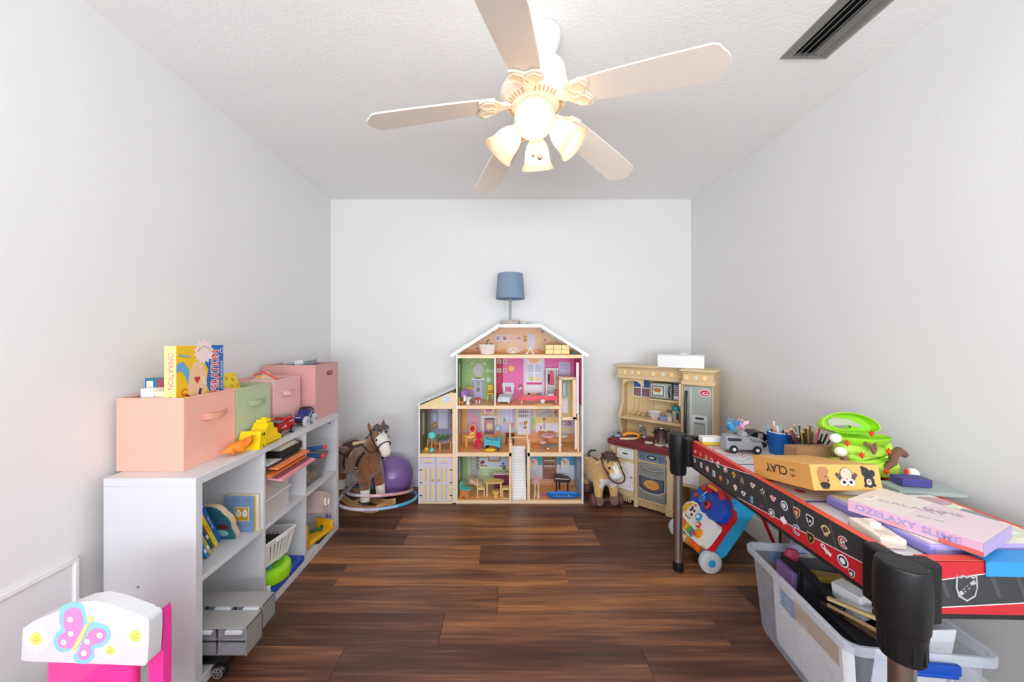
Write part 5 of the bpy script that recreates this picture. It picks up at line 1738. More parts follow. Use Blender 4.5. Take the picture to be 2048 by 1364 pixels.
bx = thing('board_game_box', 'yellow and blue Operation board game box standing in the peach bin', 'board game', (-1.273, 1.452, .985), 1.5)
bx['label'] = 'yellow and blue board game box standing upright in the peach bin'
BW, BD, BH = .044, .232, .262
MB(mat('f2c313', .4, var=.03)).box((0, 0, BH / 2), (BW, BD, BH), .001).build('box', bx)
F = frame((BW / 2 + .0002, -BD / 2, 0), (0, 1, 0), (1, 0, 0))      # cover: x along the box, y up
mb = MB(mat('1d6ab8', .4, var=0, vs=14, h2='2f9ad0', soft=(.35, .7)))
mb.prism([(.118, BH), (.14, .235), (.125, .2), (.15, .16), (.138, .1), (.165, .05), (.15, 0), (BD, 0), (BD, BH)], .0004, F)
mb.mat(mat('f0c79b', .5, var=.06, vs=20)).prism([(.085 + .045 * math.cos(t) + .012, .1 + .1 * math.sin(t)) for t in [2 * PI * i / 20 for i in range(20)]], .0006, F)
mb.mat('f6dfdc').star(.128, .235, .052, .0008, F, n=14, q=.74)
for i, ch in enumerate('PRESS MY NOSE'):
    a = R(152 - i * 10.3)
    mb.mat('a8405a').text(ch, .0105, F @ T(.128 + .034 * math.cos(a), .222 + .034 * math.sin(a), 0, rz=math.degrees(a) - 90), .0009, .0003)
hp_ = [(.5 * (16 * math.sin(t) ** 3) / 16, (13 * math.cos(t) - 5 * math.cos(2 * t) - 2 * math.cos(3 * t) - math.cos(4 * t)) / 26) for t in [2 * PI * i / 24 for i in range(24)]]
mb.mat('d32a2e').prism([(.094 + x * .026, .124 + y * .028) for x, y in hp_], .001, F)
mb.mat('f6efe2')
G_ = F @ T(.128, .115, 0, rz=-70)
mb.panel(-.011, .011, -.0025, .0025, .0009, G_)
for x in (-.011, .011):
    for y in (-.003, .003):
        mb.disc(x, y, .0035, .0009, G_, n=10)
mb.mat('4a2c28').panel(-.006, .006, -.012, .012, .001, F @ T(.108, .074, 0, rz=-12)).mat('8d9096').panel(.0, .05, -.004, .006, .001, F @ T(.012, .226, 0, rz=-10)).mat('d8dce0').panel(.005, .048, .0, .003, .0014, F @ T(.012, .226, 0, rz=-10))
mb.mat('c6352c').ring(.036, .08, .011, .014, .001, F, a0=30, a1=300).panel(-.013, .013, -.0035, .0035, .0014, F @ T(.048, .066, 0, rz=-28))
mb.mat('6fa7d6').prism([(.0, .19), (.03, .2), (.055, .17), (.07, .11), (.056, .095), (.04, .14), (.02, .165), (.0, .16)], .0005, F)
mb.build('cover_print', bx, label='yellow and blue cover with a pink burst, heart and bone')
for hh, z, ft, sc in (('f7f2ee', .0013, .075, 1.0), ('cf2030', .0016, .012, 1.0)):
    MB(hh).text('OPERATION', .056, F @ T(.186, .132, 0, rz=90), z, .0003, fat=ft, sx=.7).build('lettering', bx, label='large red title lettering with white outline' if hh[0] == 'c' else 'white outline of the title lettering')
MB('e9f2f8').text('OR SET THE BUZZER', .0135, F @ T(.221, .13, 0, rz=90), .0012, .0003, fat=.02).disc(.222, .238, .0085, .0008, F, n=18, ry=.0125).mat('2a6ab0').disc(.222, .238, .006, .0011, F, n=16, ry=.01).build('small_lettering', bx)
F2 = frame((-BW / 2, -BD / 2 - .0002, 0), (1, 0, 0), (0, -1, 0))
MB(mat('f6e98e', .45, var=.04)).panel(.0, BW, 0, BH, .0004, F2).build('spine_print', bx, label='pale yellow spine')
MB('c985a6').text('OPERATION', .03, F2 @ T(BW * .52, .165, 0, rz=-90), .001, .0003, fat=.015, sx=.86).build('spine_lettering', bx)
MB('b89a4a').text('BE THE', .012, F2 @ T(BW * .52, .05, 0, rz=-90), .001, .0003, fat=.02).build('spine_subtitle', bx)
# support below: a flat games box already in the bin
carton('game_box', 'low dark carton lying flat at the bottom of the peach bin', 'box', (-1.31, 1.447, .783), (.2, .225, .2), mat('6a5f58', .6))
bb = thing('puzzle_box', 'blue box with white barcode label in the back of the peach bin', 'box', (-1.388, 1.42, .984))
MB(mat('2f6d94', .45, var=.05)).box((0, 0, .066), (.096, .035, .132), .001).build('box', bb)
F = frame((-.048, -.0176, 0), (1, 0, 0), (0, -1, 0))
mb = MB('f3f3f1').panel(.008, .033, .052, .122, .0004, F).mat('3c3f46')
for k in range(9):
    mb.panel(.0105 + k * .0022, .0115 + k * .0022, .082, .094, .0007, F)
mb.mat('8d9298').panel(.011, .03, .07, .072, .0007, F).panel(.011, .03, .076, .078, .0007, F).panel(.013, .028, .1, .102, .0007, F).mat('1f6fc8').panel(.0, .034, .008, .046, .0006, F)
mb.mat(mat('8d4a4e', .5, var=0, vs=90, h2='3f5f86', soft=(.45, .55))).panel(.05, .096, .086, .131, .0005, F).mat('c99a8c').panel(.078, .092, .092, .126, .0008, F @ T(.0, .02, 0, rz=0))
mb.build('label_print', bb)
carton('white_box', 'plain white box in front of the blue barcode box', 'box', (-1.373, 1.375, .984), (.052, .05, .098), mat('f4f4f3', .5), -4)
carton('white_box', 'cream box with a pale yellow lid beside the game box', 'box', (-1.325, 1.38, .984), (.038, .06, .088), mat('efe6c4', .5), -2)
ch = thing('toy_cheese_block', 'yellow toy cheese block with holes poking out of the green bin', 'toy', (-1.31, 1.68, .98), 0, None, (R(0), R(-20), R(8)))
MB(mat('f4d320', .5, var=.04)).box((0, 0, .07), (.075, .11, .115), .006).build('block', ch)
mb = MB(mat('d9a918', .6))
for x, z, r_ in ((-.02, .1, .01), (.018, .085, .012), (-.016, .06, .009), (.02, .115, .007), (.008, .05, .01), (-.028, .118, .006)):
    mb.disc(x, z, r_, .0006, frame((0, -.0552, 0), (1, 0, 0), (0, -1, 0)), n=6)
for y, z, r_ in ((-.03, .1, .011), (.012, .09, .012), (-.01, .06, .009), (.035, .11, .008), (.03, .06, .01)):
    mb.disc(y, z, r_, .0006, frame((.0377, 0, 0), (0, 1, 0), (1, 0, 0)), n=6)
mb.build('hole', ch)
carton('carton_filler', 'brown carton under the cheese block in the green bin', 'box', (-1.33, 1.69, .785), (.2, .2, .19), mat('8a6f52', .7))
bag = thing('zip_bag', 'crumpled clear zip bag with red slider in the pink bin', 'plastic bag', (-1.32, 1.955, .988))
random.seed(11)
rg = []
for j in range(9):
    f = j / 8
    r_ = .02 + .085 * math.sin(PI * min(1, f * 1.15 + .1)) ** .7
    rg.append([((r_ + random.uniform(-.008, .008)) * math.cos(2 * PI * i / 16), (r_ * .75 + random.uniform(-.008, .008)) * math.sin(2 * PI * i / 16), f * .1 + random.uniform(-.004, .004)) for i in range(16)])
MB(clear('efe4de', .3, .2)).loft(rg).build('bag', bag)
MB(mat('e2574c', .4)).tube([(-.02, -.07, .09), (.03, -.075, .108), (.09, -.02, .055)][::1], .006, 6).build('slider', bag)
mb = MB(mat('e9b27c', .6, var=0, vs=50, h2='d98a4e'))
for k in range(10):
    mb.ball((random.uniform(-.045, .045), random.uniform(-.03, .03), .035 + random.uniform(0, .03)), random.uniform(.016, .024), 8)
mb.build('contents', bag).__setitem__('kind', 'stuff')
carton('carton_filler', 'grey carton under the zip bag in the pink bin', 'box', (-1.335, 1.965, .785), (.22, .2, .195), mat('7d7a76', .7))
cs = thing('plastic_case', 'grey clear plastic case tilted on top of the rose box', 'case', (-1.3, 2.28, 1.052), 24, None, (R(6), R(-10), R(20)))
MB(mat('6f747c', .3, var=.1)).rbox((0, 0, .04), (.17, .12, .07), .008).build('body', cs)
MB(clear('c9ccd0', .35)).rbox((0, 0, .082), (.178, .128, .02), .006).build('lid', cs)
MB(mat('c9ccd0', .4)).box((0, -.062, .076), (.05, .008, .03), .003).build('clasp', cs)
carton('carton_filler', 'pale carton filling the rose box below the grey case', 'box', (-1.31, 2.265, .785), (.27, .24, .24), mat('b9a8a4', .7))

# ------------------------------------------------------------------ toys along the front of the shelf top
din = thing('toy_dinosaur', 'small orange horned toy dinosaur at the foot of the peach bin', 'toy dinosaur', (-1.152, 1.512, ZT), 62)
V, E_, Rr = [], [], []
a = nd((0, 0, .034), .022)
t1 = nd((-.03, 0, .03), .017, a)
t2 = nd((-.052, 0, .018), .006, t1)
h1 = nd((.028, 0, .04), .018, a)
h2 = nd((.048, 0, .036), .012, h1)
nd((.06, 0, .028), .006, h2)
for x, y, p_ in ((-.02, .014, t1), (-.02, -.014, t1), (.018, .014, a), (.018, -.014, a)):
    k1 = nd((x, y * 1.1, .018), .009, p_)
    nd((x + .003, y * 1.15, .008), .0085, k1)
vs, fs = skin(V, E_, Rr, 2)
og = mat('ee8322', .45, var=.12, vs=60)
painted(MB(), vs, fs, lambda c: og).build('body', din)
MB(og).lathe([(.001, 0), (.02, -.002), (.028, -.008), (.027, -.01), (.001, -.004)], 18, frame((.03, 0, .048), (0, 1, 0), (-.75, 0, .66))).build('frill', din)
mb = MB(mat('b5541c', .4))
for y in (-.01, .01):
    mb.cyl((.044, y, .05), (.072, y * 1.3, .068), .004, .0008, 8)
mb.cyl((.058, 0, .036), (.066, 0, .048), .003, .0006, 8)
mb.build('horns', din)
MB(mat('57341f', .5)).ball((.036, -.0165, .042), (.008, .004, .006), 10).ball((.036, .0165, .042), (.008, .004, .006), 10).build('eye', din)

yb = mat('f2cd12', .4, var=.05)
dz = thing('toy_bulldozer', 'bright yellow toy bulldozer with front blade on the shelf top', 'toy vehicle', (-1.145, 1.648, ZT), 90 + 180)
# local +x is the blade end (towards the camera)
MB(yb).prism([(-.072, .014), (-.078, .03), (-.072, .062), (-.05, .07), (-.04, .098), (-.012, .1), (.012, .07), (.045, .064), (.05, .03), (.046, .014)], .07, frame((0, .035, 0), (1, 0, 0), (0, -1, 0))).build('body', dz)
MB(yb).loft([[(.05, s * .05, z) for s, z in ((-1, .002), (1, .002), (.9, .075), (-.9, .075))], [(.058, s * .05, z) for s, z in ((-1, .0), (1, .0), (.9, .078), (-.9, .078))], [(.075, s * .052, z) for s, z in ((-1, .0), (1, .0), (1, .012), (-1, .012))]], smooth=False).build('blade', dz)
MB(mat('f0b410', .5)).panel(-.034, .034, .014, .062, .0012, frame((.0592, 0, 0), (0, 1, 0), (1, 0, .14))).build('blade_face', dz)
MB(yb).rbox((-.026, 0, .108), (.042, .05, .016), .006).cyl((-.03, 0, .114), (-.03, 0, .122), .012).build('roof', dz)
for s_ in (-1, 1):
    tr = MB(yb).prism([(-.078, .008), (-.084, .02), (-.074, .036), (.03, .036), (.044, .02), (.036, .004), (-.068, .004)], .014, frame((0, s_ * .043 + .007, 0), (1, 0, 0), (0, -1, 0))).build('track_cover', dz)
    MB(mat('262320', .7)).rbox((-.02, s_ * .042, .01), (.11, .012, .02), .008).build('track', dz)
    mb = MB(mat('2b2416', .5))
    for k in range(3):
        mb.panel(-.05 + k * .013, -.042 + k * .013, .05, .064, .0006, frame((0, s_ * .0352, 0), (s_ * -1, 0, 0), (0, s_, 0)))
    mb.build('window', dz)

red = mat('b31a22', .3, var=.04, coat=.3)
ft = thing('toy_fire_truck', 'red toy fire truck with grey ladder deck behind the bulldozer', 'toy vehicle', (-1.157, 1.822, ZT), 90)
MB(red).prism([(-.072, .016), (-.074, .06), (-.066, .068), (.066, .068), (.072, .055), (.072, .016)], .062, frame((0, .031, 0), (1, 0, 0), (0, -1, 0))).build('body', ft)
MB(red).rbox((.028, 0, .078), (.075, .06, .026), .008).build('cargo_bay', ft)
MB(mat('8d9196', .35, .4)).box((-.03, 0, .073), (.07, .05, .008), .002).box((.03, 0, .0925), (.075, .04, .005), .002).build('ladder_deck', ft)
MB(mat('2a2d33', .2)).box((-.0745, 0, .05), (.004, .048, .022), .001).box((-.07, 0, .074), (.012, .054, .01), .002).build('windscreen', ft)
MB(mat('a9adb1', .3, .7)).box((-.072, 0, .02), (.014, .066, .012), .003).box((.073, 0, .018), (.008, .06, .01), .002).box((0, .0305, .017), (.06, .004, .008), .001).box((0, -.0305, .017), (.06, .004, .008), .001).build('bumper', ft)
for s_ in (-1, 1):
    F = frame((0, s_ * .0312, 0), (-s_, 0, 0), (0, s_, 0))
    mb = MB('efe6e2')
    sx = -s_
    mb.prism([(sx * x, y) for x, y in ((-.05, .044), (-.02, .048), (-.01, .053), (.0, .048), (-.01, .043), (-.02, .043))], .0005, F).panel(.02 if sx > 0 else -.06, .06 if sx > 0 else -.02, .062, .066, .0005, F).mat('e9b23a').disc(sx * -.005, .048, .005, .0008, F, n=6)
    mb.build('stripe_print', ft)
    for x in (-.044, .044):
        wh = MB(mat('1d1d1e', .7)).lathe([(.001, -.008), (.016, -.008), (.0185, -.004), (.0185, .004), (.016, .008), (.001, .008)], 22, frame((x, s_ * .031, .0185), (1, 0, 0), (0, s_, 0))).build('wheel', ft)
        mb = MB(mat('b9bcc0', .3, .7)).ring(0, 0, .008, .0125, .002, frame((x, s_ * .0392, .0185), (1, 0, 0), (0, s_, 0)), n=16)
        for k in range(5):
            mb.panel(-.0012, .0012, 0, .011, .0018, frame((x, s_ * .0392, .0185), (1, 0, 0), (0, s_, 0)) @ T(rz=72 * k))
        mb.build('hub', wh)

blu = mat('1f2f7c', .25, var=.06, coat=.3)
mt = thing('toy_monster_truck', 'blue toy off-road truck with clear knobbly wheels on the shelf top', 'toy vehicle', (-1.16, 2.045, ZT), 90)
MB(blu).prism([(-.062, .03), (-.066, .048), (-.05, .06), (-.026, .064), (-.012, .082), (.026, .084), (.036, .062), (.056, .058), (.058, .034)], .05, frame((0, .025, 0), (1, 0, 0), (0, -1, 0))).build('body', mt)
MB(mat('16171c', .5)).box((0, 0, .026), (.12, .04, .014), .003).tube([(-.066, -.02, .03), (-.078, -.02, .036), (-.078, .02, .036), (-.066, .02, .03)], .003, 6).build('chassis', mt)
MB(mat('16171c', .4)).tube([(-.014, -.026, .07), (-.006, -.024, .092), (.03, -.024, .092), (.055, -.024, .066)], .003, 6).tube([(-.014, .026, .07), (-.006, .024, .092), (.03, .024, .092), (.055, .024, .066)], .003, 6).cyl((-.006, -.024, .092), (-.006, .024, .092), .003).cyl((.03, -.024, .092), (.03, .024, .092), .003).build('roll_cage', mt)
MB(mat('d9dadc', .3)).panel(-.024, .022, -.003, .003, .0008, frame((.02, -.0255, .058), (.8, 0, .6), (0, -1, 0))).box((-.0635, 0, .05), (.004, .03, .008), .001).build('stripe_print', mt)
for x in (-.043, .043):
    for y in (-.036, .036):
        wh = MB(clear('dfe0e4', .5, .2))
        wh.lathe([(.008, -.011), (.02, -.011), (.026, -.006), (.026, .006), (.02, .011), (.008, .011)], 22, frame((x, y, .026), (1, 0, 0), (0, 1 if y > 0 else -1, 0)))
        for k in range(11):
            a = 2 * PI * k / 11
            wh.box((0, 0, 0), (.008, .02, .005), .001, Matrix.Translation((x + .0255 * math.cos(a), y, .0262 + .0255 * math.sin(a) * .98)) @ Matrix.Rotation(-a - PI / 2, 4, 'Y'))
        wh = wh.build('wheel', mt)
        MB(mat('9a9ca2', .3, .6)).cyl((x, y - .009, .026), (x, y + .009, .026), .009).build('hub', wh)

# ------------------------------------------------------------------ upper left cube: leaning picture books
ZC1 = .4005
books = [('2a86b8', 'short blue picture book leaning first at the near side', .012, .15, .13, 1.395, -1.178, 'e4e6e8'),
         ('a9a152', 'olive green board book leaning beside the short blue one', .012, .165, .135, 1.424, -1.18, 'd9d4b4'),
         ('e6e8e2', 'thin white-edged green book in the leaning row', .006, .205, .15, 1.443, -1.215, 'f0efe8'),
         ('1f6d86', 'thin teal picture book in the leaning row', .007, .212, .155, 1.453, -1.214, 'e8e4da'),
         ('2f7a5a', 'thin dark green picture book next to the teal one', .006, .214, .155, 1.4625, -1.213, 'e8e4da'),
         ('2b5a80', 'thin slate blue book beside the yellow spine', .009, .216, .155, 1.473, -1.21, 'e8e4da'),
         ('f0cf1e', 'yellow-spined picture book with red title in the leaning row', .013, .222, .16, 1.488, -1.205, 'f2ead2'),
         ('27345f', 'thin navy book between the yellow and blue spines', .006, .226, .16, 1.5005, -1.214, 'e8e4da'),
         ('2169b4', 'bright blue picture book with white spine title', .016, .235, .165, 1.5175, -1.216, 'e8e4da')]
prev = 1.392
for h_, lb, th, ht, wd, yb_, xf, pg in books:
    th *= 1.22
    yb_ = prev + th * math.cos(R(25.5))
    prev += th / math.cos(R(25.5)) + .0008
    t = thing('picture_book', lb, 'book', (xf, yb_, ZC1 + th * math.sin(R(25.5)) + .0006), 0, 'picture books leaning in the upper cube', (R(25.5), 0, 0))
    cv = mat(h_, .35, var=.05, vs=30)
    for s_ in (0, 1):
        MB(cv).box((-wd / 2, -th + (.0006 if s_ else th - .0006), ht / 2), (wd, .0012, ht)).build('cover', t)
    MB(mat(pg, .8)).box((-wd / 2 - .002, -th / 2, ht / 2), (wd - .006, th - .0024, ht - .006)).build('pages', t)
    mb = MB(cv).box((.0003, -th / 2, ht / 2), (.0016, th, ht), .0004)
    F = frame((.0012, -th / 2, ht / 2), (0, 0, -1), (1, 0, 0))
    if th > .01:
        if h_ == 'f0cf1e':
            mb.mat('c8502a').text('THE BIG RED', .008, F @ T(.005, 0), .0001, .0002, fat=.02).mat('efe9e2').disc(.092, 0, .0045, .0003, F, n=8).mat('c98a70').disc(.08, .0, .003, .0003, F, n=8)
        elif h_ == '2169b4':
            mb.mat('eef0f4').text('ONE TWO THREE', .0085, F, .0001, .0002, fat=.02).panel(-.108, -.09, -.005, .005, .0002, F)
        else:
            mb.mat('e6e8e6').panel(.03, .05, -.004, .004, .0002, F)
    mb.build('spine', t)
for k, (h_, lb, yy, ht, th) in enumerate((('2f6f80', 'teal shaped board book with a wavy edge leaning on the blue book', 1.537, .19, .012), ('e6cfae', 'cream shaped board book with thick pages leaning last in the row', 1.556, .185, .016))):
    t = thing('board_book', lb, 'book', (-1.165, yy, ZC1 + th * .41 + .0006), 0, None, (R(24), 0, 0))
    ol = [(-.15, 0), (-.15, ht * .93), (-.12, ht), (-.05, ht), (-.03, ht * .96), (-.016, ht * .88), (-.012, ht * .78), (.002, ht * .66), (.006, ht * .5), (-.002, ht * .34), (.002, ht * .12), (-.004, 0)]
    n_ = 4 if k else 2
    for i in range(n_):
        MB(mat(h_ if i == 0 else 'e2c9a4', .5, var=.05)).prism([(x, y) for x, y in ol], th / n_ - .0006, frame((0, -th + i * th / n_ + th / n_, 0), (1, 0, 0), (0, -1, 0))).build('page', t)
    if k == 0:
        MB('7a1f24').disc(-.03, ht * .4, .022, .0005, frame((0, -th - .0002, 0), (1, 0, 0), (0, -1, 0)), n=12, ry=.016).mat('9fd0d0').disc(-.05, ht * .2, .03, .0005, frame((0, -th - .0002, 0), (1, 0, 0), (0, -1, 0)), n=14, ry=.02).build('cover_print', t)
t = thing('board_book', 'slate blue board book with a sheep picture standing at the divider', 'book', (-1.193, 1.594, ZC1))
MB(mat('7f9cc2', .45, var=.04)).prism([(-.067, .0), (.06, .0), (.067, .006), (.067, .155), (.06, .163), (-.067, .163)], .003, frame((0, -.009, 0), (1, 0, 0), (0, -1, 0))).build('cover', t)
MB(mat('e2b948', .5)).box((.004, -.004, .081), (.134, .005, .16), .001).build('page', t)
MB(mat('efe4cc', .6)).box((.008, .006, .081), (.136, .014, .162), .001).build('page', t)
F = frame((0, -.0122, 0), (1, 0, 0), (0, -1, 0))
mb = MB('ead9a8').panel(-.02, .045, .05, .112, .0005, F).mat('c99a2e').panel(-.017, .042, .053, .109, .0008, F)
for x in (-.002, .027):
    mb.mat('e6e0d2').disc(x, .083, .0125, .0012, F, n=14, ry=.016).mat('8d7d6a').disc(x - .004, .09, .0016, .0016, F, n=6).disc(x + .004, .09, .0016, .0016, F, n=6).mat('f2ece2').disc(x, .099, .007, .0016, F, n=10, ry=.004)
mb.mat('5f7fa8').text('LITTLE', .02, F @ T(-.028, .142), .0006, .0003).mat('b57aa0').text('L', .02, F @ T(.022, .142), .0006, .0003).mat('5f7fa8').text('VE', .02, F @ T(.042, .142), .0006, .0003).text('sheep', .013, F @ T(.018, .028), .0006, .0003)
mb.build('cover_print', t)

# ------------------------------------------------------------------ upper middle cube: clear shoe boxes, folders, black tray
def shoebox(z, label, c0):
    t = thing('clear_box', label, 'storage box', (-1.27, 1.765, z), 0, 'clear lidded boxes in the shelf')
    cl = clear('f6efea', .16, .25)
    for c, d in (((0, -.095, .045), (.26, .002, .09)), ((0, .095, .045), (.26, .002, .09)), ((.13, 0, .045), (.002, .188, .09)), ((-.13, 0, .045), (.002, .188, .09)), ((0, 0, .0015), (.258, .188, .002))):
        MB(cl).box(c, d).build('wall_panel', t)
    MB(clear('f4efec', .55, .3)).rbox((0, 0, .095), (.282, .21, .014), .005).box((0, 0, .089), (.274, .202, .006), .002).build('lid', t)
    random.seed(z)
    for k in range(12):
        h_ = random.choice(c0)
        o = MB(mat(h_, .5)).rbox((random.uniform(.0, .11), random.uniform(-.075, .03), .012 + random.uniform(0, .03)), (random.uniform(.02, .04), random.uniform(.02, .05), .018), .005, T(rz=0))
        o.build('small_toy', t)
    return t


shoebox(ZC1, 'lower clear plastic box with white lid holding pale pieces', ('e6ddd6', 'd0c4c0', 'b9aeb0', '8d8892'))
shoebox(ZC1 + .1035, 'upper clear plastic box holding dark pieces under the folders', ('6a4a3c', 'c9793f', '4a3a42', '7d5f62', '33302f'))
zf = ZC1 + .208


def sheet(name, label, cat, pts, z, th, h_, sag=.0, group=None, lift=0):
    """stack of paper: outline in x,y with a drooping front edge"""
    t = thing(name, label, cat, (0, 0, z), 0, group)
    n = 8
    (xb, ya, yb2), (xf, yc, yd) = pts
    rg = []
    for i in range(n + 1):
        f = i / n
        x = xb + (xf - xb) * f
        ya_, yb_ = ya + (yc - ya) * f, yb2 + (yd - yb2) * f
        dz = -sag * max(0, f - .55) ** 2 / .2 + lift * f
        rg.append([(x, ya_, dz), (x, yb_, dz), (x, yb_, dz + th), (x, ya_, dz + th)])
    MB(mat(h_, .6, var=.05)).loft(rg, smooth=False).build('sheets', t)
    return t


sheet('paper_folder', 'pink paper folder sticking far out of the upper middle cube', 'folder', ((-1.4, 1.64, 1.94), (-1.045, 1.66, 1.945)), zf, .012, 'f09aa2', .01)
sheet('paper_folder', 'maroon-edged pink sheet lying on the pink folder', 'folder', ((-1.4, 1.64, 1.94), (-1.06, 1.65, 1.93)), zf + .0145, .003, '8d4a5c', .01)
sheet('paper_folder', 'orange paper folder in the middle of the folder stack', 'folder', ((-1.4, 1.64, 1.94), (-1.085, 1.64, 1.93)), zf + .018, .012, 'e07a3c', .005)
sheet('paper_folder', 'brown sheets between the two orange folders', 'folder', ((-1.4, 1.64, 1.93), (-1.115, 1.645, 1.92)), zf + .031, .016, '6a5048', .004)
sheet('paper_folder', 'upper orange folder curling at the edge of the stack', 'folder', ((-1.4, 1.64, 1.94), (-1.072, 1.67, 1.94)), zf + .048, .008, 'ee8a50', .008)
sheet('notebook', 'black notebook lying on top of the orange folders', 'notebook', ((-1.4, 1.64, 1.92), (-1.1, 1.64, 1.9)), zf + .057, .01, '2f2e36', .0)
sheet('paper_sheet', 'white paper sheet curling out above the black notebook', 'paper', ((-1.4, 1.64, 1.8), (-1.1, 1.64, 1.74)), zf + .068, .002, 'efeaea', .0)
bt = thing('black_tray', 'black tray filled with papers near the top of the middle cube', 'tray', (-1.225, 1.83, zf + .071))
for c, d in (((0, -.09, .017), (.24, .004, .034)), ((0, .09, .017), (.24, .004, .034)), ((.12, 0, .017), (.004, .184, .034)), ((-.12, 0, .017), (.004, .184, .034)), ((0, 0, .002), (.24, .18, .003))):
    MB(BLACK).box(c, d, .001).build('side', bt)
for k in range(4):
    MB(mat(('d9e2c4', 'e9dcc4', 'f0e6da', 'e2d2b8')[k], .7)).box((.0, .004 * k, .03 + k * .005), (.225 - k * .012, .165 - k * .02, .004), 0, T(rz=2 - k * 1.5)).build('paper', bt)

# ------------------------------------------------------------------ upper right cube: wire basket of toys, doll legs on top
bk = thing('mesh_basket', 'grey mesh basket full of small toys in the upper right cube', 'basket', (-1.25, 2.12, ZC1))
bm_ = mat('8d8c88', .4, .3)
x0b, x1b, y0b, y1b, hb_ = -.1, .1, -.1, .1, .15
mb = MB(bm_)
top = [(x * 1.28, y * 1.25, hb_) for x, y in ((x0b, y0b), (x1b, y0b), (x1b, y1b), (x0b, y1b))]
bot = [(x, y, .004) for x, y in ((x0b, y0b), (x1b, y0b), (x1b, y1b), (x0b, y1b))]
for i in range(4):
    a0, a1, b0, b1 = Vector(bot[i]), Vector(bot[(i + 1) % 4]), Vector(top[i]), Vector(top[(i + 1) % 4])
    mb.cyl(b0, b1, .005, n=6).cyl(a0, a1, .004, n=6)
mb.build('rim', bk)
mb = MB(bm_)
for i in range(4):
    a0, a1, b0, b1 = Vector(bot[i]), Vector(bot[(i + 1) % 4]), Vector(top[i]), Vector(top[(i + 1) % 4])
    for k in range(15):
        f = k / 15
        mb.cyl(a0.lerp(a1, f), b0.lerp(b1, f), .0016, n=4, cap=False)
    for k in range(1, 11):
        mb.cyl(a0.lerp(b0, k / 11), a1.lerp(b1, k / 11), .0016, n=4, cap=False)
mb.box((0, 0, .002), (.2, .2, .003))
m_ = mb.build('mesh_wires', bk)
m_['kind'] = 'stuff'
random.seed(21)
for k in range(16):
    h_ = ('e07a22', 'e8932c', 'd9a92c', '7a3a5c', '5c2a4a', 'c9a07a', '8d3f52', '4a6a3c', 'e9d9c4', 'e6681c', 'b9528a', '3c3a40', 'e0a030', 'd9c9a4', '6f2f55', 'dd7428')[k]
    z = .03 + (k // 6) * .042
    x, y = ((k % 6) % 3 - 1) * .062 + random.uniform(-.008, .008), ((k % 6) // 3 - .5) * .085
    o = MB(mat(h_, .5)).rbox((0, 0, 0), (.05, .062, .036), .013, T(0, 0, 0, rx=random.uniform(-14, 14), rz=random.uniform(-20, 20)))
    o.build('small_toy', None, (-1.25 + x, 2.12 + y, ZC1 + z), None, ('orange', 'light orange', 'mustard', 'plum', 'dark plum', 'tan', 'rose', 'dark green', 'cream', 'bright orange', 'pink', 'charcoal', 'amber', 'sand', 'purple', 'copper')[k] + ' small plastic toy in the grey mesh basket', 'toy', 'small toys in the mesh basket')
dlg = thing('dress_up_doll', 'toy figure with blue trousers and red shoes lying on the mesh basket', 'doll', (-1.2, 2.05, ZC1 + .178), 14)
vs, fs = skin([(-.1, 0, .03), (-.05, 0, .03), (-.03, .02, .026), (.05, .03, .032), (.125, .035, .04), (.15, .036, .042), (-.03, -.022, .02), (.05, -.03, .012), (.13, -.045, .012), (.158, -.048, .014), (-.15, 0, .03)],
              [(0, 1), (1, 2), (2, 3), (3, 4), (4, 5), (1, 6), (6, 7), (7, 8), (8, 9), (0, 10)], [.03, .026, .018, .014, .011, .012, .018, .015, .012, .014, .028], 2)
jb, rs_ = mat('1f4f8c', .7, var=.1, bump=.2), mat('d9342c', .5)
painted(MB(), vs, fs, lambda c: rs_ if (c.x > .128 and c.y > 0) or (c.x > .134 and c.y < 0) else jb).build('body', dlg)
MB(mat('e8c4a4', .6)).ball((-.18, 0, .03), .024, 14).build('head', dlg)

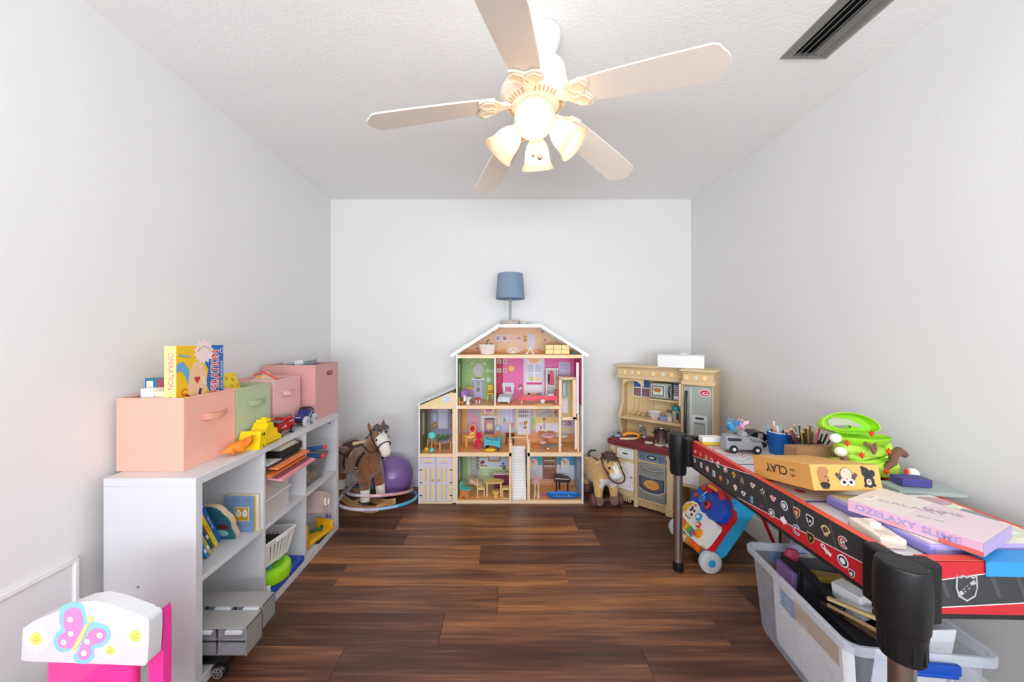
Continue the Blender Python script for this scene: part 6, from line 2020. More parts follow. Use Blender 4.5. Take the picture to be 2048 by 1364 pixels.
# ------------------------------------------------------------------ lower left cube: two grey organisers resting on a toy car
def organiser(label, x1, y0, z, dp, ht, wd, full):
    t = thing('drawer_organiser', label, 'organiser', (x1, y0, z))
    g = mat('8f8d8a', .45, var=.03)
    g2 = mat('a3a19e', .45, var=.03)
    MB(g2).box((-wd / 2, dp / 2, ht - .002), (wd, dp, .004), .001).build('top_panel', t)
    MB(g).box((-wd / 2, dp / 2 + .003, .002), (wd, dp - .006, .004)).build('bottom_panel', t)
    MB(g).box((-wd / 2, dp - .002, ht / 2), (wd, .004, ht - .008)).build('back_panel', t)
    sp = MB(g).box((-.002, dp / 2, ht / 2), (.004, dp, ht), .001)
    sp.mat(mat('7b7976', .5))
    for k in range(24):
        sp.disc(.016 + (k % 6) * (dp - .03) / 5, .018 + (k // 6) * (ht - .04) / 3, .0022, .0008, frame((.0002, 0, 0), (0, 1, 0), (1, 0, 0)), n=6)
    sp.build('side_panel', t)
    MB(g).box((-wd + .002, dp / 2, ht / 2), (.004, dp, ht)).build('side_panel', t)
    MB(g).box((-wd / 2, dp / 2 + .006, ht * .5), (wd - .008, dp - .018, .003)).build('middle_shelf', t)
    for k in range(1, 3):
        MB(g).box((-wd * k / 3, dp / 2 + .006, ht / 2), (.003, dp - .018, ht - .008)).build('cell_wall', t)
    for k in range(3):
        for r_ in range(2):
            c = (-wd * (k + .5) / 3, .004, ht * (.27 + .47 * r_))
            d_ = MB(clear('c9ccd6', .14, .1)).box(c, (wd / 3 - .008, .002, ht * .4), .0005).build('drawer', t)
            if r_:
                MB(mat('d6dbe2', .25)).box((c[0] + .012, -.003, c[2] + ht * .15), (wd / 3 - .05, .012, .012), .001, T(0, 0, 0)).build('pull', d_)
            if full and r_ == 1:
                mb = MB(mat(('c9502a', '8d7a4c', '4a4640', 'b9a27c')[k], .6))
                for q_ in range(4):
                    mb.ball((c[0] + (q_ - 1.5) * wd * .045, .028 + .006 * (q_ % 2), ht * .5 * r_ + .018), (.014, .012, .011), 8)
                mb.build('contents', d_)
    return t


organiser('grey drawer organiser in front, jutting out of the lower cube', -.952, 1.298, .0955, .088, .106, .335, False)
organiser('grey drawer organiser behind the front one in the lower cube', -.957, 1.394, .1175, .078, .094, .335, True)
cr_ = thing('toy_car', 'black toy car with silver wheels under the grey organisers', 'toy car', (-1.2, 1.385, .0))
bkm = mat('161518', .35, var=.1)
MB(bkm).rbox((.02, 0, .068), (.3, .14, .046), .012).build('body', cr_)
MB(bkm).rbox((.0, .045, .102), (.2, .05, .026), .008).build('cabin', cr_)
for x, y, r_ in ((.135, -.07, .027), (.135, .07, .027), (-.12, -.07, .02), (-.12, .07, .02)):
    zc = .0275 if x > 0 else .0585
    wh = MB(bkm).lathe([(.001, -.01), (r_ * .85, -.01), (r_, -.006), (r_, .006), (r_ * .85, .01), (.001, .01)], 24, frame((x, y, zc), (1, 0, 0), (0, -1, 0))).build('wheel', cr_)
    mb = MB(mat('c9c9cc', .3, .8)).ring(0, 0, r_ * .58, r_ * .74, .002, frame((x, y - .0102, zc), (1, 0, 0), (0, -1, 0)))
    for k in range(6):
        mb.panel(-.0022, .0022, 0, r_ * .62, .002, frame((x, y - .0102, zc), (1, 0, 0), (0, -1, 0)) @ T(rz=60 * k))
    mb.build('hub', wh)

# ------------------------------------------------------------------ lower middle cube: white basket, lime toy, blue board
ZB1 = .0385
bb = thing('pattern_board', 'blue plastic pattern board lying under the lime green toy', 'board', (-1.272, 1.795, ZB1), 0)
bm2 = mat('1d4fb4', .35, var=.05)
MB(bm2).rbox((.02, 0, .017), (.3, .3, .033), .006).build('board', bb)
mb = MB(mat('14387f', .5))
for k in range(5):
    mb.disc(.13, -.11 + k * .055, .013, .0006, T(0, 0, .0335), n=16, ry=.01)
mb.build('recess', bb)
MB(mat('e9e4e6', .4)).rbox((.158, -.137, .04), (.022, .02, .05), .008).build('white_peg', bb)
lt = thing('lime_toy', 'lime green oval electronic toy beneath the white basket', 'toy', (-1.195, 1.762, ZB1 + .0345), -8)
lm = mat('9bdc1e', .3, var=.04)
ov_ = lambda a, b, z, n=28: [(a * math.cos(2 * PI * i / n), b * math.sin(2 * PI * i / n), z) for i in range(n)]
MB(lm).loft([ov_(.1, .088, 0), ov_(.112, .1, .006), ov_(.118, .106, .03), ov_(.114, .102, .056), ov_(.1, .09, .066), ov_(.09, .08, .068)]).build('shell', lt)
MB(mat('6fb81c', .4)).loft([ov_(.088, .078, .066), ov_(.084, .074, .0715)]).build('face', lt)
MB(mat('5aa0cc', .35)).disc(.03, -.03, .03, .006, T(0, 0, .0715), n=20, ry=.022).build('screen', lt)
MB(mat('c9c6c0', .5)).disc(.02, .045, .028, .005, T(0, 0, .0715), n=20).build('speaker', lt)
MB(mat('3f6a14', .5)).box((.117, .01, .006), (.006, .02, .012), .002).build('notch', lt)
wb = thing('slotted_basket', 'white plastic slotted basket standing on the lime green toy', 'basket', (-1.22, 1.766, ZB1 + .119), -6, None, (R(-3), R(-6), R(-6)))
wm2 = mat('eae6e3', .4)


def wallslots(a, b, c, d, n, slots):
    """basket side from bottom edge a-b to top edge d-c with upright slots"""
    a, b, c, d = map(Vector, (a, b, c, d))
    mb = MB(wm2)
    nn = (b - a).cross(d - a).normalized() * .003

    def quad(f0, f1, g0, g1):
        P_ = lambda f, g: (a.lerp(b, f)).lerp(d.lerp(c, f), g)
        q = [P_(f0, g0), P_(f1, g0), P_(f1, g1), P_(f0, g1)]
        mb.loft([q, [p + nn for p in q]], smooth=False)
    quad(0, 1, 0, .16)
    quad(0, 1, .82, 1)
    e = .12
    for k in range(slots + 1):
        f0 = 0 if k == 0 else e + (1 - 2 * e) * (k - .32) / slots
        f1 = 1 if k == slots else e + (1 - 2 * e) * (k + .32) / slots
        quad(f0, f1, .16, .82)
    return mb


bt_ = [(-.085, -.075, 0), (.085, -.075, 0), (.085, .075, 0), (-.085, .075, 0)]
tp_ = [(-.115, -.105, .115), (.115, -.105, .115), (.115, .105, .115), (-.115, .105, .115)]
for i in range(4):
    j = (i + 1) % 4
    wallslots(bt_[i], bt_[j], tp_[j], tp_[i], 0, 6).build('slotted_side', wb)
MB(wm2).box((0, 0, .002), (.172, .152, .004)).build('bottom', wb)
mb = MB(wm2).tube([(x, y, .117) for x, y in ((-.118, -.1), (-.11, -.108), (.11, -.108), (.118, -.1), (.118, .1), (.11, .108), (-.11, .108), (-.118, .1))], .006, 8, True)
mb.rbox((.12, 0, .112), (.012, .07, .022), .004)
mb.build('rim', wb)
MB(mat('3a3f3c', .6)).rbox((0, 0, .055), (.15, .13, .07), .01).build('dark_toy', None, wb.location + Vector((0, 0, .008)), (R(-3), R(-6), R(-6)), 'dark plastic toy inside the white slotted basket', 'toy')

# ------------------------------------------------------------------ lower right cube: tilted clear bin, yellow toys
cb_ = thing('clear_bin', 'clear plastic bin with a white handle tipped in the lower right cube', 'storage bin', (-1.22, 2.14, .205), 0, None, (R(-28), 0, 0))
cl2 = clear('f3dcd6', .2, .2)
for c, d in (((0, -.07, .06), (.24, .003, .12)), ((0, .07, .06), (.24, .003, .12)), ((.12, 0, .06), (.003, .14, .12)), ((-.12, 0, .06), (.003, .14, .12)), ((0, 0, .0015), (.24, .14, .003))):
    MB(cl2).box(c, d, .001).build('side', cb_)
MB(mat('efe2dc', .35)).tube([(.1225, -.025, .085), (.128, -.024, .055), (.13, -.014, .044), (.13, .014, .044), (.128, .024, .055), (.1225, .025, .085)], .006, 8).build('handle', cb_)
yl2 = mat('f0b41e', .45, var=.05)
t = thing('toy_case', 'yellow open toy case lying at the front of the lower right cube', 'toy case', (-1.165, 2.14, ZB1 + .0125), -14)
MB(yl2).rbox((0, .03, .012), (.1, .2, .024), .005).build('base', t)
MB(yl2).box((-.02, .1, .06), (.12, .012, .07), .003, T(rx=-20)).build('lid', t)
MB('6a5f9c').disc(-.01, .075, .012, .001, frame((0, .1075, 0), (1, 0, 0), (0, -1, .36)), n=10).disc(.014, .075, .01, .001, frame((0, .1075, 0), (1, 0, 0), (0, -1, .36)), n=10).build('print', t)
MB(mat('2f5f3f', .6)).tube([(-.02, .0, .03), (0, .03, .034), (.02, .05, .03), (.0, .075, .03)], .01, 8).build('green_toy_snake', None, t.location + Vector((.0, .0, .0055)), (0, 0, R(-14)), 'dark green rubber toy lying in the yellow case', 'toy')
MB(mat('3a2430', .5)).rbox((0, 0, .008), (.03, .2, .014), .006).build('dark_strip', None, (-1.1195, 2.2, ZB1 + .001), (0, 0, R(0)), 'dark plum plastic strip along the front of the lower right cube', 'toy part')
t = thing('yellow_panel', 'tall yellow plastic box leaning by the divider in the lower right cube', 'toy box', (-1.19, 2.015, ZB1), 6)
MB(yl2).rbox((0, 0, .075), (.12, .045, .148), .01).build('box', t)
MB(mat('d9a014', .5)).rbox((.0615, 0, .05), (.008, .03, .06), .003).build('latch', t)
t = thing('green_brush_toy', 'bright green bristly toy ball on top of the yellow box', 'toy', (-1.18, 2.02, ZB1 + .181))
mb = MB(mat('7fae2c', .6, var=.1)).ball((0, 0, 0), .022, 12)
random.seed(4)
for k in range(40):
    v = Vector((random.gauss(0, 1), random.gauss(0, 1), random.gauss(0, 1))).normalized()
    mb.cyl(v * .02, v * .031, .0035, .001, 5, cap=False)
mb.build('bristles', t)

# ------------------------------------------------------------------ pink and white child's chair at the near left
chp = mat('ef3f9a', .28, var=.03, coat=.3)
chw = mat('dadade', .35, var=.02)
kc_ = thing('child_chair', "pink and white plastic child's chair with butterfly headrest by the shelf", 'chair', (-1.075, .93, 0), -2)
k9 = .9 / 700
# headrest outline in chair picture coordinates
ol = [(34, 1325), (38, 1262), (60, 1247), (95, 1232), (130, 1218), (160, 1206), (191, 1202), (225, 1208), (262, 1220), (286, 1228), (291, 1233), (297, 1232), (302, 1240), (302, 1270), (299, 1322), (292, 1329), (42, 1328)]
pts = [((x - CX) * k9 + 1.075, CAMZ - (y - CY) * k9) for x, y in ol]
MB(chw).prism(pts, .034, frame((0, .006, 0), (1, 0, 0), (0, -1, 0)), smooth=False).build('headrest', kc_)
hd_ = kc_.children[0]
bev = hd_.modifiers.new('round', 'BEVEL')
bev.width, bev.segments, bev.limit_method = .006, 3, 'ANGLE'
cp = lambda x, y: ((x - CX) * k9 + 1.075, CAMZ - (y - CY) * k9)
F = frame((0, -.0282, 0), (1, 0, 0), (0, -1, 0))
Z3 = lambda x, y: cp(x / 3.657, 1080 + y / 3.657)


def blob(pl, h_, z, mb):
    # smooth closed outline through the given picture points
    n = len(pl)
    q = []
    for i in range(n):
        p0, p1, p2, p3 = (Vector(Z3(*pl[(i + k) % n])) for k in (-1, 0, 1, 2))
        for t in (0, .25, .5, .75):
            q.append(tuple(.5 * ((2 * p1) + (-p0 + p2) * t + (2 * p0 - 5 * p1 + 4 * p2 - p3) * t * t + (-p0 + 3 * p1 - 3 * p2 + p3) * t ** 3)))
    mb.mat(h_).prism(q, .0005, F, z)


mb = MB()
lb_, pkk = mat('8fcfe2', .4), mat('e68fc9', .4)
blob([(525, 800), (420, 825), (380, 760), (400, 690), (440, 655), (420, 600), (440, 500), (520, 462), (600, 475), (625, 560), (640, 610)], lb_, 0, mb)
blob([(560, 820), (530, 860), (560, 905), (640, 905), (690, 860), (690, 795), (760, 775), (815, 710), (800, 640), (720, 605), (660, 620)], lb_, 0, mb)
blob([(535, 785), (440, 795), (412, 750), (430, 700), (470, 680), (455, 610), (470, 530), (530, 500), (590, 520), (605, 600), (600, 650)], pkk, .0006, mb)
blob([(580, 810), (570, 850), (600, 880), (650, 865), (670, 820), (665, 775), (740, 750), (785, 700), (765, 655), (700, 645), (640, 690)], pkk, .0006, mb)
ylw = mat('f2ee8c', .4)
blob([(525, 808), (560, 740), (600, 665), (640, 610), (650, 620), (620, 690), (580, 760), (540, 812)], ylw, .0012, mb)
c0 = Z3(660, 580)
mb.mat(ylw).disc(c0[0], c0[1], .0085, .0005, F, .0014, n=14)
mb.mat('dfe2ea')
for a_, b2 in (((650, 560), (640, 520)), ((672, 565), (705, 540))):
    p0, p1 = Vector(Z3(*a_)), Vector(Z3(*b2))
    d_ = (p1 - p0).normalized()
    n_ = Vector((-d_.y, d_.x)) * .0008
    mb.prism([tuple(p0 + n_), tuple(p0 - n_), tuple(p1 - n_), tuple(p1 + n_)], .0004, F).disc(p1.x, p1.y, .003, .0005, F, n=8)
for x, y in ((510, 585), (515, 690), (460, 755), (735, 695), (640, 745), (615, 830)):
    c0 = Z3(x, y)
    for k in range(6):
        mb.mat('f4ecf6').disc(c0[0] + .0048 * math.cos(k * 1.047), c0[1] + .0048 * math.sin(k * 1.047), .0032, .0004, F, .0013, n=8)
    mb.mat('d9cfe0').disc(c0[0], c0[1], .0022, .0004, F, .0019, n=8)
mb.build('butterfly_print', hd_, label='pink and blue butterfly print')
for x, y, r_ in ((247, 735, 47), (1002, 693, 44), (812, 805, 34)):
    c0 = Z3(x, y)
    r_ = r_ / 3.657 * k9
    mb = MB('fbfbf8')
    for k in range(12):
        mb.disc(0, r_ * 1.55, r_ * .36, .0004, F @ T(c0[0], c0[1], 0, rz=30 * k), n=8, ry=r_ * .7)
    mb.mat(mat('e6e678', .4)).disc(c0[0], c0[1], r_, .0006, F, .0006, n=18).mat('b9b440').disc(c0[0] + r_ * .0, c0[1] + r_ * .15, r_ * .1, .0003, F, .0014, n=6).disc(c0[0] + r_ * .35, c0[1] + r_ * .3, r_ * .1, .0003, F, .0014, n=6).ring(c0[0] + r_ * .1, c0[1] + r_ * .1, r_ * .42, r_ * .52, .0003, F, .0014, n=14, a0=200, a1=340)
    mb.build('daisy_print', hd_)
# pink back shell behind and below the headrest
MB(chp).rbox((-.02, .008, .36), (.235, .035, .2), .014).build('backrest', kc_, label='glossy pink lower backrest')
MB(chp).loft([[(.13, .012, .25), (.166, .012, .25), (.166, .034, .25), (.13, .034, .25)], [(.12, .012, .5), (.167, .012, .535), (.167, .034, .535), (.12, .034, .5)], [(.12, .013, .52), (.166, .013, .558), (.166, .032, .558), (.12, .032, .52)]], smooth=False).build('side_post', kc_)
MB(chp).loft([[(-.192, .03, .25), (-.13, .03, .25), (-.13, .06, .25), (-.192, .06, .25)], [(-.17, .03, .5), (-.1, .03, .5), (-.1, .06, .5), (-.17, .06, .5)]], smooth=False).build('side_post', kc_)
MB(chp).rbox((0, -.14, .262), (.34, .3, .04), .016).build('seat', kc_)
for x in (-.15, .15):
    MB(chw).loft([[(x + a * .026, .05 + b * .024, 0) for a, b in ((-1, -1), (1, -1), (1, 1), (-1, 1))], [(x * .95 + a * .022, .04 + b * .022, .27) for a, b in ((-1, -1), (1, -1), (1, 1), (-1, 1))]], smooth=False).build('leg', kc_)
    MB(chw).loft([[(x + a * .026, -.27 + b * .024, 0) for a, b in ((-1, -1), (1, -1), (1, 1), (-1, 1))], [(x * .95 + a * .022, -.25 + b * .022, .25) for a, b in ((-1, -1), (1, -1), (1, 1), (-1, 1))]], smooth=False).build('leg', kc_)


def hit(px, py, M):
    """where the sight line through a picture point meets the local xy plane of M"""
    Mi = M.inverted()
    o = Mi @ Vector((0, 0, CAMZ))
    d = Mi.to_3x3() @ Vector(((px - CX) / FPX, 1, -(py - CY) / FPX))
    t = -o.z / d.z
    p = o + d * t
    return p.x, p.y


# ------------------------------------------------------------------ hockey play table on the right
TX, TY, TA = .94, .825, -1.32
TM = Matrix.Translation((TX, TY, 0)) @ Matrix.Rotation(R(TA), 4, 'Z')
tbl = thing('hockey_table', 'black and red hockey play table with team emblem rails and chrome legs', 'table', (TX, TY, 0), TA)
TL, TW = 1.106, .575
blk = mat('111114', .42, var=.08, bump=.04, bs=300)
steel = mat('b3aeab', .3, 1, var=.08, vs=5, stretch=(6, 6, 1))
for i, (x, y) in enumerate(((0, 0), (0, TL), (TW, TL), (TW, 0))):
    lg = MB(steel).cyl((x, y, .045), (x, y, .56), .0235, n=28).build('leg', tbl)
    MB(BLACK).lathe([(.001, 0), (.026, 0), (.0275, .004), (.0275, .046), (.0235, .05), (.001, .05)], 28, T(x, y)).build('foot_cap', lg)
    sx, sy = (1 if x < .1 else -1), (1 if y < .1 else -1)
    mb = MB(blk)
    mb.lathe([(.001, .53), (.0375, .53), (.0395, .56), (.043, .6), (.044, .603), (.0455, .608), (.049, .66), (.0485, .71), (.046, .745), (.043, .75), (.041, .7505), (.001, .7505)], 40, T(x, y))
    for k in range(10):
        a = R(36 * k)
        mb.box((0, 0, 0), (.004, .009, .055), .001, T(x + .0395 * math.cos(a), y + .0395 * math.sin(a), .565, rz=math.degrees(a)))
    mb.rbox((x + sx * .022, y + sy * .062, .672), (.04, .075, .145), .008).rbox((x + sx * .062, y + sy * .022, .672), (.075, .04, .145), .008)
    mb.mat(mat('3a3a3e', .6)).lathe([(.0395, .7508), (.041, .7512), (.0395, .7515)], 40, T(x, y))
    mb.build('corner_post', tbl)
red_r, char_r = mat('c2202c', .4, var=.05), mat('37383a', .5, var=0, vs=70, h2='2b2c2e', stretch=(1, 8, 1), soft=(.4, .6))
RF = .03       # outer face of the rails, inside the posts
z0r, z1r = .602, .735
y0r, y1r = .085, TL - .085


def rail(nm, M, L, end=False):
    r_ = MB(mat('1c1c1e', .5)).box((L / 2, -.0125, (z0r + z1r) / 2 - .004), (L, .025, z1r - z0r + .008), .002, M).build(nm, tbl)
    MB(mat('e0503f', .45)).box((L / 2, -.0125, z1r + .0012), (L, .024, .0024), .0008, M).build('top_trim', r_)
    F = M @ frame((0, .0002, z0r), (-1, 0, 0), (0, 1, 0))   # x runs from the far side for the left rail
    H = z1r - z0r
    mb = MB(char_r).panel(-L, 0, .006, H, .0004, F)
    mb.mat(red_r)
    if end:
        mb.prism([(-L, H), (-L, .62 * H), (-L * .2, H)], .0006, F).prism([(-L, .006), (-L, .14 * H), (0, .36 * H), (0, .006)], .0006, F)
    else:
        mb.prism([(-L, H), (-L, .43 * H), (-L * .52, H)], .0006, F).prism([(-L * .6, .006), (0, .006), (0, .55 * H)], .0006, F).prism([(-L, .006), (-L, .05 * H), (-L * .86, .006)], .0006, F)
    mb.mat('f0e9ea')
    for (xa, ya), (xb, yb_) in (((-L, .62 * H), (-L * .2, H)), ((-L, .14 * H), (0, .36 * H))) if end else (((-L, .43 * H), (-L * .52, H)), ((-L * .6, .006), (0, .55 * H))):
        d = Vector((xb - xa, yb_ - ya)).normalized()
        n_ = Vector((-d.y, d.x)) * .0011
        mb.prism([(xa + n_.x, ya + n_.y), (xa - n_.x, ya - n_.y), (xb - n_.x, yb_ - n_.y), (xb + n_.x, yb_ + n_.y)], .0009, F)
    mb.mat('4a4b4d')
    for k in range(16):
        xk = -L * .12 - k * L * .05
        mb.prism([(xk, .35 * H), (xk + .01, .35 * H), (xk - .018, .93 * H), (xk - .028, .93 * H)], .0005, F) if k % 3 == 0 else None
    for k in range(40):
        mb.mat('232426').disc(-.012 - (k % 10) * .0075, H * .6 + (k // 10) * .0075 + ((k % 10) % 2) * .003, .0021, .0006, F, n=6)
    mb.build('rail_print', r_)
    return r_, F


# left rail: local x of its frame runs near -> far; its outer face looks left (-x of the table)
ML = Matrix.Translation((RF, y0r, 0)) @ Matrix.Rotation(R(90), 4, 'Z')
rl, FL_ = rail('side_rail', ML, y1r - y0r)
FW = TM @ FL_


def em(px8, py8, kind, w_, c1='f1edea', c2='1d2a4a', c3='c2202c', t='', rz=0):
    """one team emblem, printed on the rail"""
    x, y = hit(1320 + px8 / 4.0125, 820 + py8 / 4.0125, FW)
    s = w_
    F = FL_ @ T(x, y, .0012, rz=rz)
    h = .0006
    mb = MB(c1)
    if kind == 'ring':
        mb.disc(0, 0, s, h, F, n=20).mat(c2).disc(0, 0, s * .78, h, F, h, n=20).mat(c3).disc(0, 0, s * .5, h, F, 2 * h, n=12)
    elif kind == 'shield':
        sh_ = [(-s * .85, s), (0, s * 1.12), (s * .85, s), (s * .8, -s * .2), (0, -s * 1.15), (-s * .8, -s * .2)]
        mb.prism(sh_, h, F).mat(c2).prism([(a * .82, b * .82) for a, b in sh_], h, F, h).mat(c3)
        if t:
            mb.text(t, s * .95, F, 2 * h, .0003, fat=.03)
        else:
            mb.disc(0, s * .1, s * .4, h, F, 2 * h, n=10).prism([(-s * .3, -s * .1), (s * .3, -s * .1), (0, -s * .7)], h, F, 2 * h)
    elif kind == 'star':
        mb.star(0, 0, s, h, F).mat(c2).star(0, 0, s * .6, h, F, h)
    elif kind == 'leaf':
        lf = [(0, 1), (.22, .6), (.38, .7), (.35, .25), (.62, .48), (.7, .3), (.98, .3), (.8, 0), (.95, -.15), (.45, -.5), (.48, -.68), (.06, -.6), (.06, -1), (-.06, -1), (-.06, -.6), (-.48, -.68), (-.45, -.5), (-.95, -.15), (-.8, 0), (-.98, .3), (-.7, .3), (-.62, .48), (-.35, .25), (-.38, .7), (-.22, .6)]
        mb.prism([(a * s, b * s) for a, b in lf], h, F)
    elif kind == 'C':
        mb.ring(0, 0, s * .5, s, h, F, n=22, a0=40, a1=320).mat(c2).ring(0, 0, s * .62, s * .86, h, F, h, n=22, a0=45, a1=315)
        if t:
            mb.mat(c1).text(t, s * .8, F, h, .0003, fat=.06)
    elif kind == 'text':
        mb.text(t, s * 2.2, F, h, .0003, fat=.07).mat(c2).text(t, s * 2.2, F, 2 * h, .0003, fat=.01)
    elif kind == 'wing':
        mb.prism([(-s, s * .3), (-s * .4, s * .7), (s * .2, s * .55), (s * .9, s * .75), (s, s * .2), (s * .5, -.2 * s), (s * .3, -s * .7), (-s * .3, -s * .5), (-s * .8, -s * .3)], h, F).mat(c2).prism([(-s * .5, .2 * s), (0, s * .35), (s * .5, s * .3), (s * .2, -s * .1), (-s * .3, -s * .2)], h, F, h)
    elif kind == 'head':
        mb.prism([(-s, s * .1), (-s * .6, s * .7), (0, s * .95), (s * .6, s * .7), (s, s * .1), (s * .6, -s * .3), (s * .4, -s * .9), (-s * .2, -s), (-s * .5, -s * .4)], h, F).mat(c2).prism([(-s * .6, s * .1), (-s * .2, s * .55), (s * .5, s * .5), (s * .6, 0), (s * .1, -s * .2), (0, -s * .6), (-s * .3, -s * .3)], h, F, h).mat(c3).disc(s * .1, s * .2, s * .22, h, F, 2 * h, n=8)
    elif kind == 'box':
        mb.prism([(-s * .75, -s), (s * .75, -s), (s * .75, s), (-s * .75, s)], h, F).mat(c2).prism([(-s * .5, -s * .6), (s * .5, -s * .6), (s * .5, s * .6), (-s * .5, s * .6)], h, F, h).mat(c1)
        if t:
            mb.text(t, s * 1.1, F, 2 * h, .0003, fat=.05)
    mb.build('emblem', rl)


Wc, Nv, Rd = 'f1edea', '22305a', 'c2202c'
for a in ((285, 335, 'wing', .012, 'e8d6c0', 'c2202c', Rd), (326, 355, 'head', .009, 'e9d9d2', 'a03038', Rd), (372, 382, 'ring', .011, 'efe2cc', '3a2a20', 'e2b44a'), (418, 404, 'head', .012, Wc, '3f4f86', Rd),
          (470, 437, 'C', .014, Wc, 'e9d4d4', Wc), (527, 474, 'ring', .0145, Wc, Rd, Wc), (595, 520, 'head', .0135, 'e2a83c', 'c9862a', '3a2a20'), (663, 566, 'text', .0125, Wc, '8a3a4a', Rd, 'A', 0), (745, 606, 'wing', .014, 'e9d4da', 'b9505c', Nv),
          (825, 655, 'star', .013, Wc, '2c2d2f', Rd), (910, 712, 'wing', .0145, 'f0c0c4', 'd9838c', Rd), (1000, 768, 'ring', .016, Wc, '28417c', 'e6e0dc'), (1101, 826, 'shield', .016, 'e9c9a8', '8a2a34', 'd9b48a'),
          (1205, 890, 'shield', .0165, Wc, '1b1c1e', Wc, 'LA', 0), (1332, 966, 'head', .017, 'd9c08a', '1f4a34', 'b93040'), (1475, 1062, 'C', .0165, Wc, 'c2202c', Rd, 'H', 0),
          (250, 416, 'wing', .006, Wc, '6a6a70', Rd), (281, 405, 'head', .012, Wc, '4a4c50', Rd), (333, 441, 'box', .012, Wc, Rd, Wc, 'N', 0), (382, 472, 'ring', .0135, Wc, Rd, Wc), (435, 510, 'box', .0135, Wc, '8fa0c4', 'b9505c'),
          (489, 545, 'head', .0145, 'd8502c', 'e9b48a', '3a1a14'), (546, 581, 'text', .013, Wc, '2a2b2d', Rd, 'P', 0), (607, 622, 'head', .014, 'e9c48a', Wc, '2a2a2c'), (673, 672, 'wing', .014, Wc, '3d6d9c', Nv),
          (740, 722, 'text', .016, '7fc0d8', '4a8fae', Rd, 'S', 0), (820, 772, 'star', .014, '4a3c6a', '8a4a6a', Rd), (899, 826, 'ring', .0145, Wc, '2f3134', Wc), (995, 886, 'leaf', .016, Wc), (1100, 962, 'C', .0165, Wc, '2b5a94', Rd),
          (1212, 1032, 'shield', .0165, 'c9a45a', '1d1d1f', 'c9a45a', 'V', 0), (1337, 1120, 'text', .0085, Wc, Wc, Rd, 'Caps', -20), (1472, 1212, 'ring', .017, Wc, Nv, Wc), (1543, 1316, 'shield', .0105, Wc, '2a2b2e', Wc, '', 0)):
    em(*a[:3], *a[3:])
# near end rail
ME = Matrix.Translation((TW - .085, RF, 0)) @ Matrix.Rotation(R(180), 4, 'Z')
re_, FE = rail('end_rail', ME, TW - .17, True)
F = FE @ T(-.307, .072, .001)
sh_ = [(-.024, .03), (-.018, .025), (-.009, .031), (0, .026), (.009, .031), (.018, .025), (.024, .03), (.026, .0), (.02, -.022), (0, -.034), (-.02, -.022), (-.026, .0)]
sv = mat('d3d5d8', .25, .6)
# the frame's x points to the left here, so the badge is turned to read correctly from outside
F = F @ Matrix.Identity(4)
mb = MB(sv).prism(sh_, .002, F).mat(mat('3a3b3d', .5)).prism([(a * .84, b * .84) for a, b in sh_], .001, F, .0016)
mb.mat(sv).prism([(-.021, -.012), (-.015, -.02), (.021, .012), (.015, .02)], .001, F, .002)
mb.build('shield_badge', re_, label='silver shield badge on the end rail')
MB('2a2b2d').text('NHL', .0145, F @ T(rz=43), .0034, .0004, fat=.04).build('badge_lettering', re_)
F2_ = ME
for nm, M, L in (('end_rail', Matrix.Translation((.085, TL - RF, 0)), TW - .17), ('side_rail', Matrix.Translation((TW - RF, y1r, 0)) @ Matrix.Rotation(R(-90), 4, 'Z'), y1r - y0r)):
    rail(nm, M, L)
# playing surface with printed lines
sf = MB(mat('e6e2e2', .25, var=.03, vs=5)).box((TW / 2, TL / 2, .706), (TW - 2 * RF - .05, TL - 2 * RF - .05, .018), .001).build('playing_surface', tbl)
FS = T(0, 0, .7152)
mb = MB(mat('2a62ae', .3))
mb.panel(.06, TW - .06, TL * .66, TL * .66 + .012, .0005, FS).panel(.06, TW - .06, TL * .34, TL * .34 + .012, .0005, FS)
mb.mat(mat('c2303c', .3)).panel(.06, TW - .06, TL * .5, TL * .5 + .008, .0005, FS).ring(TW / 2, TL * .5, .085, .089, .0006, FS, n=32).disc(.14, TL * .42, .016, .0006, FS, n=16).disc(TW - .14, TL * .42, .016, .0006, FS, n=16)
mb.ring(.15, TL * .82, .06, .063, .0005, FS, n=28).ring(TW - .15, TL * .82, .06, .063, .0005, FS, n=28).ring(.15, TL * .18, .06, .063, .0005, FS, n=28).disc(.15, TL * .82, .012, .0006, FS)
mb.mat(mat('9fd0ea', .3)).panel(.15, TW - .15, TL - .1, TL - .06, .0004, FS)
random.seed(9)
for k, c in enumerate(('e89aa4', 'd87a8c', 'e9b4bc', '8fa8d8', 'e58a90', 'c9a0d0', 'e9a0a0', 'd98aa8', '9fb4dc', 'e7a9b4', 'd9848c', 'e9c0c4')):
    x, y = random.uniform(.1, .3), random.uniform(TL * .7, TL * .9)
    pts = [(x + .04 * math.cos(i * .9 + k) + i * .006, y + .03 * math.sin(i * 1.3 + k)) for i in range(7)]
    for p, q_ in zip(pts, pts[1:]):
        d = (Vector(q_) - Vector(p)).normalized()
        n_ = Vector((-d.y, d.x)) * .0011
        mb.mat(mat(c, .5)).prism([tuple(Vector(p) + n_), tuple(Vector(p) - n_), tuple(Vector(q_) - n_), tuple(Vector(q_) + n_)], .0003, FS, .0006 + k * .00005)
mb.build('surface_print', sf, label='printed rink lines and pink crayon scribbles')
ZS = .7165


def TS(px, py, z=ZS):
    Y = (CAMZ - z) * FPX / (py - CY)
    return Vector(((px - CX) * Y / FPX, Y, z))


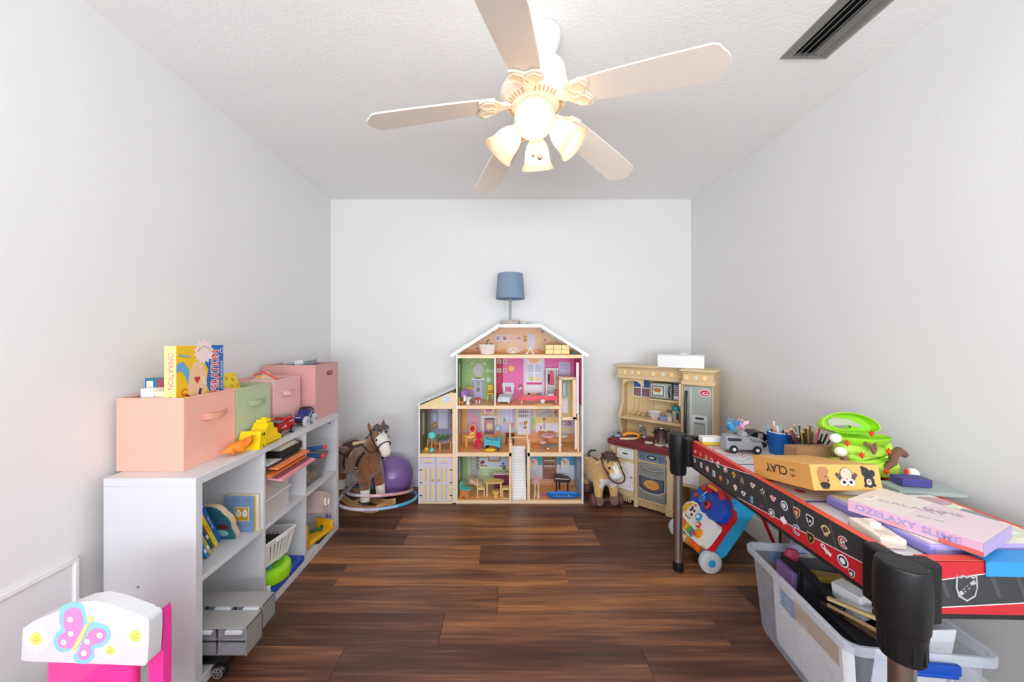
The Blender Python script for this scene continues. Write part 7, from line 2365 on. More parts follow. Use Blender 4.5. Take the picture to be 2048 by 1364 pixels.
# ------------------------------------------------------------------ things on the hockey table
t = thing('eraser_box', 'white and yellow small box at the far end of the hockey table', 'box', Vector((1.093, 1.845, ZS + .001)), -4)
MB(mat('f3f1ee', .5)).box((0, 0, .029), (.1, .045, .026), .002).build('box_top', t)
MB(mat('edc22c', .5)).box((0, 0, .008), (.1, .045, .016), .002).build('box_base', t)
car = thing('toy_car', 'grey toy car with dark window stripe carrying two small dragons', 'toy car', TS(1491, 907) + Vector((0, .03, .002)), 172)
gy = mat('9c9da4', .35, var=.04)
MB(gy).loft([[(x, s * w, z) for s, w, z in ((-1, wd, .018), (1, wd, .018), (1, wd * 1.05, .04), (.7, wd, zt), (-.7, wd, zt), (-1, wd * 1.05, .04))] for x, wd, zt in ((-.085, .018, .03), (-.08, .03, .05), (-.04, .036, .052), (-.02, .036, .075), (.03, .036, .078), (.06, .036, .082), (.082, .034, .075), (.088, .024, .05))]).build('body', car)
MB(mat('3a3d42', .2)).box((.045, 0, .064), (.06, .073, .014), .003).build('window_band', car)
MB(gy).tube([(-.02, -.02, .075), (-.06, -.03, .062), (-.09, -.012, .058), (-.09, .012, .058), (-.06, .03, .062), (-.02, .02, .075)], .005, 8).ball((-.005, 0, .083), (.022, .026, .018), 14).build('handle', car)
for x in (-.052, .052):
    for y in (-.034, .034):
        w_ = MB(mat('202022', .6)).lathe([(.001, -.009), (.017, -.009), (.019, -.005), (.019, .005), (.017, .009), (.001, .009)], 22, frame((x, y, .019), (1, 0, 0), (0, 1 if y > 0 else -1, 0))).build('wheel', car)
        MB(mat('e9e4e2', .4)).cyl((x, y, .019), (x, y + math.copysign(.0105, y), .019), .008).build('hub', w_)
for nm, lb, h_, ox, oy, sc in (('toy_dragon', 'small turquoise toy dragon sitting on the grey toy car', '3f9fd0', .045, .0, 1.0), ('toy_dragon', 'small pink winged toy dragon on the grey toy car', 'e59ac4', -.002, -.004, .82)):
    p = car.matrix_basis @ Vector((ox, oy, .0935 if sc == 1 else .1035))
    dg = thing(nm, lb, 'toy dragon', p, 195)
    V, E_, Rr = [], [], []
    a = nd((0, 0, .012 * sc), .014 * sc)
    b2 = nd((.004, 0, .032 * sc), .011 * sc, a)
    c2 = nd((.014 * sc, 0, .048 * sc), .012 * sc, b2)
    nd((.03 * sc, 0, .044 * sc), .006 * sc, c2)
    nd((-.03 * sc, 0, .006 * sc), .004 * sc, a)
    vs, fs = skin(V, E_, Rr, 2)
    dm = mat(h_, .5, var=.08)
    painted(MB(), vs, fs, lambda c: dm).build('body', dg)
    for s_ in (-1, 1):
        MB(mat('2d7fb4' if sc == 1 else 'f0b9dc', .5)).prism([(0, 0), (.03 * sc, .012 * sc), (.036 * sc, .032 * sc), (.02 * sc, .026 * sc), (.008 * sc, .034 * sc)], .002, frame((-.006 * sc, s_ * .008 * sc, .026 * sc), (-.35, s_ * .9, .2), (.85, s_ * .3, .1))).build('wing', dg)
        MB(dm).cyl((.012 * sc, s_ * .007 * sc, .056 * sc), (.004 * sc, s_ * .012 * sc, .072 * sc), .004 * sc, .001, 6).build('horn', dg)
tow = thing('toy_tow_truck', 'black toy tow truck with a grey crane arm behind the blue bucket', 'toy car', Vector((1.288, 1.825, ZS + .002)), -2)
MB(mat('1c1c1f', .35, var=.06)).loft([[(x, s * .034, z) for s, z in ((-1, .016), (1, .016), (1, zt), (-1, zt))] for x, zt in ((-.07, .045), (-.066, .055), (-.02, .06), (.0, .075), (.04, .078), (.066, .06), (.07, .04))], smooth=False).build('body', tow)
MB(mat('b9b2aa', .4)).box((.03, -.0345, .058), (.026, .002, .026), .001).build('window', tow)
MB(mat('9fa0a4', .35, .5)).tube([(-.03, -.04, .03), (.01, -.046, .036), (.045, -.05, .03)], [.006, .0055, .005], 8).tube([(.04, -.05, .03), (.062, -.05, .044)], .004, 6).tube([(.04, -.05, .03), (.06, -.05, .018)], .004, 6).build('crane_arm', tow)
for x in (-.045, .042):
    for y in (-.032, .032):
        MB(mat('202022', .6)).cyl((x, y - .008, .017), (x, y + .008, .017), .017, n=18).build('wheel', tow)
bu_ = thing('chalk_bucket', 'bright blue bucket filled with chalk and crayons on the hockey table', 'bucket', Vector((1.353, 1.705, ZS + .001)))
bm3 = mat('1460b4', .4, var=.04)
MB(bm3).lathe([(.001, 0), (.046, 0), (.047, .003), (.056, .098), (.058, .1), (.058, .104), (.054, .104), (.045, .006), (.001, .005)], 36).build('pail', bu_)
MB(mat('dfe6ee', .4)).tube([(.0565 * math.cos(2 * PI * i / 32), .0565 * math.sin(2 * PI * i / 32), .105) for i in range(32)], .0022, 6, True).build('rim', bu_)
MB(mat('b9bcc2', .3, .8)).tube([(.045, -.034, .088), (.036, -.05, .06), (.015, -.062, .03), (0, -.064, .024)], .0012, 5).build('wire_handle', bu_)
ORD = 'first second third fourth fifth sixth seventh eighth ninth tenth eleventh twelfth thirteenth fourteenth fifteenth sixteenth seventeenth eighteenth nineteenth twentieth'.split() + ['twenty-first', 'twenty-second']


def ordn(k):
    return ORD[k]


def hue(h):
    import colorsys
    hh, ss, vv = colorsys.rgb_to_hsv(*(int(h[i:i + 2], 16) / 255 for i in (0, 2, 4)))
    if ss < .16:
        return 'black' if vv < .25 else 'dark grey' if vv < .5 else 'off-white' if vv > .85 else 'grey'
    n = [(.03, 'red'), (.1, 'orange'), (.17, 'yellow'), (.42, 'green'), (.56, 'turquoise'), (.7, 'blue'), (.82, 'purple'), (.96, 'pink'), (1.1, 'red')]
    nm = next(b for a, b in n if hh <= a)
    if nm in ('orange', 'red', 'yellow') and vv < .55:
        nm = 'brown'
    return ('dark ' if vv < .35 else 'pale ' if ss < .38 and vv > .8 else '') + nm


random.seed(31)
for k in range(20):
    r_, a = random.uniform(0, .034), random.uniform(0, 6.28)
    x, y = r_ * math.cos(a), r_ * math.sin(a)
    tall = k < 8
    h_ = ('8fc0cc', 'e9b0b4', 'a9d0d8', 'f0e4da', 'e58a7a', 'b9d8b0', '7fb4c4', 'f0dfd8', 'e2765c', 'e9d6a0', 'b9e0c4', 'f4ece4', 'e59a8c', 'd8e8ec', 'f2c9a0', 'c9e4c0', 'f09a90', 'e9e4d0', 'f6f0ea', 'e9a890')[k]
    if tall:
        tip = Vector((x * 1.2 - .02, y, .13 + random.uniform(0, .025)))
        lo = Vector((x * .4, y * .5, .012))
    else:
        tip, lo = Vector((x * 1.25, y * 1.25, .1 + random.uniform(0, .012))), Vector((x, y, .03))
    MB(mat(h_, .8)).cyl(lo, tip, .005 if tall else .0075, n=8).build('chalk_stick', None, bu_.location.copy(), None, f'{hue(h_)} chalk stick, {ordn(k)} of the sticks in the blue bucket', 'chalk', 'chalk sticks in the blue bucket')
cup = thing('pencil_cup', 'steel cup crowded with coloured pencils beside the blue bucket', 'pencil cup', Vector((1.392, 1.597, ZS + .001)))
MB(mat('8f9092', .25, .9, var=.06)).lathe([(.001, 0), (.042, 0), (.044, .003), (.05, .09), (.052, .093), (.048, .093), (.042, .006), (.001, .005)], 36).build('cup', cup)
random.seed(8)
pc = ('3a2c22', '5a4a3c', '2a2a2c', '242428', '9a2f4a', 'c94a6c', 'b98a2c', 'd0a030', '8a7a2c', '6a5a3c', '4a3c2c', '1f2f3c', 'e07a9a', '7a6a52', 'a88a3c', '33302c', 'c9b48a', '5f4a34', '2c2420', 'b03a56', '8d6f2a', '493a2c')
for k in range(22):
    row, col = k % 3, k // 3
    u, v = (col - 3.5 + .25 * (row - 1)) / 4, row - 1
    lo = Vector((.03 * u, .02 * v, .012))
    L_ = random.uniform(.135, .17)
    up = Vector((.085 * u, .042 * v, L_ * (1 - .18 * abs(u))))
    mb = MB(mat(pc[k], .45)).cyl(lo, up, .0036, n=6)
    d = (up - lo).normalized()
    mb.mat('e3c79c').cyl(up, up + d * .011, .0036, .0012, 6).mat(pc[k]).cyl(up + d * .011, up + d * .0145, .0013, .0003, 6)
    mb.build('pencil', None, cup.location.copy(), None, f'{hue(pc[k])} pencil, {ordn(k)} from the left in the steel cup', 'pencil', 'pencils in the steel cup')
cbx = thing('cardboard_box', 'plain brown cardboard box in front of the steel pencil cup', 'box', (1.335, 1.5, ZS + .001), 0)
MB(mat('a9805c', .8, var=.05, vs=60)).box((0, 0, .0475), (.21, .064, .095), .001).build('box', cbx)
MB(mat('b48a64', .8, var=.05, vs=60)).box((0, -.034, .08), (.21, .002, .05)).build('flap', cbx)
# air dry clay box, propped up at the near end
cl_ = thing('clay_box', 'orange air dry clay box lying tilted on the craft kits', 'box', (1.02, 1.148, .778), 0, None, (R(-12.5), 0, R(-1.5)))
cw, cd, chh = .222, .285, .082
om2 = mat('e5aa5c', .5, var=.04, vs=5)
MB(om2).box((cw / 2, cd / 2, chh / 2), (cw, cd, chh), .0012).build('box', cl_)
FA = frame((-.0004, cd, 0), (0, -1, 0), (-1, 0, 0))
mb = MB('3a3230').text('CLAY', .044, FA @ T(.128, .047, 0, rz=180), .0004, .0003, fat=.012).text('AIR', .0125, FA @ T(.206, .034, 0, rz=180), .0004, .0003, fat=.01).text('DRY', .0125, FA @ T(.206, .053, 0, rz=180), .0004, .0003, fat=.01)
mb.mat('f0d9c0').text('36 COLORS', .0095, FA @ T(.16, .02, 0, rz=180), .0004, .0003)
mb.build('lettering', cl_, label='upside-down dark lettering on the left side')
FB = frame((0, -.0004, 0), (1, 0, 0), (0, -1, 0))
mb = MB('b07a4c').prism([(.038 + x, y) for x, y in ((-.016, .026), (-.019, .06), (-.01, .074), (.012, .074), (.02, .062), (.014, .05), (.018, .03), (.01, .024))], .0006, FB).mat('2c2522').prism([(.04 + x, y) for x, y in ((-.018, .022), (-.008, .027), (.01, .026), (.016, .018), (.008, .006), (-.01, .006))], .0009, FB)
mb.disc(.05, .032, .0025, .0012, FB, n=8).disc(.044, .044, .0025, .0012, FB, n=8)
mb.build('bear_print', cl_)
mb = MB('5a4c48').disc(.112, .045, .022, .0006, FB, n=18, ry=.029).prism([(.09, .03), (.075, .05), (.083, .058), (.095, .046)], .0006, FB).prism([(.134, .03), (.149, .05), (.141, .058), (.129, .046)], .0006, FB).mat('c9b7a4').disc(.112, .052, .018, .0009, FB, n=16, ry=.02)
for x in (.101, .123):
    mb.mat('f6f1ea').disc(x, .027, .0115, .0012, FB, n=16).mat('1d1a1a').disc(x, .027, .0055, .0015, FB, n=12)
mb.mat('d98a3c').prism([(.108, .034), (.116, .034), (.112, .041)], .0018, FB)
mb.build('owl_print', cl_)
mb = MB('2b2a30').disc(.176, .058, .014, .0006, FB, n=14, ry=.016).disc(.196, .055, .0095, .0006, FB, n=12, ry=.011).disc(.168, .072, .006, .0006, FB, n=8).disc(.183, .03, .017, .0006, FB, n=16, ry=.02).disc(.168, .016, .005, .0006, FB, n=8).disc(.198, .018, .005, .0006, FB, n=8)
mb.mat('d9c9a4').disc(.181, .028, .008, .0009, FB, n=10, ry=.01).mat('7a5a3c').disc(.181, .03, .004, .0012, FB, n=8)
mb.build('cub_print', cl_)
# lime green treasure tree toy with open lid
lg_ = thing('tree_toy', 'lime green plastic tree playset with open lid, red flowers and white eggs', 'toy', (1.432, 1.385, .7395), 0)
li, li2, br_ = mat('b5e04a', .45, var=.06), mat('8fd01e', .4, var=.05), mat('7a5240', .5, var=.1)
V, E_, Rr = [], [], []
a = nd((-.02, 0, .07), .06)
b2 = nd((-.02, 0, .035), .085, a)
c2 = nd((-.025, 0, .105), .07, a)
for p_, r_, q_ in (((-.1, .0, .085), .038, a), ((-.115, -.01, .12), .03, c2), ((.06, -.01, .1), .032, c2), ((.1, -.01, .105), .03, c2), ((.07, -.02, .03), .045, b2), ((.115, -.03, .03), .032, b2), ((-.09, -.02, .02), .032, b2)):
    nd(p_, r_, q_)
vs, fs = skin(V, E_, Rr, 2)
vs = [(x, y * .72, max(.001, z)) for x, y, z in vs]
painted(MB(), vs, fs, lambda c: li).build('foliage', lg_)
E30 = [2 * PI * i / 30 for i in range(30)]
MB(li2).loft([[(-.02 + .105 * sc * math.cos(t), -.005 + .056 * sc * math.sin(t), z) for t in E30] for sc, z in ((.8, .125), (.98, .14), (1.0, .15), (.96, .153), (.88, .142), (.5, .136))]).build('tray', lg_)
FLd = frame((-.016, .03, .152), (1, 0, -.06), (0, -.95, .3))
lo_ = lambda sc, z: [FLd @ Vector((.112 * sc * math.cos(t), .03 + (.052 if math.sin(t) > 0 else .03) * sc * math.sin(t), z)) for t in E30]
MB(li2).loft([lo_(1, 0), lo_(1, -.006), lo_(.93, -.028), lo_(.7, -.036), lo_(.3, -.038)], cap=False).build('lid', lg_)
MB(mat('a9dc48', .45)).loft([lo_(1, .0005), lo_(1.05, .0005), lo_(1.06, -.01), lo_(1.0, -.034), lo_(.72, -.046), lo_(.2, -.05)], cap=False).build('lid_shell', lg_)
MB(mat('b9b8a8', .5, var=0, vs=140, h2='4a4a4a', soft=(.48, .54))).prism([(-.06, .03), (-.064, .052), (-.035, .064), (.03, .06), (.07, .042), (.074, .028), (.02, .036)], .0015, FLd, -.034).build('lid_sticker', lg_)
for x, y, z in ((-.13, -.035, .1), (-.125, -.01, .145), (-.07, -.062, .018), (.13, -.05, .024)):
    MB(mat('f4efe2', .35)).ball((x, y, z), (.021, .018, .018), 14).build('egg', lg_)
for x, y, z in ((-.112, -.041, .135), (-.075, -.06, .095), (.018, -.068, .112), (.0, -.075, .04), (.095, -.058, .032), (-.03, -.052, .215 - .04)):
    mb = MB(mat('d8301f', .45)).star(0, 0, .0125, .004, frame((x, y, z), (1, 0, 0), (0, -1, .15)), n=6, q=.5)
    mb.mat('e9552c').disc(0, 0, .004, .006, frame((x, y, z), (1, 0, 0), (0, -1, .15)), n=8)
    mb.build('flower', lg_)
MB(br_).tube([(.03, -.045, .04), (.055, -.05, .062), (.075, -.035, .09), (.1, -.03, .1), (.125, -.03, .085)], [.01, .012, .016, .018, .012], 8).build('branch', lg_)
MB(br_).tube([(-.06, -.055, .142), (-.045, -.066, .13), (-.035, -.066, .105)], [.006, .008, .005], 7).tube([(-.02, -.055, .142), (-.03, -.066, .12), (-.036, -.066, .1)], [.006, .007, .005], 7).build('trunk_mark', lg_)
MB(br_).tube([(-.125, -.03, .1), (-.12, -.05, .05), (-.08, -.055, .02), (-.04, -.05, .006)], [.008, .014, .011, .008], 8).build('root', lg_)
MB(br_).tube([(.06, -.05, .01), (.09, -.07, .009), (.13, -.07, .008)], [.006, .008, .006], 8).build('root', lg_)
# craft kits
kt = thing('craft_kit', 'large lavender craft kit tray lying under the slime box', 'craft kit', (1.097, .897, ZS + .0015), 0)
lav, lav2 = mat('8a84cc', .4, var=.04), mat('a89ad4', .4, var=.05)
KX2, KY2, KH2 = .352, .29, .03
MB(lav2).rbox((KX2 / 2, KY2 / 2, KH2 / 2), (KX2, KY2, KH2), .006).build('tray', kt)
MB(lav).rbox((.006, KY2 / 2, KH2 / 2 - .002), (.016, KY2 + .004, KH2 - .006), .005).build('tray_side', kt, label='blue-violet left edge')
FK = T(0, 0, KH2 + .0002)
mb = MB(mat('e9e8d6', .4, var=.04)).panel(.006, KX2 - .006, .006, KY2 - .006, .0005, FK)
mb.mat('d9e0c8').prism([(.006, KY2 - .006), (.006, KY2 - .09), (.12, KY2 - .03), (.16, KY2 - .006)], .0005, FK, .0005).mat('e9d68c').prism([(.01, KY2 - .01), (.07, KY2 - .01), (.04, KY2 - .05)], .0005, FK, .001).mat('c9a4ac').disc(.3, .24, .05, .0005, FK, .0005, n=20, ry=.03).mat('8d98a4').prism([(.26, .16), (.346, .11), (.345, .17), (.33, .19)], .0005, FK, .0005).mat('e8a850').panel(.26, .31, .18, .19, .0005, FK, .001).mat('c0606c').panel(.22, .26, .215, .222, .0005, FK, .001)
mb.mat('d9dcc0').disc(.29, .06, .05, .0005, FK, .0005, n=18, ry=.035).mat('f2f2e6').panel(.18, .3, .05, .1, .0005, FK, .001)
mb.mat('6a6c74').text('craft kit', .03, FK @ T(.27, .13, 0, rz=-20), .001, .0003)
mb.build('cover_print', kt, label='pastel printed cover')
sl = thing('slime_kit', 'pastel pink and lilac slime kit box on top of the lavender tray', 'craft kit', (1.157, .843, ZS + .0015 + KH2 + .003), 23.5)
SWx, SWy, SH = .204, .25, .034
MB(mat('e3ccd2', .4, var=0, vs=9, h2='d2cfe0', soft=(.4, .62))).box((SWx / 2, SWy / 2, SH / 2), (SWx, SWy, SH), .001).build('box', sl)
FT = T(0, 0, SH + .0001)
mb = MB(mat('e6dad2', .4, var=0, vs=11, h2='dbe0d2', soft=(.42, .6))).panel(.0, SWx, SWy * .55, SWy, .0004, FT)
mb.mat('f1efe6').panel(.05, .11, SWy - .03, SWy - .018, .0005, FT, .0004).mat('6a6a6a').text('DIY KIT', .009, FT @ T(.08, SWy - .024), .0009, .0003)
mb.mat('b9a4b4').text('GALAXY', .034, FT @ T(.1, .15, 0, rz=-66), .0006, .0003).text('SLIME', .03, FT @ T(.14, .1, 0, rz=-66), .0006, .0003).mat('a8c08a').text('play set', .016, FT @ T(.055, .1, 0, rz=-66), .0006, .0003)
mb.build('top_print', sl)
FL2 = frame((-.0004, SWy, 0), (0, -1, 0), (-1, 0, 0))
mb = MB(mat('dcb0c4', .4, var=0, vs=24, h2='b9a4da', soft=(.4, .62))).panel(0, SWy, 0, SH, .0003, FL2)
mb.mat('d8665c').panel(SWy * .72, SWy, 0, .012, .0004, FL2, .0003).mat('e09a98').prism([(.07, .002), (.1, .014), (.13, .004)], .0004, FL2, .0003)
mb.build('side_print', sl)
MB('a294cc').text('OZELAXY SLIME', .0245, FL2 @ T(SWy * .47, SH * .52), .0007, .0003, fat=.02, sx=1.15).build('side_lettering', sl)
FR = frame((0, -.0004, 0), (1, 0, 0), (0, -1, 0))
MB(mat('b9a4cc', .45, var=0, vs=30, h2='c9a8c0', soft=(.4, .62))).panel(0, SWx, 0, SH, .0003, FR).build('end_print', sl)
gd = thing('tape_gadget', 'cream plastic gadget with a square knob beside the near rail', 'gadget', (1.05, .985, ZS + .001), -12)
MB(mat('efe0d0', .4, var=.03)).rbox((0, 0, .014), (.06, .115, .028), .005).build('base', gd)
MB(mat('f2e6da', .4)).rbox((.003, .018, .033), (.026, .03, .012), .003).build('knob', gd)
MB(mat('d9c7b4', .5)).box((.0, -.03, .0285), (.03, .03, .002), .0008).build('slot', gd)
sheet('paper_sheet', 'white printed paper lying under the near corner of the lavender tray', 'paper', ((1.0, .875, .9), (1.09, .875, .915)), ZS + .0006, .0008, 'e6e4ea', 0)
t = thing('blue_folder', 'bright blue paper folder hanging over the near end rail', 'folder', (1.168, .857, z1r + .0046), -1.32)
MB(mat('2f94d4', .5, var=.03)).box((.105, .009, .0008), (.21, .05, .0014)).build('sheet', t)
MB(mat('2f94d4', .5, var=.03)).box((.105, -.0105, -.018), (.21, .0014, .038)).build('flap', t)
pb = thing('activity_book', 'grey-green activity book with a dark blue box on it near the wall', 'book', (1.47, 1.235, .7395), -8)
MB(mat('a9b5b0', .5, var=.06)).box((0, 0, .007), (.2, .09, .014), .001).build('cover', pb)
MB(mat('4b4690', .45)).box((0, 0, .014), (.09, .05, .026), .001).build('crayon_box', None, Vector((1.455, 1.25, .755)), (0, 0, R(-8)), 'dark blue flat box on the activity book', 'box')

# ------------------------------------------------------------------ clear storage tub under the hockey table
BXM = Matrix.Translation((1.052, 1.062, 0)) @ Matrix.Rotation(R(-6.2), 4, 'Z')
tub = thing('storage_tub', 'large clear plastic tub with blue latches under the hockey table', 'storage tub', (1.052, 1.062, 0), -6.2)
bw, bl2, bh = .405, .545, .345
tc = clear('dfe8f8', .1, .16)
rimc = clear('e4ebf6', .3, .2)
ins_ = .035
bt_ = [(ins_, ins_, 0), (bw - ins_, ins_, 0), (bw - ins_, bl2 - ins_, 0), (ins_, bl2 - ins_, 0)]
tp_ = [(.012, .012, bh - .03), (bw - .012, .012, bh - .03), (bw - .012, bl2 - .012, bh - .03), (.012, bl2 - .012, bh - .03)]


def rr(x0, y0, x1, y1, z, r, n=5):
    o = []
    for cx, cy, a0 in ((x1 - r, y1 - r, 0), (x0 + r, y1 - r, 90), (x0 + r, y0 + r, 180), (x1 - r, y0 + r, 270)):
        for i in range(n + 1):
            a = R(a0 + 90 * i / n)
            o.append((cx + r * math.cos(a), cy + r * math.sin(a), z))
    return o


mb = MB(tc)
mb.loft([rr(ins_, ins_, bw - ins_, bl2 - ins_, .002, .05), rr(ins_ - .004, ins_ - .004, bw - ins_ + .004, bl2 - ins_ + .004, .02, .045), rr(.012, .012, bw - .012, bl2 - .012, bh - .03, .035)], cap=False)
mb.add(rr(ins_, ins_, bw - ins_, bl2 - ins_, .002, .05), [tuple(range(24))])
mb.build('tub_wall', tub)
MB(rimc).loft([rr(.012, .012, bw - .012, bl2 - .012, bh - .03, .035), rr(-.006, -.006, bw + .006, bl2 + .006, bh - .028, .04), rr(-.008, -.008, bw + .008, bl2 + .008, bh - .006, .042), rr(-.003, -.003, bw + .003, bl2 + .003, bh, .04), rr(.006, .006, bw - .006, bl2 - .006, bh - .002, .036), rr(.01, .01, bw - .01, bl2 - .01, bh - .03, .035)], cap=False).build('rim', tub)
lb2 = mat('1750b8', .35, var=.05)
for y, s_ in ((-.012, -1), (bl2 + .012, 1)):
    la = MB(lb2).rbox((bw * .52, y + s_ * .006, bh - .03), (.13, .014, .03), .004).rbox((bw * .52, y + s_ * .009, bh - .045), (.11, .016, .012), .004)
    la.build('latch', tub)
for x in (.1, .3):
    MB(rimc).box((x, .026, .17), (.008, .006, .26), .002).build('rib', tub)
# contents: each a thing inside the tub


def inside(name, label, cat, c, d, h_, rot=(0, 0, 0), rough=.5, b=.002, group=None):
    p = BXM @ Vector(c)
    o = MB(mat(h_, rough, var=.05)).box((0, 0, 0), d, b).build(name, None, p, (R(rot[0]), R(rot[1]), R(rot[2] - 6.2)), label, cat, group)
    return o


wb_ = inside('white_box', 'large white box with blue and tan label against the left wall of the tub', 'box', (.056, .235, .15), (.036, .34, .27), 'f6f7f9', (0, -3.5, 0))
F = frame((-.0185, .17, -.135), (0, -1, 0), (-1, 0, 0))
mb = MB(mat('5f8fbc', .5)).panel(.045, .125, .185, .255, .0006, F).mat(mat('c9a97e', .6, var=.03, vs=60)).panel(.125, .325, .195, .26, .0006, F).mat('dfe9f2').text('cards', .022, F @ T(.085, .235), .0006, .0003).text('paper', .016, F @ T(.085, .208), .0006, .0003)
mb.mat('b08f66')
for k in range(3):
    mb.panel(.13, .32, .21 + k * .014, .2106 + k * .014, .0004, F, .0006)
mb.build('label_print', wb_)
fb_ = thing('tall_book', 'tall dark purple book standing at the far left of the tub', 'book', BXM @ Vector((.108, .455, .155)), 0, None, (R(0), R(3.5), R(-6.2)))
MB(mat('8a6aa8', .5, var=0, vs=9, h2='b0506c', soft=(.4, .6))).box((0, 0, 0), (.02, .1, .29), .002).build('cover', fb_)
MB(mat('1d1c20', .5)).box((.016, 0, .02), (.012, .11, .3), .002).build('back', fb_)
inside('tablet_case', 'black flat case leaning along the left rim of the tub', 'case', (.135, .30, .318), (.018, .2, .05), '1c1b1e', (14, -20, 0))
inside('grey_box', 'dark grey box near the far end of the tub', 'box', (.25, .47, .2), (.16, .08, .22), '5c5f66')
inside('pink_pouch', 'pink pouch stuffed at the far end of the tub', 'pouch', (.16, .49, .33), (.05, .035, .05), 'b8435f', (10, 10, 0), .7, .01)
inside('gold_box', 'flat gold box lying across the tub', 'box', (.26, .36, .315), (.2, .05, .022), 'b0913c', (0, 4, -4), .35)
sm2 = inside('white_carton', 'small white carton in the middle of the tub', 'box', (.205, .25, .315), (.055, .09, .09), 'f2f2f4', (0, -6, 20))
inside('black_box', 'black box filling the middle of the tub', 'box', (.235, .235, .15), (.2, .26, .2), '232226', (0, 0, 0))
inside('dark_organiser', 'charcoal organiser tray near the right side of the tub', 'tray', (.31, .24, .29), (.12, .2, .05), '2c2b30', (0, 8, 0))
t = thing('foam_tray', 'crumpled pale grey plastic tray lying in the tub', 'tray', BXM @ Vector((.265, .135, .335)), -20)
random.seed(2)
g_ = [[(-.06 + .12 * i / 6, -.04 + .08 * j / 5, .012 * math.sin(i * 1.1) * math.cos(j * .9) + random.uniform(-.003, .003)) for j in range(6)] for i in range(7)]
mb = MB(mat('c9ccd0', .4))
for i in range(6):
    for j in range(5):
        q = [g_[i][j], g_[i + 1][j], g_[i + 1][j + 1], g_[i][j + 1]]
        mb.add(q + [(x, y, z + .003) for x, y, z in q], [(3, 2, 1, 0), (4, 5, 6, 7)], True)
mb.build('tray', t)
for k, (x, y, z, rz_, L_) in enumerate(((.165, .15, .34, 32, .2), (.145, .16, .31, 20, .17), (.17, .16, .29, 18, .14), (.15, .2, .28, 8, .2))):
    inside('wooden_stick', ('long cream wooden stick slanting across the near end of the tub', 'tan wooden stick below the cream one', 'thin brown wooden stick low in the tub', 'dark brown wooden stick near the left wall')[k], 'stick', (x, y, z), (.016 if k == 0 else .008, L_, .012), ('d9c08e', 'b9966a', '9a7650', '5f4632')[k], (-8, 0, rz_))
inside('white_folder', 'white folder standing upright at the near right corner of the tub', 'folder', (.3, .075, .27), (.11, .006, .2), 'eef1f6', (8, 0, 8))
inside('white_sheet', 'thin white sheet leaning behind the table leg in the tub', 'paper', (.2, .07, .2), (.16, .004, .2), 'dfe6f0', (8, 0, 0))

# ------------------------------------------------------------------ baby walker under the far end of the table
WKM = Matrix.Translation((1.175, 2.105, 0)) @ Matrix.Rotation(R(180), 4, 'Z')
wk = thing('baby_walker', 'blue, white and red baby walker with activity panel under the table', 'baby walker', (1.175, 2.105, 0), 180)
sky, nav, rdp = mat('39b4e8', .35, var=.03), mat('1c4fc0', .35, var=.04), mat('d8222c', .35, var=.03)
whp = mat('f0efec', .4)
PT = R(34)
FPn = frame((-.02, 0, .25), (0, 1, 0), (math.cos(PT), 0, math.sin(PT)))
FPw = WKM @ FPn
wp = lambda x, y: hit(1330 + x / 6.82, 960 + y / 6.82, FPw)


def wprism(name, pts, m, h, z=0, parent=wk, label=None, bevel=.004):
    o = MB(m).prism([wp(x, y) for x, y in pts], h, FPn, z).build(name, parent, label=label)
    if bevel:
        bv = o.modifiers.new('round', 'BEVEL')
        bv.width, bv.segments, bv.limit_method = bevel, 2, 'ANGLE'
    return o


wprism('back_shell', [(225, 690), (240, 560), (330, 340), (450, 300), (590, 85), (690, 90), (800, 150), (905, 300), (915, 500), (790, 660), (590, 950), (540, 950)], rdp, .03, -.035, label='dark red back shell')
bp_ = wprism('blue_panel', [(395, 300), (430, 230), (520, 130), (590, 85), (690, 95), (730, 160), (830, 230), (895, 320), (910, 480), (860, 560), (800, 610), (740, 600), (640, 540), (560, 470), (510, 400), (440, 330)], nav, .03, -.002)
wpn = wprism('white_panel', [(222, 640), (240, 540), (290, 400), (350, 335), (440, 320), (500, 355), (530, 410), (540, 465), (610, 500), (650, 560), (720, 595), (770, 640), (770, 690), (690, 800), (620, 890), (570, 935), (530, 935), (400, 820)], whp, .034, -.004)


def wdisc(name, x, y, r_, m, h, z, parent, ry=None, inner=None):
    cx, cy = wp(x, y)
    mb = MB(m).lathe([(.001, 0), (r_, 0), (r_, h * .7), (r_ * .88, h), (.001, h)], 22, FPn @ T(cx, cy, z))
    if inner:
        mb.mat(inner).lathe([(.001, h), (r_ * .55, h), (r_ * .5, h + .003), (.001, h + .003)], 18, FPn @ T(cx, cy, z))
    return mb.build(name, parent)


ZW, ZBp = .03, .028
for x, y, h_, r_, inn in ((527, 548, '2f9fd0', .022, 'e9f2f6'), (522, 655, 'd8323c', .0165, 'f0d9d6')):
    wdisc('gear', x, y, r_, mat(h_, .4), .01, ZW, wpn, None, mat(inn, .4))
wdisc('dial', 525, 770, .028, mat('f09a1e', .4), .008, ZW, wpn)
wdisc('knob', 482, 790, .009, mat('d8402a', .4), .02, ZW + .006, wpn)
for k, h_ in enumerate(('d8323c', 'ee7a2c', 'f2c81e', '5fb04a', '2a8fc8')):
    x, y = 275 + k * 41, 580 + k * 46
    cx, cy = wp(x, y)
    MB(mat(h_, .4)).rbox((0, 0, .004), (.023, .042, .012), .003, FPn @ T(cx, cy, ZW, rz=-8)).build('piano_key', wpn)
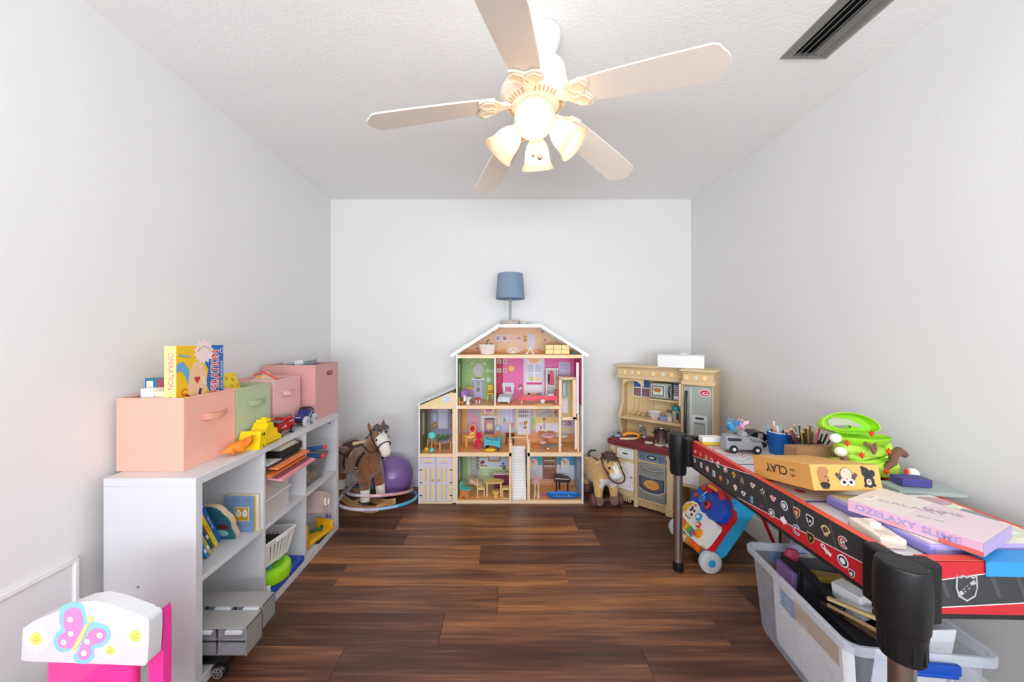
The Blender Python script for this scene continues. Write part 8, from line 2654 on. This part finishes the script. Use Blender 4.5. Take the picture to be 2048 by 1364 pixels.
# dog face print on the white panel
mb = MB(mat('f0b81e', .4))
fz = ZW + .0004
P2 = lambda pts: [wp(*p) for p in pts]
mb.prism(P2([(285, 470), (300, 390), (370, 350), (440, 345), (430, 380), (380, 400), (350, 460), (300, 490)]), .0012, FPn, fz).mat('e86a2c').prism(P2([(455, 360), (490, 370), (485, 410), (460, 400)]), .0014, FPn, fz)
mb.mat('1c1c1e').disc(*wp(425, 430), .0115, .0016, FPn, fz, n=14, ry=.015).disc(*wp(458, 462), .008, .0014, FPn, fz, n=12).disc(*wp(420, 510), .0095, .0016, FPn, fz, n=12, ry=.008).mat('f2f2f2').disc(*wp(420, 424), .004, .0008, FPn, fz + .0016, n=8).mat('e9a4b4').disc(*wp(398, 448), .008, .001, FPn, fz, n=10)
mb.mat('2a2a2c').prism(P2([(335, 490), (350, 520), (380, 548), (410, 556), (410, 564), (375, 556), (342, 528), (328, 494)]), .0014, FPn, fz)
mb.build('face_print', wpn, label='cartoon dog face print')
for x, y, h_ in ((600, 145, 'c9481e'), (487, 245, 'c9481e')):
    wdisc('bead', x, y, .021 if y < 200 else .014, mat(h_, .35), .012, ZBp, bp_)
cx, cy = wp(568, 292)
MB(mat('3fb0e0', .4)).ring(cx, cy, .015, .0225, .008, FPn, ZBp, n=22).mat('1c3f9c').disc(cx, cy, .015, .004, FPn, ZBp, n=18).mat('f2f2f2').text('2', .02, FPn @ T(cx, cy, 0), ZBp + .0045, .0004, fat=.02).build('number_ring', bp_)
cx, cy = wp(645, 385)
MB(rdp).rbox((cx, cy, ZBp + .008), (.045, .045, .02), .008, FPn).mat('2a1416').rbox((cx, cy, ZBp + .017), (.024, .022, .006), .003, FPn).build('shape_frame', bp_)
MB(mat('d9e0ea', .3)).tube([FPn @ Vector((*wp(590, 240), ZBp + .006)), FPn @ Vector((*wp(625, 210), ZBp + .008)), FPn @ Vector((*wp(640, 205), ZBp + .006)), FPn @ Vector((*wp(680, 180), ZBp + .008))], .0028, 6).build('cord', bp_)
cx, cy = wp(710, 520)
MB(mat('2a5fd0', .4)).ring(cx, cy, .012, .016, .003, FPn, ZBp, n=18).ring(cx + .04, cy + .045, .018, .022, .003, FPn, ZBp, n=18).build('moulded_ring', bp_)
# telephone handset on the panel
hs = MB(rdp).tube([FPn @ Vector((*wp(715, 110), .04)), FPn @ Vector((*wp(700, 200), .045)), FPn @ Vector((*wp(740, 150), .06)), FPn @ Vector((*wp(830, 200), .064)), FPn @ Vector((*wp(890, 270), .056)), FPn @ Vector((*wp(870, 330), .045))], [.013, .017, .015, .015, .017, .017], 12)
hs.build('handset', wk, label='red toy telephone handset')
MB(mat('f0b01e', .4)).tube([FPn @ Vector((*wp(745, 175), .074)), FPn @ Vector((*wp(800, 205), .078)), FPn @ Vector((*wp(860, 250), .074))], [.008, .0095, .008], 10).build('grip', wk)
# spinning rollers at the bottom
pa, pb_ = Vector((*wp(235, 760), -.0)), Vector((*wp(470, 930), -.0))
for k, h_ in enumerate(('8fc83c', 'f0d9a0', 'e9a03c', 'e8702c', 'ee6a1e')):
    a_, b_ = pa.lerp(pb_, k / 5 + .01), pa.lerp(pb_, (k + 1) / 5 - .01)
    MB(mat(h_, .35)).cyl(FPn @ a_, FPn @ b_, .024, n=18).build('roller', wk)
# frame: front bumper, side arms, wheels, rear legs
MB(sky).rbox((.04, 0, .075), (.07, .3, .05), .02).build('front_bumper', wk)
for y in (-.105, .165):
    k_ = 1 if y > 0 else .72
    MB(sky).prism([(.07, .05), (.06, .1), (0, .15), (-.06, .25), (-.1, .36), (-.13, .415), (-.27, .42 * (1 if y > 0 else 1.0)), (-.285, .37), (-.2, .3), (-.12, .18), (-.05, .08), (0, .045)] if y > 0 else [(.06, .05), (.05, .1), (-.1, .22), (-.2, .3), (-.22, .26), (-.1, .12), (0, .045)], .034, frame((0, y + .017, 0), (1, 0, 0), (0, -1, 0))).build('side_arm', wk)
    MB(rdp).loft([[(x + q * .5, y + s * .016, z + q) for s, q in ((-1, -t_), (1, -t_), (1, t_), (-1, t_))] for x, z, t_ in (((-.235, .36, .034), (-.27, .27, .03), (-.33, .13, .024), (-.375, .04, .022)) if y > 0 else ((-.19, .27, .02), (-.21, .2, .02), (-.215, .12, .02), (-.22, .05, .02)))]).build('rear_leg', wk)
    w_ = MB(mat('c9ccd0', .5)).lathe([(.02, -.018), (.045, -.02), (.058, -.012), (.06, 0), (.058, .012), (.045, .02), (.02, .018)], 30, frame((.05, y + math.copysign(.038, y), .061), (1, 0, 0), (0, 1 if y > 0 else -1, 0))).build('front_wheel', wk)
    MB(mat('2fa0e0', .4)).lathe([(.001, -.016), (.024, -.016), (.024, .016), (.018, .02), (.001, .02)], 20, frame((.05, y + math.copysign(.038, y), .061), (1, 0, 0), (0, 1 if y > 0 else -1, 0))).build('hub', w_)
    w_ = MB(mat('1c6fc0', .4)).lathe([(.001, -.015), (.034, -.015), (.042, -.008), (.042, .008), (.034, .015), (.001, .015)], 26, frame((-.375 if y > 0 else -.22, y - math.copysign(.04, y), .043), (1, 0, 0), (0, 1 if y > 0 else -1, 0))).build('rear_wheel', wk)
MB(sky).cyl((-.24, -.08, .43), (-.24, .17, .43), .016, n=16).build('push_handle', wk)
MB(rdp).cyl((-.22, .165, .395), (-.22, .205, .395), .022, n=16).build('hinge_cap', wk)
